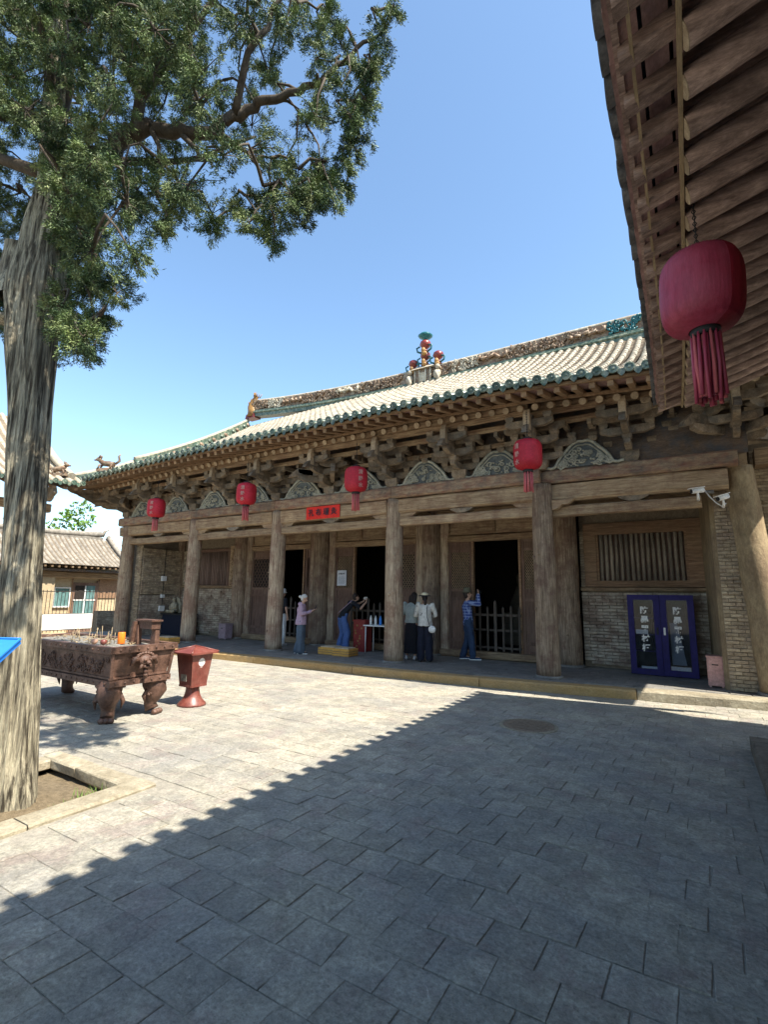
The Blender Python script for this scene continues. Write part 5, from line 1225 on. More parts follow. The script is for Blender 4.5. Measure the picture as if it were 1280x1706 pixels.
CLUS = [(-2.91,2.72,8.00,0.20),(-5.95,1.10,9.48,0.21),(-7.25,1.35,8.61,0.18),(-3.88,3.07,7.94,0.26),(-6.12,2.33,7.49,0.19),(-3.52,1.54,4.77,0.19),(-7.14,2.31,5.81,0.33),(-5.60,2.17,7.97,0.30),(-7.21,1.90,5.64,0.32),(-7.11,1.46,8.32,0.33),(-5.29,2.42,4.13,0.23),(-7.65,2.17,6.45,0.21),(-6.77,2.25,6.88,0.25),(-3.63,1.52,7.52,0.26),(-3.04,3.36,9.23,0.20),(-6.87,2.07,4.93,0.34),(-3.35,1.81,6.12,0.22),(-5.86,2.69,5.35,0.29),(-4.66,2.10,5.05,0.26),(-6.99,2.47,6.52,0.28),(-3.00,3.32,7.51,0.21),(-6.23,1.93,5.07,0.29),(-2.71,2.75,5.06,0.15),(-3.66,1.90,4.78,0.29),(-2.93,1.88,6.43,0.24),(-4.72,1.61,6.41,0.31),(-3.94,1.46,7.85,0.27),(-6.59,2.72,7.28,0.31),(-4.48,2.32,4.50,0.24),(-6.47,1.73,6.29,0.33),(-3.91,1.81,3.65,0.20),(-3.13,2.07,4.83,0.28),(-3.76,2.06,6.24,0.34),(-4.13,2.17,7.42,0.20),(-4.04,2.90,7.08,0.31),(-5.52,2.08,6.03,0.28),(-5.53,2.05,6.54,0.24),(-3.95,2.18,9.15,0.27),(-2.96,3.18,9.39,0.18),(-6.59,2.60,5.60,0.20),(-4.34,3.14,10.98,0.34),(-3.26,2.58,8.87,0.20),(-7.92,1.79,9.69,0.20),(-4.61,2.14,7.54,0.26),(-3.42,2.73,8.51,0.23),(-6.01,2.19,5.36,0.22),(-3.78,1.74,4.30,0.29),(-2.91,2.09,7.56,0.20),(-3.74,2.42,7.75,0.23),(-2.77,2.74,8.78,0.15),(-6.82,1.78,10.42,0.31),(-6.40,1.91,8.40,0.24),(-5.03,1.99,8.95,0.31),(-6.44,1.53,10.35,0.30),(-4.60,1.46,5.77,0.33),(-7.14,0.89,9.85,0.19),(-2.30,3.03,5.89,0.16),(-5.41,1.02,6.31,0.22),(-3.59,1.58,6.20,0.19),(-4.11,2.31,6.80,0.19),(-6.94,1.47,7.54,0.22),(-6.69,2.76,5.95,0.28),(-3.21,3.14,5.97,0.20),(-3.55,2.92,8.03,0.17),(-5.94,2.15,5.81,0.30),(-7.68,1.78,8.93,0.33),(-4.17,1.67,6.58,0.27),(-5.50,1.27,5.82,0.29),(-2.41,3.31,6.39,0.21),(-4.39,2.89,7.02,0.24),(-5.31,1.47,7.50,0.27),(-4.56,2.05,4.72,0.24),(-7.88,1.76,11.51,0.21),(-5.70,1.54,7.10,0.18),(-5.60,2.04,7.61,0.29),(-5.74,2.50,6.58,0.26),(-5.99,2.56,6.85,0.29),(-7.24,2.16,6.56,0.33),(-3.09,2.60,5.58,0.32),(-7.38,1.89,11.59,0.32),(-3.22,2.88,6.74,0.23),(-6.08,2.09,8.80,0.33),(-6.90,1.69,9.69,0.29),(-5.69,2.44,4.72,0.33),(-6.77,2.30,6.11,0.26),(-5.60,1.03,7.99,0.30),(-6.04,1.71,7.62,0.29),(-6.29,2.81,5.95,0.24),(-3.54,2.24,7.00,0.32),(-6.34,2.17,6.07,0.20),(-4.70,2.81,7.84,0.19),(-4.30,2.16,6.88,0.19),(-8.34,1.62,9.93,0.29),(-7.66,2.25,5.77,0.34),(-5.40,1.60,6.76,0.26),(-8.09,1.62,8.82,0.32),(-8.01,1.85,12.59,0.28),(-8.03,1.77,10.29,0.18),(-6.57,1.16,9.32,0.24),(-4.96,2.72,6.46,0.22),(-7.05,1.75,7.47,0.18),(-5.24,1.07,5.67,0.24),(-4.97,2.63,5.88,0.24),(-7.47,1.57,7.80,0.26),(-6.80,2.12,9.42,0.30),(-2.44,3.05,6.30,0.15),(-2.56,2.86,5.85,0.19),(-6.62,1.77,5.52,0.28),(-5.57,1.02,8.53,0.19),(-7.65,1.75,6.51,0.20),(-3.94,3.24,7.34,0.20),(-5.88,2.02,6.96,0.32),(-4.86,2.50,4.91,0.23),(-3.70,2.24,8.75,0.28),(-5.74,1.45,9.64,0.20),(-5.28,2.42,6.00,0.23),(-4.60,2.46,8.13,0.22),(-4.30,1.92,3.89,0.25),(-7.07,1.88,6.26,0.30),(-5.31,2.30,5.28,0.29),(-2.80,3.25,8.07,0.17),(-5.02,2.23,5.98,0.25),(-6.36,1.46,6.95,0.31),(-2.91,3.36,5.75,0.20),(-5.53,1.06,6.77,0.24),(-4.89,2.25,7.97,0.24),(-4.60,2.28,5.42,0.32),(-6.43,2.31,9.61,0.21),(-5.25,1.95,9.42,0.20),(-8.40,1.05,11.31,0.26),(-4.19,2.39,8.20,0.20),(-3.40,3.05,7.10,0.22),(-6.29,2.52,6.21,0.19),(-6.36,1.49,8.30,0.19),(-8.20,1.65,9.64,0.23),(-8.16,1.71,9.28,0.19),(-5.54,2.03,8.89,0.20),(-6.19,2.36,5.03,0.26),(-3.71,1.68,5.76,0.25),(-5.49,2.41,6.31,0.21),(-3.28,1.75,4.13,0.20),(-3.78,3.19,6.75,0.28),(-4.43,1.78,5.17,0.32),(-5.26,2.60,4.63,0.20),(-6.03,2.14,8.35,0.21),(-3.99,2.47,7.02,0.23),(-6.46,1.79,9.35,0.23),(-3.03,2.63,7.67,0.20),(-5.66,1.99,8.37,0.28),(-5.59,2.45,5.74,0.18),(-7.31,2.10,9.73,0.25),(-3.25,2.49,6.87,0.28),(-3.86,2.84,5.45,0.29),(-6.85,1.73,5.20,0.27),(-6.70,1.73,7.21,0.29),(-3.13,2.94,7.28,0.20),(-4.32,1.66,5.70,0.21),(-6.44,2.62,5.33,0.27),(-3.40,1.90,6.65,0.31),(-4.18,2.57,5.37,0.26),(-4.99,1.15,6.13,0.29),(-4.18,2.16,7.95,0.19),(-3.65,2.97,9.87,0.20),(-7.71,1.47,10.01,0.28),(-4.88,1.95,6.85,0.31),(-5.06,2.58,9.54,0.19),(-6.19,1.27,9.85,0.22),(-5.23,1.87,8.02,0.34),(-7.40,1.24,10.21,0.34),(-4.11,1.96,6.02,0.30),(-3.24,3.01,8.28,0.16),(-2.77,2.89,5.46,0.21),(-3.87,1.95,5.28,0.22),(-7.34,2.40,5.54,0.23),(-6.62,1.46,9.15,0.30),(-4.57,2.94,9.22,0.27),(-5.15,1.15,7.46,0.18),(-7.18,1.59,6.79,0.23),(-4.20,2.81,6.52,0.27),(-2.84,2.15,5.01,0.20),(-6.12,1.47,8.71,0.26),(-2.93,2.33,6.79,0.22),(-5.22,1.44,6.41,0.22),(-5.78,2.05,9.46,0.23),(-5.76,1.17,8.38,0.21),(-3.96,2.66,9.03,0.32),(-5.87,1.95,7.99,0.21),(-5.52,2.16,10.23,0.32),(-6.16,1.75,6.53,0.21),(-4.65,2.03,6.00,0.29),(-6.76,1.03,9.05,0.21),(-7.10,1.72,7.78,0.20),(-6.47,1.36,9.58,0.25),(-6.53,2.29,5.52,0.30),(-2.51,3.07,5.25,0.22),(-4.82,1.96,8.40,0.22),(-2.74,3.58,6.65,0.17),(-3.88,2.18,6.77,0.19),(-6.35,2.27,8.34,0.23),(-4.92,2.73,7.04,0.20),(-7.97,1.19,10.02,0.24),(-2.89,3.23,5.47,0.16),(-4.70,2.86,10.62,0.30),(-6.38,2.50,5.90,0.24),(-6.10,1.77,6.91,0.18),(-4.37,2.03,9.24,0.30),(-3.54,2.90,7.53,0.22),(-3.28,2.19,5.80,0.31),(-6.57,1.81,8.03,0.30),(-4.18,1.74,7.53,0.22),(-5.13,1.87,6.10,0.32),(-2.65,2.92,6.59,0.21),(-3.28,1.82,7.15,0.30),(-5.72,1.84,6.72,0.20),(-4.87,1.82,5.91,0.20),(-7.11,2.08,8.52,0.30),(-2.48,3.32,5.92,0.14),(-6.13,2.11,4.72,0.28),(-6.68,2.52,8.98,0.22),(-7.24,0.96,9.54,0.22),(-4.67,2.43,7.32,0.27),(-3.26,2.80,9.21,0.21),(-7.40,1.82,6.76,0.23),(-7.57,1.60,8.44,0.30),(-3.02,3.35,8.74,0.22),(-3.07,3.28,6.46,0.19),(-6.64,2.64,6.94,0.18),(-7.83,1.49,9.40,0.33),(-3.19,2.14,8.13,0.25),(-6.16,2.07,7.25,0.21),(-8.59,1.49,12.66,0.19),(-2.94,3.37,6.00,0.14),(-3.99,2.83,8.06,0.19),(-4.40,2.60,7.38,0.19),(-6.86,1.59,6.48,0.21),(-8.06,1.89,6.63,0.18),(-4.65,2.42,8.74,0.21),(-3.69,1.59,7.12,0.31),(-3.14,2.92,5.44,0.13),(-7.22,2.33,9.36,0.32),(-7.23,1.57,8.90,0.32),(-6.76,2.03,8.74,0.27),(-5.45,1.40,8.56,0.26),(-4.69,2.82,5.86,0.28),(-3.51,1.96,7.51,0.29),(-7.27,2.11,11.13,0.32),(-4.17,1.71,4.93,0.23),(-6.98,1.53,7.92,0.21),(-6.65,1.33,7.88,0.32),(-5.91,2.09,5.05,0.25),(-4.63,2.37,9.01,0.21),(-5.35,1.08,7.70,0.28),(-7.61,2.02,9.78,0.23),(-6.53,2.79,6.34,0.29),(-3.99,2.85,9.60,0.27),(-3.09,2.97,8.64,0.17),(-4.83,1.86,9.41,0.21),(-3.71,2.85,9.32,0.21),(-4.07,1.77,5.54,0.19),(-4.33,2.83,10.46,0.24),(-7.41,1.31,11.10,0.19),(-3.31,3.00,8.07,0.14),(-5.03,2.16,6.53,0.22),(-2.23,3.22,6.58,0.22),(-5.57,1.28,7.27,0.30),(-2.94,2.81,7.11,0.23),(-2.79,3.24,7.53,0.14),(-4.11,2.60,7.76,0.20),(-6.91,2.34,12.27,0.25),(-6.05,1.39,8.32,0.28),(-3.46,2.89,8.85,0.15),(-2.94,3.44,7.84,0.22),(-3.06,2.70,8.72,0.21),(-3.19,2.86,7.61,0.23),(-6.55,1.76,5.19,0.20),(-3.15,3.16,7.88,0.20),(-5.81,1.46,7.80,0.23),(-5.31,1.00,8.22,0.19),(-2.92,1.98,5.65,0.23),(-6.98,2.29,7.74,0.27),(-5.92,1.31,7.42,0.24),(-4.93,1.53,6.84,0.24),(-6.03,1.22,7.70,0.19),(-4.92,1.84,7.60,0.22),(-5.12,1.11,6.51,0.22),(-4.61,1.69,7.06,0.18),(-3.98,1.79,6.91,0.26),(-4.48,1.48,6.83,0.18),(-5.22,2.13,7.12,0.24),(-4.59,2.98,7.25,0.18),(-5.13,1.04,7.00,0.23),(-5.43,2.23,8.66,0.22),(-5.78,1.37,6.38,0.20),(-4.78,2.48,6.51,0.20),(-4.77,1.82,7.90,0.23),(-5.47,1.45,7.96,0.19),(-4.32,1.56,6.27,0.22),(-5.16,2.51,7.76,0.24),(-5.12,1.75,7.22,0.20),(-4.44,1.93,7.29,0.20),(-4.60,2.48,6.95,0.21),(-4.45,2.90,7.64,0.18),(-5.50,1.59,6.29,0.26),(-5.08,2.46,6.70,0.21),(-4.14,2.13,6.55,0.24),(-4.99,2.30,8.58,0.27),(-4.94,1.46,5.93,0.18),(-4.41,2.50,7.86,0.19),(-5.09,2.62,9.00,0.21),(-5.59,1.62,8.16,0.21),(-5.02,2.63,8.54,0.19),(-4.80,1.58,7.35,0.27),(-4.84,2.35,7.64,0.21),(-4.17,2.31,5.62,0.18),(-4.55,2.04,6.41,0.26),(-5.18,1.39,7.15,0.21),(-4.88,2.78,8.12,0.23),(-6.09,1.20,7.99,0.20),(-3.37,2.15,6.31,0.22),(-4.12,2.62,7.34,0.19),(-4.47,2.41,8.45,0.23),(-4.65,2.94,6.21,0.21),(-4.70,1.36,7.06,0.24),(-5.73,1.44,6.70,0.21),(-4.55,2.45,5.74,0.19),(-4.93,1.21,5.71,0.22),(-4.36,2.69,8.70,0.23),(-4.73,2.40,5.95,0.19),(-4.98,2.76,7.40,0.21),(-5.28,2.21,7.48,0.24),(-3.67,2.41,6.45,0.20),(-3.69,2.35,5.33,0.27),(-5.27,2.39,8.26,0.22),(-4.91,1.98,5.61,0.25),(-5.24,1.27,6.83,0.20),(-4.41,2.74,8.19,0.21),(-4.41,1.63,7.32,0.21),(-5.71,1.14,7.62,0.23),(-4.66,2.78,6.66,0.20),(-4.64,2.98,8.28,0.19),(-4.47,1.70,6.58,0.21),(-6.47,2.12,4.75,0.21),(-5.18,2.21,4.90,0.17),(-6.75,1.91,5.77,0.22),(-4.94,2.27,5.21,0.15),(-3.87,1.69,6.67,0.21),(-6.65,1.90,6.71,0.23),(-3.81,2.00,8.17,0.24),(-4.60,1.96,3.98,0.17),(-6.10,1.73,5.75,0.21),(-4.01,1.77,7.80,0.26),(-5.10,2.33,4.25,0.16),(-5.95,1.82,4.98,0.21),(-4.83,2.02,4.35,0.17),(-5.02,2.28,5.69,0.20),(-6.14,1.79,6.05,0.23),(-4.70,1.82,5.49,0.26),(-4.70,2.23,4.65,0.15),(-3.99,1.95,7.21,0.26),(-4.44,2.03,4.50,0.17),(-6.01,1.73,5.44,0.18),(-4.23,1.81,7.05,0.22),(-4.76,2.00,4.10,0.15),(-4.98,2.35,4.78,0.15),(-4.24,2.10,7.17,0.23),(-6.87,1.82,6.87,0.21),(-5.26,2.19,5.65,0.16),(-4.57,1.97,7.02,0.23),(-4.99,2.26,5.45,0.19),(-4.70,2.26,3.96,0.16),(-4.55,1.90,4.16,0.17),(-7.06,1.86,6.69,0.20),(-3.91,1.53,7.49,0.24),(-7.12,2.07,5.14,0.18),(-5.88,1.91,4.48,0.20),(-4.69,1.92,7.37,0.23),(-4.87,2.12,5.30,0.15),(-3.91,1.92,6.59,0.22),(-4.94,2.23,4.61,0.16),(-4.80,2.23,4.26,0.16),(-6.30,1.87,5.38,0.22),(-4.56,1.97,5.71,0.27),(-3.79,1.82,8.38,0.21),(-5.45,2.18,5.73,0.19),(-3.57,1.77,8.04,0.21),(-4.17,1.97,8.18,0.25),(-4.45,2.14,4.10,0.15),(-5.21,2.39,5.65,0.17),(-6.10,1.71,6.29,0.19),(-4.95,1.99,5.11,0.16),(-6.11,1.87,4.46,0.19),(-5.02,2.07,5.41,0.14),(-2.99,2.85,4.81,0.15),(-3.15,2.87,5.07,0.17),(-2.90,2.85,5.04,0.17),(-2.83,2.95,5.23,0.17),(-2.75,3.06,5.43,0.15),(-2.69,3.15,5.61,0.15),(-2.87,3.04,5.10,0.13),(-3.28,2.90,5.37,0.17),(-3.42,2.81,5.30,0.15),(-2.52,3.26,5.48,0.12),(-2.49,3.16,5.64,0.15),(-2.36,3.24,5.90,0.15),(-3.56,2.61,5.06,0.12),(-3.10,2.66,4.90,0.12),(-2.64,2.95,5.12,0.12),(-3.93,2.38,4.96,0.15),(-3.91,2.51,5.36,0.14), (-2.15, 3.27, 6.9, .17), (-2.35, 3.2, 6.62, .18), (-2.02, 3.25, 7.12, .14), (-2.2, 3.15, 6.45, .15), (-2.5, 3.1, 6.85, .17), (-2.65, 3.0, 6.3, .16), (-2.28, 3.2, 6.2, .12)]
rt = random.Random(11); tw = MB(); sprig = []
NA = np.array([tuple(p) for p, r in nodes])
order = sorted(CLUS, key=lambda c: min((Vector(c[:3]) - p).length for p, r in nodes))
for cx, cy, cz, cr in order:
    c = Vector((cx, cy, cz)); d = np.linalg.norm(NA - np.array([cx, cy, cz + .15]), axis=1); j = int(d.argmin()); s = Vector(NA[j]); L = (c - s).length
    mid = s.lerp(c, .5) + V(rt.gauss(0, .08), rt.gauss(0, .08), .10 + .15 * min(L, 1)); e = c + V(0, 0, -cr * .3)
    pts = [s, s.lerp(mid, .5) + V(rt.gauss(0, .02), rt.gauss(0, .02), .03), mid, mid.lerp(c, .5) + V(rt.gauss(0, .03), rt.gauss(0, .03), .02), c, e]
    tw.tube(pts, [.016, .014, .011, .009, .007, .003], 5, False)
    NA = np.vstack([NA, np.array([tuple(c)]), np.array([tuple(mid)])])
    # short side twigs each carrying sprigs
    for k in range(int(7 + cr * 30)):
        a = rt.uniform(0, 6.283); el = rt.uniform(-1.1, .9); l = cr * rt.uniform(.45, 1.05)
        dr = V(math.cos(a) * math.cos(el), math.sin(a) * math.cos(el), math.sin(el)); t = c + V(0, 0, rt.uniform(-.1, .1)) + dr * l
        if k % 2 == 0: tw.tube([c, c.lerp(t, .5) + V(0, 0, .02), t], [.005, .004, .002], 3, False)
        for m_i in range(3): sprig.append((c.lerp(t, .5 + .25 * m_i) + V(rt.gauss(0, .015), rt.gauss(0, .015), rt.gauss(0, .015)), (dr + V(0, 0, -.45)).normalized(), rt.uniform(.75, 1.3)))
tw.build('twigs', 'twig', tree, kind='stuff')
# foliage: each sprig is a fan of narrow scale-leaf blades
def foliage(sprigs, blades, length, width, seed=1):
    r = np.random.RandomState(seed); n = len(sprigs)
    P = np.array([tuple(s[0]) for s in sprigs]); D = np.array([tuple(s[1]) for s in sprigs]); S = np.array([s[2] for s in sprigs])
    P = np.repeat(P, blades, 0); D = np.repeat(D, blades, 0); S = np.repeat(S, blades)
    N_ = len(P)
    d = D + r.normal(0, .62, (N_, 3)); d /= np.linalg.norm(d, axis=1)[:, None]
    side_ = np.cross(d, r.normal(0, 1, (N_, 3))); side_ /= np.linalg.norm(side_, axis=1)[:, None]
    l = (length * S * r.uniform(.6, 1.2, N_))[:, None]; w = (width * r.uniform(.7, 1.3, N_))[:, None]
    b = P + r.normal(0, .018, (N_, 3))
    v = np.stack([b, b + d * l * .45 + side_ * w, b + d * l, b + d * l * .45 - side_ * w], 1).reshape(-1, 3)
    me = bpy.data.meshes.new('foliage'); me.vertices.add(len(v)); me.vertices.foreach_set('co', v.ravel())
    me.loops.add(N_ * 4); me.loops.foreach_set('vertex_index', np.arange(N_ * 4)); me.polygons.add(N_)
    me.polygons.foreach_set('loop_start', np.arange(N_) * 4); me.polygons.foreach_set('loop_total', np.full(N_, 4))
    me.update(calc_edges=True); return me
me = foliage(sprig, 56, .034, .0034); me.materials.append(M['leaf'])
print('sprigs', len(sprig), 'blades', len(me.polygons))
place('foliage', me, tree, kind='stuff')

def leafy(name, label, base, h, cr, n, seed, mt='leaf2', size=.2):
    t = thing(name, base, label, 'tree'); r = random.Random(seed); q = MB(); b = Vector(base)
    q.tube([b, b + V(.1, .1, h * .5), b + V(0, .2, h * .85)], [.16, .1, .04], 8)
    for k in range(7): a = r.uniform(0, 6.28); q.tube([b + V(0, .1, h * .45 + k * .05 * h), b + V(math.cos(a) * cr * .6, math.sin(a) * cr * .6, h * .6 + k * .05 * h)], [.06, .02], 5)
    q.build('trunk', 'twig', t); sp = []
    cl = [(b + V(r.gauss(0, cr * .5), r.gauss(0, cr * .5), h * .75 + r.gauss(0, cr * .35)), r.uniform(.3, .55) * cr) for _ in range(14)]
    for _ in range(n):
        c, rr = r.choice(cl); d = V(r.gauss(0, 1), r.gauss(0, 1), r.gauss(0, 1)).normalized(); sp.append((c + d * rr * r.uniform(.5, 1), (d + V(0, 0, -.3)).normalized(), r.uniform(.7, 1.3)))
    me = foliage(sp, 5, size, size * .3, seed); me.materials.append(M[mt]); place('crown', me, t, kind='stuff'); return t
leafy('broadleaf_tree', 'bright green leafy tree top rising behind the grey tiled house', (-36, 15.5, -.5), 7.4, 2.2, 1500, 3)
# ------------------------------------------------------------------ lanterns
def lantern(at, r, h, cloth, label, txt, txtrot, chain, facing_gold=True):
    t = thing('red_lantern', at, label, 'lantern', 'red cloth lanterns hanging under the eaves')
    big = cloth == 'bigred'
    q = MB(); n = 120 if big else 28; m = 16; vs = []; fs = []
    rr = random.Random(int(at[0] * 100))
    for i in range(m + 1):
        u = i / m; z = -h / 2 + h * u; e = abs(2 * u - 1); p = r * (1 - .62 * e ** 5.0) if e < 1 else r * .36
        p = r * max(.34, (1 - e ** 4.2) ** .5 * .62 + .38)
        for k in range(n):
            a = 2 * math.pi * k / n; rib = 1 + ((.009 + .02 * e ** 3) if k % 2 else -(.009 + .02 * e ** 3)) * (1 if big else 1.6) * (1 if e < .97 else 0)
            d = p * rib * (1 + (.045 * noise.noise(V(math.cos(a) * 1.2, math.sin(a) * 1.5, u * 2 + at[0])) if big else 0))
            vs.append((d * math.cos(a), d * math.sin(a), z))
    for i in range(m):
        for k in range(n): k2 = (k + 1) % n; fs.append((i * n + k, i * n + k2, (i + 1) * n + k2, (i + 1) * n + k))
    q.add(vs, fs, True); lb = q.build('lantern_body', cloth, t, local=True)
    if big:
        lb.data.materials.append(M['bigred_dark_side'])
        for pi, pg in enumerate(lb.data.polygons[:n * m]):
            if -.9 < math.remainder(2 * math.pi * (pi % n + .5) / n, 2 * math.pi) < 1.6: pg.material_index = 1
    q = MB(); q.lathe([(r * .30, -h / 2 - .05), (r * .36, -h / 2 - .045), (r * .36, -h / 2 + .015), (r * .3, -h / 2 + .015)], n=20); q.build('bottom_collar', 'black', t, local=True)
    q = MB(); q.lathe([(r * .32, h / 2 - .01), (r * .34, h / 2 + .0), (r * .34, h / 2 + .03), (r * .1, h / 2 + .035)], n=20); q.tube([(0, 0, h / 2), (0.004, 0, h / 2 + chain)], .004, 5); [q.tube([(-.012, 0, h / 2 + .1 + .05 * j), (.0, 0, h / 2 + .075 + .05 * j), (.012, 0, h / 2 + .1 + .05 * j), (0, 0, h / 2 + .125 + .05 * j), (-.012, 0, h / 2 + .1 + .05 * j)], .004, 4) for j in range(int(chain / .05) - 2)]; q.tube([(-.06, 0, h / 2 + .03), (0, 0, h / 2 + .09), (.06, 0, h / 2 + .03)], .004, 5); q.build('top_hook', 'black', t, local=True)
    nt_ = 30 if big else 9; L = .50 if big else .40
    for k in range(nt_):
        a = 2 * math.pi * k / nt_; q = MB(); u_ = (.33, .24)[k % 2] if big else .27; x, y = r * u_ * math.cos(a), r * u_ * math.sin(a); sx = 1 + rr.uniform(-.1, .1)
        q.tube([(x, y, -h / 2 - .03), (x * 1.02 + rr.uniform(-.006, .006), y, -h / 2 - .03 - L * .5), (x * sx + rr.uniform(-.012, .012), y * sx, -h / 2 - L * rr.uniform(.95, 1.05) - .02)], [.010, .013, .013] if big else [.014, .016, .018], 6)
        q.build('tassel', ('bigred' if k % 3 else 'faded') if big else 'faded', t, local=True)
    if txt:
        for a, dz in ((txtrot, 0),):
            for i, ch in enumerate(txt):
                o = text_obj(ch, 'gold', .115, (0, 0, 0), rx=R(90), rz=0, parent=t, local=True, bold=.002)
                o.rotation_euler.z = a; o.location = (math.sin(a) * r * 1.035, -math.cos(a) * r * 1.035, h * .20 - i * .155)
    return t
lab = ['small red lantern at the left end of the hall eave', 'red lantern in front of the window bay left of the doors', 'red lantern just right of the scarlet banner', 'red lantern beside the dark column right of the right door']
for (x, y, z), l_, a in zip([(-14.25, 9.3, 4.29), (-10.25, 9.3, 4.36), (-6.62, 9.3, 4.36), (-2.61, 9.3, 4.40)], lab, (R(-20), R(-20), R(58), R(-40))):
    lantern((x, y, z), .265, .60, 'red', l_, '清静水', {R(-20): R(25), R(58): R(58), R(-40): R(-30)}[a], .62)
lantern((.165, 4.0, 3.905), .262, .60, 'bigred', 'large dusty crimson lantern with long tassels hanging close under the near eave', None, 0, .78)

# ------------------------------------------------------------------ incense burner
bu = thing('incense_burner', (-8.0, 4.32, 0), 'long rust brown cast iron incense burner on beast feet with lion mask handle', 'incense burner')
bx0, bx1, by0, by1 = -9.35, -6.62, 3.88, 4.78
q = MB(); iz = .94
for (w, a, b) in ((0, .47, .55),): q.box(bx0, bx1, by0, by1, a, b)
q.add([(bx0 + .05, by0 + .05, .552), (bx1 - .05, by0 + .05, .552), (bx1 - .05, by1 - .05, .552), (bx0 + .05, by1 - .05, .552), (bx0 - .01, by0 - .01, .90), (bx1 + .01, by0 - .01, .90), (bx1 + .01, by1 + .01, .90), (bx0 - .01, by1 + .01, .90)], [(0, 1, 5, 4), (1, 2, 6, 5), (2, 3, 7, 6), (3, 0, 4, 7)])
body = q.build('tank', 'bronze', bu, at=(-8, 4.3, .47))
q = MB()
for a, b, c, d in ((bx0 - .05, bx1 + .05, by0 - .05, by0 + .04), (bx0 - .05, bx1 + .05, by1 - .04, by1 + .05), (bx0 - .05, bx0 + .04, by0 + .041, by1 - .041), (bx1 - .04, bx1 + .05, by0 + .041, by1 - .041)): q.box(a, b, c, d, .902, .985)
q.build('rim', 'bronze', bu, at=(-8, 4.3, .9))
q = MB(); q.box(bx0 + .03, bx1 - .03, by0 + .03, by1 - .03, .86, .93); n = 26; vs = []
for j in range(9):
    for i in range(n + 1):
        x = bx0 + .04 + (bx1 - bx0 - .08) * i / n; y = by0 + .04 + (by1 - by0 - .08) * j / 8; vs.append((x, y, .945 + .03 * noise.noise(V(x * 4, y * 4, 0))))
q.add(vs, [(j * (n + 1) + i, j * (n + 1) + i + 1, (j + 1) * (n + 1) + i + 1, (j + 1) * (n + 1) + i) for j in range(8) for i in range(n)], True); q.build('ash_bed', 'ash', bu, at=(-8, 4.3, .9))
studs = MB()
for x in np.arange(bx0 + .1, bx1, .14): studs.ball((x, by0 - .055, .943), .016, .012, .016, 6, 4); studs.ball((x, by0 - .002, .51), .018, .012, .018, 6, 4)
for y in np.arange(by0 + .08, by1, .13): studs.ball((bx1 + .055, y, .943), .012, .016, .016, 6, 4); studs.ball((bx1 + .002, y, .51), .012, .018, .018, 6, 4)
studs.build('rim_stud', 'bronze', bu, kind='stuff')
q = MB()   # raised frames, relief
q.bar((bx0 + .0, by0 + .045, .575), (bx1, by0 + .045, .575), .03, .025); q.bar((bx1 - .035, by0, .575), (bx1 - .035, by1, .575), .03, .025)
q.bar((bx0, by0 + .0, .865), (bx1, by0 + .0, .865), .02, .02); q.bar((bx1 + .0, by0, .865), (bx1 + .0, by1, .865), .02, .02)
for s in (0, 1): q.bar((bx1 - .02 - .0, by0 + .03 + s * .84, .56), (bx1 + .02, by0 - .0 + s * .9, .90), .035, .035)
q.build('moulding', 'bronze', body)
def fyat(z): return by0 + .05 - .06 * (z - .552) / .35
def relief_front(cx, seed):
    r = random.Random(seed); q = MB()
    for i in range(16):
        z = r.uniform(.62, .82); x = cx + r.gauss(0, .13); y = fyat(z) - .004
        spiral(q, x, z, r.uniform(.025, .055), y, 1.2, r.uniform(0, 6), r.choice((-1, 1)), .010)
    for i in range(10): z = r.uniform(.64, .8); q.ball((cx + r.gauss(0, .08), fyat(z), z), .03, .015, .02, 6, 4)
    return q
for cx in (-6.95, -7.3, -7.75, -8.15, -8.5, -8.9): relief_front(cx, int(cx * 10)).build('relief_medallion', 'bronze', body, kind='stuff')
for i, ch in enumerate('福寿'): text_obj(ch, 'bronze', .16, (-7.72 - i * .75, fyat(.72) - .004, .71), rx=R(90 - 9), parent=body, name='raised_character', ex=.006)
q = MB(); cx = bx1 + .015; cy = 4.33; cz = .76     # lion mask with ring
q.ball((cx + .03, cy, cz + .02), .07, .10, .085, 12, 8)
for s in (-1, 1):
    q.tube([(cx, cy + s * .07, cz + .03), (cx + .02, cy + s * .16, cz + .05), (cx + .01, cy + s * .19, cz - .04)], [.05, .04, .02], 7); q.ball((cx + .095, cy + s * .04, cz + .035), .02, .025, .02); q.tube([(cx + .05, cy + s * .05, cz - .03), (cx + .05, cy + s * .09, cz - .09)], [.03, .015], 6)
for k in range(9): a = math.pi * k / 8; q.ball((cx + .02, cy + .11 * math.cos(a), cz + .07 + .05 * math.sin(a)), .03, .03, .025, 6, 4)
q.tube([(cx + .10, cy, cz + .02), (cx + .12, cy, cz - .02)], [.025, .035], 6); q.tube([(cx + .08, cy - .05, cz - .05), (cx + .09, cy, cz - .065), (cx + .08, cy + .05, cz - .05)], .02, 6)
q.tube([(cx + .05, cy, cz - .08), (cx + .06, cy, cz - .15)], [.03, .035], 7); q.ball((cx + .06, cy, cz - .17), .035)
q.build('lion_mask', 'bronze', bu, at=(cx, cy, cz))
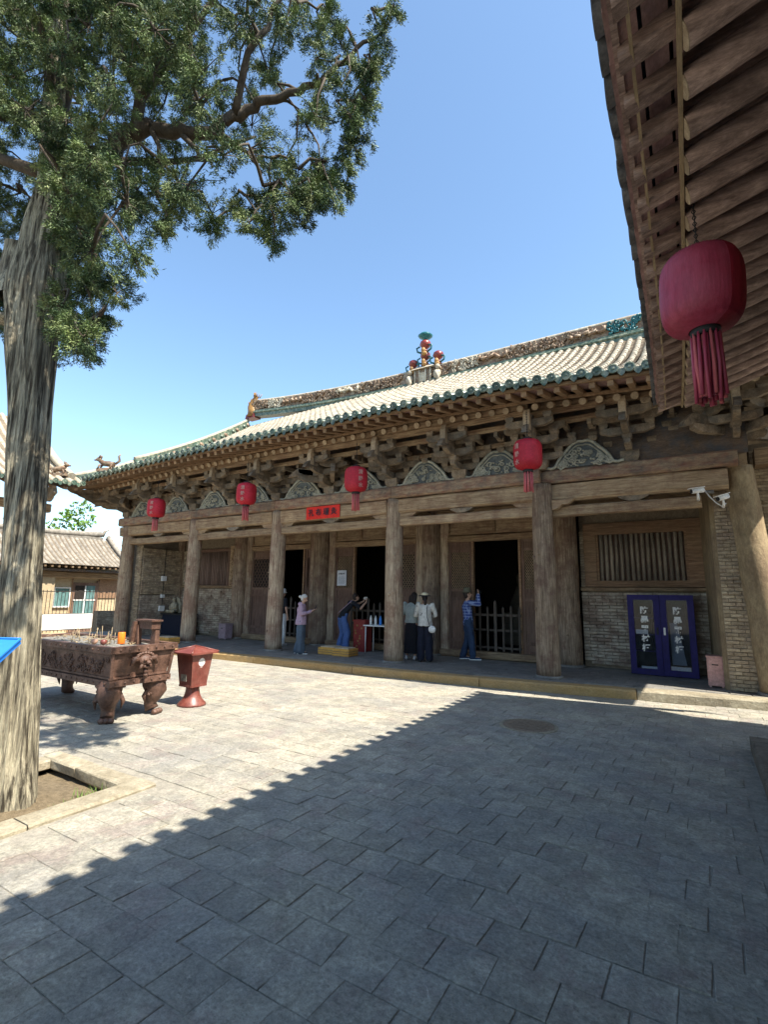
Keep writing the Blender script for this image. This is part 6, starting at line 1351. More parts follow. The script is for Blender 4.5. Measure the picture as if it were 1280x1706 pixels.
def beastleg(x, y, dx, dy):
    q = MB(); d = V(dx, dy, 0)
    q.tube([V(x, y, .50), V(x, y, .42) + d * .03, V(x, y, .32) + d * .07, V(x, y, .22) + d * .03, V(x, y, .14) - d * .01, V(x, y, .06) + d * .03], [.15, .16, .15, .10, .085, .09], 12)
    for k in range(3): p = V(-dy, dx, 0) * (k - 1) * .055; q.ball(tuple(V(x, y, .035) + d * .12 + p), .05, .045, .04, 8, 5)
    for s in (-1, 1): p = V(-dy, dx, 0) * s; q.tube([V(x, y, .36) + p * .13 + d * .04, V(x, y, .26) + p * .17, V(x, y, .16) + p * .15 + d * .02], [.03, .03, .006], 6)
    r = random.Random(int(x * 10 + y * 33))
    for k in range(16): a = r.uniform(-1.3, 1.3); z = r.uniform(.28, .46); p = V(-dy, dx, 0) * math.sin(a) * .15 + d * math.cos(a) * (.16 + .03 * math.sin(z * 9)); q.ball(tuple(V(x, y, z) + p), .028, .028, .024, 6, 4)
    q.box(x - .16, x + .16, y - .12, y + .12, .44, .468)
    return q.build('beast_foot', 'bronze', bu, at=(x, y, 0))
beastleg(-6.83, 4.02, .8, -.6); beastleg(-6.83, 4.64, .9, .3); beastleg(-9.15, 4.02, -.6, -.8); beastleg(-9.15, 4.64, -.6, .6)
# things on the burner
af = thing('incense_arch', (-7.0, 4.62, .96), 'small rust coloured cast arch standing on the burner rim end', 'stand')
q = MB(); q.frus((-7.1, 4.52, .95), .10, .07, .07, .06, .28); q.frus((-6.83, 4.62, .95), .12, .08, .09, .06, .26); q.prism([(-7.14, 1.18), (-6.77, 1.18), (-6.77, 1.285), (-7.12, 1.285)], 4.51, 4.65); q.build('arch', 'bronze', af, at=(-7, 4.6, .95))
q = MB(); q.prism([(-7.20, .95), (-7.14, .95), (-7.09, 1.28), (-7.14, 1.28)], 4.44, 4.5); q.box(-7.15, -6.74, 4.49, 4.67, 1.287, 1.31); q.build('backplate', 'bronze', af, at=(-7.2, 4.4, .95))
cj = MB(); cj.lathe([(.045, 0), (.05, .01), (.048, .15), (.044, .16), (1e-4, .16)], (-6.98, 4.20, .985), 16)
tag(cj.build('candle_cup', 'orange', at=(-6.98, 4.20, .985)), 'orange votive candle cup standing upright on the incense ash', 'candle')
for x, y, l_ in ((-7.1, 4.02, 'red apple lying next to the candle cup'), (-7.3, 4.0, 'paler apple left of the red one on the ash')):
    q = MB(); q.lathe([(1e-4, .012), (.02, 0), (.04, .02), (.045, .045), (.035, .07), (.012, .075), (1e-4, .065)], (x, y, .975), 12); tag(q.build('apple', 'redclay' if 'red apple' in l_ else 'skin', at=(x, y, .975)), l_, 'fruit', 'offerings on the burner')
r_ = random.Random(5)
q = MB()
for k in range(26):
    c = r_.choice([(-7.35, 4.2), (-7.8, 4.3), (-8.2, 4.2), (-7.35, 4.2), (-8.6, 4.4)]); x, y = c[0] + r_.gauss(0, .03), c[1] + r_.gauss(0, .05); q.tube([(x, y, .94), (x + r_.gauss(0, .02), y + r_.gauss(0, .02), .96 + r_.uniform(.1, .24))], .004, 4)
for k in range(60): x, y = r_.uniform(bx0 + .1, bx1 - .3), r_.uniform(by0 + .1, by1 - .1); a = r_.uniform(0, 6.3); l = r_.uniform(.05, .14); q.tube([(x, y, .965), (x + l * math.cos(a), y + l * math.sin(a), .985)], .006, 4)
st = thing('incense_sticks', (-7.9, 4.3, .94), 'burnt incense sticks standing and fallen across the ash', 'incense'); q.build('stick', 'lath', st, kind='stuff')

# ------------------------------------------------------------------ clay waste bin
cb_ = thing('clay_bin', (-6.80, 5.32, 0), 'red glazed pagoda shaped bin with round hole on a flared pedestal', 'bin')
x, y = -6.80, 5.32
q = MB(); q.lathe([(.215, 0), (.21, .03), (.15, .09), (.115, .16), (.10, .24), (.10, .31)], (x, y, 0), 20); q.build('pedestal', 'redclay', cb_, at=(x, y, 0))
q = MB(); z0, z1 = .30, .77; a, b = .14, .19
def quadp(s, z, k, u, off=0): return None
vs = [(x - a, y - a, z0), (x + a, y - a, z0), (x + a, y + a, z0), (x - a, y + a, z0), (x - b, y - b, z1), (x + b, y - b, z1), (x + b, y + b, z1), (x - b, y + b, z1)]
q.add(vs, [(3, 2, 1, 0), (4, 5, 6, 7), (0, 1, 5, 4), (2, 3, 7, 6), (3, 0, 4, 7)])
# right face with a round opening
def rf(yy, zz, push=0): t = (zz - z0) / (z1 - z0); return (x + a + (b - a) * t + push, y + yy, zz)
hc = (0.0, .655); hr = .062
ANG = sorted([2 * math.pi * k / 20 for k in range(20)] + [math.atan2(z1 - hc[1], b) % 6.2832, math.atan2(z1 - hc[1], -b) % 6.2832, math.atan2(z0 - hc[1], -a) % 6.2832, math.atan2(z0 - hc[1], a) % 6.2832]); N_ = len(ANG)
ring = [rf(hc[0] + hr * math.cos(t), hc[1] + hr * math.sin(t)) for t in ANG]
def edge(an):
    c, s_ = math.cos(an), math.sin(an); best = 9
    for lim, comp in ((.2, abs(c)),):
        pass
    t = 1.0
    for _ in range(900):
        yy, zz = hc[0] + c * t, hc[1] + s_ * t; w = a + (b - a) * (min(max(zz, z0), z1) - z0) / (z1 - z0)
        if abs(yy) <= w + 1e-6 and z0 - 1e-6 <= zz <= z1 + 1e-6: break
        t *= .998
    return rf(hc[0] + c * t, hc[1] + s_ * t)
outer = [edge(ANG[k]) for k in range(N_)]
inner = [(p[0] - .03, p[1], p[2]) for p in ring]
q.add(ring + outer + inner, [(k, N_ + k, N_ + (k + 1) % N_, (k + 1) % N_) for k in range(N_)] + [(k, (k + 1) % N_, 2 * N_ + (k + 1) % N_, 2 * N_ + k) for k in range(N_)])
q.build('box', 'redclay', cb_, at=(x, y, z0))
MB().lathe([(1e-4, 0), (.058, .0), (.058, .004), (1e-4, .004)], (0, 0, 0), 16).v
q = MB(); q.add([(x + .17, y + .08 * math.cos(2 * math.pi * k / 16), .655 + .08 * math.sin(2 * math.pi * k / 16)) for k in range(16)], [tuple(range(16))]); q.build('hole_lining', 'white', cb_, at=(x, y, .6))
q = MB(); q.bar((x - a, y - a, z0), (x + a, y - a, z0), .02, .03); q.bar((x + a, y - a, z0), (x + a, y + a, z0), .02, .03); q.build('base_band', 'redclay', cb_, at=(x, y, z0))
q = MB(); c = .25; q.add([(x - c, y - c, .775), (x + c, y - c, .775), (x + c, y + c, .775), (x - c, y + c, .775), (x - c, y - c, .80), (x + c, y - c, .80), (x + c, y + c, .80), (x - c, y + c, .80), (x - .12, y - .12, .845), (x + .12, y - .12, .845), (x + .12, y + .12, .845), (x - .12, y + .12, .845), (x, y, .89)],
    [(3, 2, 1, 0), (0, 1, 5, 4), (1, 2, 6, 5), (2, 3, 7, 6), (3, 0, 4, 7), (4, 5, 9, 8), (5, 6, 10, 9), (6, 7, 11, 10), (7, 4, 8, 11), (8, 9, 12), (9, 10, 12), (10, 11, 12), (11, 8, 12)])
for sx, sy in ((1, 1), (1, -1), (-1, 1), (-1, -1)): q.tube([(x, y, .89), (x + sx * .12, y + sy * .12, .85), (x + sx * c, y + sy * c, .80)], [.012, .014, .018], 5)
q.build('lid', 'redclay', cb_, at=(x, y, .775))
q = MB(); q.box(x - .09, x + .04, y - a - .022, y - a - .008, .37, .47); q.build('worn_label', 'ash', cb_, at=(x, y, .4))

# ------------------------------------------------------------------ blue equipment cabinet
cab = thing('equipment_cabinet', (-.75, 12.3, .15), 'dark blue double door cabinet with white lettering on its glass', 'cabinet')
cx0, cx1, cy0, cy1, cz0, cz1 = -1.36, -.14, 12.12, 12.50, .165, 1.80
q = MB(); q.box(cx0, cx0 + .03, cy0, cy1, cz0, cz1); q.box(cx1 - .03, cx1, cy0, cy1, cz0, cz1); q.box(cx0 + .03, cx1 - .03, cy0, cy1, cz1 - .03, cz1); q.box(cx0 + .03, cx1 - .03, cy0, cy1, cz0, cz0 + .08); q.box(cx0 + .03, cx1 - .03, cy1 - .02, cy1, cz0 + .08, cz1 - .03)
q.build('case', 'blue', cab, at=(-.75, 12.3, .15))
MB().box(cx0 + .032, cx1 - .032, cy1 - .03, cy1 - .022, cz0 + .082, cz1 - .032).build('dark_back_sheet', 'black', cab, at=(-.75, 12.4, .3))  # black sheet added so that the inside of the case looks dark
for z in (.62, .96, 1.30): MB().box(cx0 + .032, -.76, cy0 + .05, cy1 - .025, z, z + .015).build('shelf', 'blue', cab, at=(-1, 12.3, z))
mid = (cx0 + cx1) / 2
for k, (a, b) in enumerate(((cx0, mid - .004), (mid + .004, cx1))):
    q = MB(); y0, y1 = cy0 - .035, cy0 - .003; e = .115
    q.box(a, a + e, y0, y1, cz0, cz1); q.box(b - e, b, y0, y1, cz0, cz1); q.box(a + e, b - e, y0, y1, cz1 - .11, cz1); q.box(a + e, b - e, y0, y1, cz0, cz0 + .12)
    dr = q.build('door', 'blue', cab, at=(a, y0, cz0))
    MB().box(a + e, b - e, y0 + .012, y0 + .017, cz0 + .12, cz1 - .11).build('glass_pane', 'glass', dr)
    text_obj('防暴器材柜', 'white', .155, ((a + b) / 2 + (.0 if k else .01), y0 - .002, 1.47), parent=dr, vertical=True, bold=.005, step=1.25, name='door_lettering')
    q = MB(); hx = b - e * .55 if k == 0 else a + e * .5; q.box(hx - .018, hx + .018, y0 - .02, y0 - .001, .98, 1.13); q.build('door_handle', 'white' if k else 'black', dr)
MB().box(cx0 + .13, cx0 + .36, cy0 + .03, cy0 + .045, .98, 1.07).build('white_label', 'paper', cab, at=(cx0, cy0, 1)); MB().box(mid + .13, cx1 - .13, cy0 + .0, cy0 + .012, .285, .36).build('white_label', 'paper', cab, at=(-.4, 12.1, .3)); MB().box(cx0 + .2, mid - .12, cy0 + .0, cy0 + .012, .285, .33).build('white_label', 'paper', cab, at=(-1, 12.1, .3))
q = MB(); q.prism([(mid + .15, .37), (cx1 - .2, .37), (cx1 - .28, .9), (mid + .28, 1.22), (mid + .15, 1.22)], cy0 + .2, cy0 + .26); q.build('clear_riot_shield', 'inkgrey', cab, at=(-.4, 12.3, .4))
for k in range(3): MB().tube([(-1.0 - k * .08, 12.35, .68 + k * .03), (-.92 - k * .05, 12.35, 1.2 + .1 * k)], .02, 8).build('baton', 'black', cab, at=(-1, 12.3, .7))
MB().ball((-1.05, 12.3, 1.43), .12, .12, .1, 12, 8).build('dark_helmet', 'black', cab, at=(-1.05, 12.3, 1.4))

def metalbox(name, at, w, d, h, mt, label, cat):
    t = thing(name, at, label, cat); x, y, z = at
    MB().box(x - w / 2, x + w / 2, y - d / 2, y + d / 2, z + .03, z + h - .02).build('case', mt, t, at=at)
    MB().box(x - w / 2 - .012, x + w / 2 + .012, y - d / 2 - .012, y + d / 2 + .012, z + h - .018, z + h).build('lid', mt, t, at=at)
    MB().box(x - w / 2 + .02, x + w / 2 - .02, y - d / 2 - .010, y - d / 2 - .001, z + .05, z + h - .04).build('front_door', mt, t, at=at)
    MB().box(x - .05, x + .05, y - d / 2 - .014, y - d / 2 - .0105, z + h - .16, z + h - .14).build('slot', 'black', t, at=at)
    for sx in (-1, 1):
        for sy in (-1, 1): MB().box(x + sx * (w / 2 - .03) - .015, x + sx * (w / 2 - .03) + .015, y + sy * (d / 2 - .03) - .015, y + sy * (d / 2 - .03) + .015, z, z + .03).build('foot', mt, t, at=at)
    return t
metalbox('metal_bin', (.125, 11.30, .155), .25, .27, .55, 'pink', 'dusty pink metal bin standing beside the brick pier', 'bin')
metalbox('metal_bin', (-13.85, 12.0, .155), .34, .3, .52, 'lilac', 'greyish lilac metal box below the left window', 'bin')

# ------------------------------------------------------------------ kneeling stools
def kneeler(x, y, w, d, label, rz=0):
    t = thing('kneeling_stool', (x, y, .15), label, 'kneeler', 'yellow kneeling stools', rz=rz)
    q = MB(); q.box(-w / 2, w / 2, -d / 2, d / 2, .02, .19); q.build('box', 'yellow', t, local=True)
    for z in (.065, .12): MB().box(-w / 2 - .004, w / 2 + .004, -d / 2 - .005, d / 2 + .005, z, z + .012).build('carved_line', 'raft', t, local=True)
    q = MB(); q.box(-w / 2 + .05, w / 2 - .05, -d / 2 + .05, d / 2 - .05, .192, .215); q.build('cushion', 'buff', t, local=True); MB().box(-w / 2 + .01, w / 2 - .01, -d / 2 + .01, d / 2 - .01, 0, .018).build('plinth', 'raft', t, local=True)
kneeler(-8.42, 10.88, .52, .46, 'yellow carved kneeling stool, left one of the touching pair', R(4)); kneeler(-7.90, 10.80, .50, .46, 'yellow carved kneeling stool, right one of the touching pair', R(4)); kneeler(-13.95, 9.9, .55, .4, 'yellow kneeling stool half hidden behind the incense burner')

# ------------------------------------------------------------------ offering table, drum, bottles
tb = thing('offering_table', (-7.6, 12.0, .15), 'white topped folding table with thin white legs by the middle door', 'table')
MB().box(-8.0, -7.15, 11.75, 12.25, .86, .89).build('table_top', 'white', tb, at=(-7.6, 12, .88))
for sx in (-7.95, -7.2):
    for sy in (11.8, 12.2): MB().cyl((sx, sy, .15), (sx, sy, .86), .016, n=8).build('leg', 'white', tb, at=(sx, sy, .15))
for i, (x, mt, l_) in enumerate(((-7.88, 'white', 'pale water bottle, leftmost on the white table'), (-7.72, 'whitecloth', 'clear bottle second from the left on the table'), (-7.56, 'signblue', 'bluish bottle with dark cap on the table'), (-7.36, 'redclay', 'red bottle at the right end of the table'))):
    t = thing('bottle', (x, 11.95, .89), l_, 'bottle', 'bottles on the white table'); q = MB(); q.lathe([(.033, 0), (.036, .02), (.036, .17), (.014, .23), (.013, .25)], (x, 11.95, .892), 12); q.build('bottle_body', mt, t, at=(x, 11.95, .89)); MB().cyl((x, 11.95, 1.143), (x, 11.95, 1.17), .016, n=10).build('cap', 'navy', t, at=(x, 11.95, 1.1))
dm = thing('merit_box', (-8.15, 11.95, .15), 'maroon lacquered donation box with gold pattern beside the white table', 'box')
q = MB(); q.box(-8.36, -7.98, 11.8, 12.15, .155, .98); q.build('case', 'drum', dm, at=(-8.15, 12, .15)); MB().box(-8.385, -7.955, 11.775, 12.175, .982, 1.02).build('lid', 'drum', dm, at=(-8.15, 12, 1))
q = MB(); rq = random.Random(3)
for k in range(9): q.ball((-8.17 + rq.uniform(-.13, .13), 11.797, .3 + k * .07), .035, .006, .03, 6, 4)
q.build('gold_flower', 'ochre', dm, kind='stuff')

# ------------------------------------------------------------------ banner, notice, cameras, sign
bt = thing('scarlet_banner', (-8.35, 10.3, 3.9), 'scarlet banner with dark characters fixed across the beam above the doors', 'banner')
q = MB(); n = 14; vs = []
for i in range(n + 1): x = -9.03 + 1.14 * i / n; vs += [(x, 10.372 + .006 * math.sin(i), 3.71), (x, 10.37 + .006 * math.sin(i * 1.4), 4.05)]
q.add(vs, [(2 * i, 2 * i + 2, 2 * i + 3, 2 * i + 1) for i in range(n)], True); q.add([(a, b + .006, c) for a, b, c in vs], [(2 * i + 1, 2 * i + 3, 2 * i + 2, 2 * i) for i in range(n)]); q.build('cloth', 'banner', bt, at=(-8.46, 10.37, 3.9))
text_obj('孔布瑾灸', 'ink', .20, (-8.46, 10.355, 3.875), parent=bt, bold=.003, step=1.3)
nb = thing('notice_sheet', (-9.42, 12.55, 2.2), 'pale framed notice sheet pinned on the brown door leaf', 'notice')
MB().box(-9.60, -9.25, 12.60, 12.615, 1.98, 2.45).build('sheet', 'paper', nb, at=(-9.4, 12.6, 2)); q = MB()
for k in range(7): q.box(-9.54, -9.31, 12.596, 12.599, 2.24 - k * .032, 2.25 - k * .032)
q.build('small_print', 'inkgrey', nb, at=(-9.4, 12.6, 2)); text_obj('参观须知', 'ink', .052, (-9.425, 12.597, 2.34), parent=nb, bold=.001, step=1.15)
for i, (p, d, l_) in enumerate((((.09, 10.42, 3.64), V(-.9, -.4, -.12), 'white bullet camera with dark lens pointing left under the beam'), ((.46, 10.52, 3.50), V(-.75, -.6, -.3), 'white bullet camera on a bracket at the brick pier'))):
    t = thing('security_camera', p, l_, 'camera', 'security cameras under the beam'); p = Vector(p); d.normalize()
    MB().tube([p - d * .10, p + d * .10], .045, 12).build('housing', 'white', t, at=tuple(p)); MB().tube([p + d * .101, p + d * .115], [.038, .036], 12).build('lens', 'black', t, at=tuple(p))
    MB().bar(p - d * .11 + V(0, 0, .05), p + d * .15 + V(0, 0, .05), .1, .012).build('sunshade', 'white', t, at=tuple(p))
    MB().tube([p + V(0, 0, -.04), p + V(0, .03, -.12), p + V(.0, .16, -.14)], [.018, .02, .03], 8).build('bracket', 'white', t, at=tuple(p))
cc = thing('camera_conduit', (.28, 10.6, 3.7), 'grey junction box and sagging cable between the two cameras', 'cable')
MB().box(.22, .34, 10.66, 10.74, 3.62, 3.80).build('junction_box', 'porch', cc, at=(.28, 10.6, 3.7)); MB().tube([(.2, 10.64, 3.68), (.26, 10.62, 3.56), (.36, 10.6, 3.42), (.46, 10.64, 3.34), (.5, 10.66, 3.42)], .011, 6).build('cable', 'white', cc, at=(.3, 10.6, 3.6))
sg = thing('blue_sign', (-4.9, 1.7, 0), 'tilted bright blue information board on a post before the tree', 'sign')
A_, B_, C_ = V(-4.42, 1.86, 1.345), V(-4.10, 1.56, 1.20), V(-5.10, 1.55, 1.345); D_ = B_ + (C_ - A_)
u, v_ = (C_ - A_), (B_ - A_); nn = v_.cross(u).normalized(); nn = nn if nn.z > 0 else -nn
q = MB(); q.add([A_, B_, D_, C_, A_ - nn * .035, B_ - nn * .035, D_ - nn * .035, C_ - nn * .035], [(0, 1, 2, 3), (7, 6, 5, 4), (0, 4, 5, 1), (1, 5, 6, 2), (2, 6, 7, 3), (3, 7, 4, 0)]); q.build('board', 'signblue', sg, at=tuple(A_))
q = MB(); e = .012
for a, b in ((A_, B_), (B_, D_), (D_, C_), (C_, A_)): q.bar(a + nn * .004, b + nn * .004, .016, .012, up=tuple(nn))
q.build('edge_trim', 'signblue', sg, at=tuple(A_)); cen = (A_ + D_) / 2; MB().cyl((cen.x, cen.y, -.01), tuple(cen - nn * .036), .04, n=12).build('post', 'signblue', sg, at=(cen.x, cen.y, 0))

# ------------------------------------------------------------------ left recess: dark altar, statue, switch boxes
at_ = thing('dark_altar_table', (-16.3, 11.95, .15), 'dark cloth covered table in the brick recess at the left end', 'table')
MB().box(-17.1, -15.8, 11.7, 12.35, .88, .93).build('table_top', 'black', at_, at=(-16.4, 12, .9)); MB().box(-17.05, -15.85, 11.75, 12.3, .16, .878).build('table_cloth', 'navy', at_, at=(-16.4, 12, .2))
ss = thing('seated_stone_figure', (-16.75, 12.0, .93), 'small weathered stone seated figure on the dark table', 'statue')
q = MB(); q.ball((-16.75, 12.0, 1.06), .2, .15, .13, 12, 8); q.tube([(-16.75, 12.02, 1.05), (-16.75, 12.02, 1.28), (-16.75, 12.01, 1.36)], [.15, .12, .05], 12); q.ball((-16.75, 12.0, 1.43), .075, .08, .09, 12, 8)
for s in (-1, 1): q.tube([(-16.75 + s * .13, 12, 1.27), (-16.75 + s * .18, 11.95, 1.14), (-16.75 + s * .04, 11.86, 1.09)], [.045, .04, .035], 7); q.tube([(-16.75 + s * .1, 11.95, 1.0), (-16.75 + s * .22, 11.85, 1.0), (-16.75, 11.82, .99)], [.07, .07, .05], 7)
q.build('figure', 'stone', ss, at=(-16.75, 12, .93)); q = MB(); q.prism([(-17.0, .95), (-16.5, .95), (-16.5, 1.25), (-16.6, 1.45), (-16.75, 1.53), (-16.9, 1.45), (-17.0, 1.25)], 12.1, 12.16); q.build('backing_slab', 'stone', ss, at=(-16.75, 12.1, .93))
sw = thing('switch_conduit', (-17.1, 11.6, 1.2), 'wall conduit with white switch boxes in the left recess', 'switch')
MB().tube([(-17.13, 11.75, 1.0), (-17.13, 11.75, 3.4)], .012, 6).build('conduit', 'black', sw, at=(-17.1, 11.7, 1))
for z, s_ in ((2.2, .09), (1.55, .06), (1.1, .1)): MB().box(-17.18, -17.09, 11.75 - s_, 11.75 + s_, z - s_, z + s_).build('switch_box', 'white', sw, at=(-17.1, 11.7, z))
# ------------------------------------------------------------------ people
dg = None
def cap(q, p0, p1, r0, r1, n=10):
    p0, p1 = Vector(p0), Vector(p1)
    q.tube([p0, p0.lerp(p1, .5), p1], [r0, (r0 + r1) / 2, r1], n); q.ball(tuple(p0), r0 * .99, r0 * .99, r0 * .99, n, 6); q.ball(tuple(p1), r1 * .99, r1 * .99, r1 * .99, n, 6)
def chain(q, pts, rs):
    for i in range(len(pts) - 1): cap(q, pts[i], pts[i + 1], rs[i], rs[i + 1])
def fuse(q, name, mt, parent, voxel=.014, smooth=6, wr=0):
    me = q.mesh('tmp', mt); o = bpy.data.objects.new('tmp', me); C.objects.link(o)
    m = o.modifiers.new('r', 'REMESH'); m.mode = 'VOXEL'; m.voxel_size = voxel; m.use_smooth_shade = True
    s = o.modifiers.new('s', 'SMOOTH'); s.factor = .5; s.iterations = smooth
    d = bpy.context.evaluated_depsgraph_get(); me2 = bpy.data.meshes.new_from_object(o.evaluated_get(d), depsgraph=d)
    bpy.data.objects.remove(o); bpy.data.meshes.remove(me)
    if wr:
        sd_ = len(WP) * 1.7
        for v in me2.vertices:
            c = v.co; w = noise.noise(V(c.x * 11, c.y * 11, c.z * 7 + sd_)) + .5 * noise.noise(V(c.x * 24, c.y * 24, c.z * 15))
            v.co = c + v.normal * w * wr
    me2.name = name; me2.materials.clear(); me2.materials.append(M[mt])
    return place(name, me2, parent, None, True)
def torso_loft(q, rings):
    """rings: (x, y, z, rx, ry)"""
    n = 16; vs = [(x + rx * math.cos(2 * math.pi * k / n), y + ry * math.sin(2 * math.pi * k / n), z) for x, y, z, rx, ry in rings for k in range(n)]
    m = len(rings); fs = [(i * n + k, i * n + (k + 1) % n, (i + 1) * n + (k + 1) % n, (i + 1) * n + k) for i in range(m - 1) for k in range(n)]
    fs += [tuple(range(n))[::-1], tuple(range((m - 1) * n, m * n))]; q.add(vs, fs, True)
def hand(q, w, d, up, s=1.0, curl=.6):
    """palm with four fingers and a thumb leaving its side"""
    w = Vector(w); d = Vector(d).normalized(); sd = d.cross(Vector(up)).normalized(); u = sd.cross(d).normalized()
    for k in range(4): o = sd * (k - 1.5) * .019 * s; cap(q, w + o * .7 + d * .01, w + o + d * .08 * s, .015 * s, .012 * s, 6)
    for k, l in enumerate((.062, .07, .066, .05)):
        o = sd * (k - 1.5) * .0205 * s; a = w + o + d * .085 * s; b = a + (d * (1 - curl * .3) - u * curl * .5) * l * .55 * s; c = b + (d * (1 - curl) - u * curl) * l * .5 * s
        cap(q, a, b, .0105 * s, .0098 * s, 6); cap(q, b, c, .0098 * s, .0085 * s, 6)
    a = w + sd * -.022 * s + d * .03 * s; b = a - sd * .03 * s + d * .03 * s - u * .015 * s; cap(q, a, b, .013 * s, .011 * s, 6); cap(q, b, b + d * .03 * s - u * .012 * s, .011 * s, .009 * s, 6)
def person(at, face, H, J, label, skinv=None):
    """J: joints in metres for a 1.7 m body, local frame, looking along +y"""
    s = H / 1.7
    t = thing('person', at, label, 'person', rz=face)
    P = dict(pelvis=(0, 0, .94), waist=(0, 0, 1.08), chest=(0, .0, 1.30), neck=(0, 0, 1.46), head=(0, .01, 1.59),
             sL=(-.18, 0, 1.40), eL=(-.23, 0, 1.13), wL=(-.22, .06, .90), sR=(.18, 0, 1.40), eR=(.23, 0, 1.13), wR=(.22, .06, .90),
             hL=(-.09, 0, .90), kL=(-.10, .01, .50), aL=(-.10, -.02, .09), hR=(.09, 0, .90), kR=(.10, .01, .50), aR=(.10, -.02, .09), look=(0, 1, 0), hdL=(0, .2, -1), hdR=(0, .2, -1))
    P.update(J); P = {k: (Vector(v) if k in ('look', 'hdL', 'hdR') else Vector(v) * s) for k, v in P.items()}; P['s'] = s
    q = MB(); look = P['look'].normalized(); hd = P['head']; sdv = look.cross(V(0, 0, 1)).normalized(); upv = sdv.cross(look).normalized()
    torso = [(P['pelvis'], .15, .105), (P['waist'], .125, .09), (P['chest'], .155, .105), ((P['chest'] + P['neck']) / 2, .14, .085), (P['neck'], .05, .05)]
    torso_loft(q, [(c.x, c.y, c.z, a * s, b * s) for c, a, b in torso])
    chain(q, [P['neck'] - V(0, 0, .04 * s), P['neck'].lerp(hd, .5)], [.052 * s, .05 * s])
    for a in 'LR':
        chain(q, [P['s' + a], P['e' + a], P['w' + a]], [.05 * s, .038 * s, .026 * s]); chain(q, [P['h' + a], P['k' + a], P['a' + a]], [.085 * s, .055 * s, .038 * s])
        f = P.get('foot', V(0, 1, 0)); ft = Vector(P.get('f' + a, (0, 1, 0))).normalized(); chain(q, [P['a' + a] + V(0, 0, -.035 * s) - ft * .02, P['a' + a] + ft * .15 * s + V(0, 0, -.05 * s)], [.04 * s, .03 * s])
        hand(q, P['w' + a], P['hd' + a], look if abs(P['hd' + a].normalized().dot(V(0, 0, 1))) > .6 else V(0, 0, 1), s)
    # head: skull, jaw, nose, ears
    q.ball(tuple(hd + upv * .03 * s - look * .01), .073 * s, .088 * s, .09 * s, 14, 10); q.ball(tuple(hd - upv * .045 * s + look * .022 * s), .052 * s, .06 * s, .055 * s, 12, 8)
    cap(q, hd + look * .085 * s + upv * .0, hd + look * .102 * s - upv * .022 * s, .009 * s, .014 * s, 6)
    for g_ in (-1, 1): q.ball(tuple(hd + sdv * g_ * .074 * s - upv * .005), .014 * s, .02 * s, .03 * s, 8, 6)
    cap(q, hd + look * .082 * s - upv * .052 * s - sdv * .02 * s, hd + look * .082 * s - upv * .052 * s + sdv * .02 * s, .008 * s, .008 * s, 6)
    body = fuse(q, 'body', 'skin', t, .009, 2)
    q = MB()
    for g_ in (-1, 1): q.ball(tuple(hd + look * .079 * s + sdv * g_ * .03 * s + upv * .012 * s), .011 * s, .011 * s, .006 * s, 8, 6)
    e = q.build('eyes', 'hairblack', t, local=True)
    P['hd'] = hd; P['lk'] = look; P['sd'] = sdv; P['up'] = upv
    return t, P
def top(t, P, mt, hem=.86, loose=.025, cuff=.9, sl=1.0, wide=0.0):
    s = P['s']; q = MB(); c = P['chest']; pe = P['pelvis']; lo = pe.lerp(P['waist'], (hem - .94) / .14) if hem > .94 else V(pe.x, pe.y, hem * s)
    L = [(lo, .165 + wide, .125 + wide), (P['waist'], .145 + wide * .7, .115 + wide * .6), (c, .165, .12), (c.lerp(P['neck'], .55), .155, .095), (P['neck'] - V(0, 0, .015 * s), .068, .062)]
    torso_loft(q, [(a.x, a.y, a.z, b * s, d * s) for a, b, d in L])
    for a in 'LR':
        w = P['e' + a].lerp(P['w' + a], cuff) if cuff > 0 else P['s' + a].lerp(P['e' + a], -cuff)
        if cuff > 0: chain(q, [P['s' + a], P['e' + a], w], [.064 * s, .054 * s, .045 * s])
        else: chain(q, [P['s' + a], w], [.066 * s, .058 * s])
    return fuse(q, 'top', mt, t, .012, 4, .016)
def trousers(t, P, mt, wide=0.0, crop=0.0):
    s = P['s']; q = MB(); torso_loft(q, [(P['pelvis'].x, P['pelvis'].y, P['pelvis'].z - .07 * s, .165 * s, .125 * s), (P['waist'].x, P['waist'].y, P['waist'].z - .03 * s, .14 * s, .108 * s)])
    for a in 'LR':
        e = P['a' + a] + V(0, 0, .01 + crop) * s; chain(q, [P['h' + a], P['k' + a], e], [.105 * s, (.078 + wide) * s, (.066 + wide * 1.4) * s])
    return fuse(q, 'trousers', mt, t, .013, 4, .018)
def shoes(t, P, mt, sole=None):
    s = P['s']
    for a in 'LR':
        ft = Vector(P.get('f' + a, (0, 1, 0))).normalized(); q = MB(); b = P['a' + a]; z = .035 * s
        chain(q, [V(b.x, b.y, z + .01) - ft * .05 * s, V(b.x, b.y, z) + ft * .08 * s, V(b.x, b.y, z - .005) + ft * .17 * s], [.042 * s, .042 * s, .034 * s]); cap(q, (b.x, b.y, .04), (b.x, b.y, .09 * s), .045 * s, .042 * s)
        o = fuse(q, 'shoe', mt, t, .01, 2)
        if sole: m = MB(); m.bar(V(b.x, b.y, .012) - ft * .09 * s, V(b.x, b.y, .012) + ft * .20 * s, .09 * s, .022); m.build('sole', sole, o, local=True)
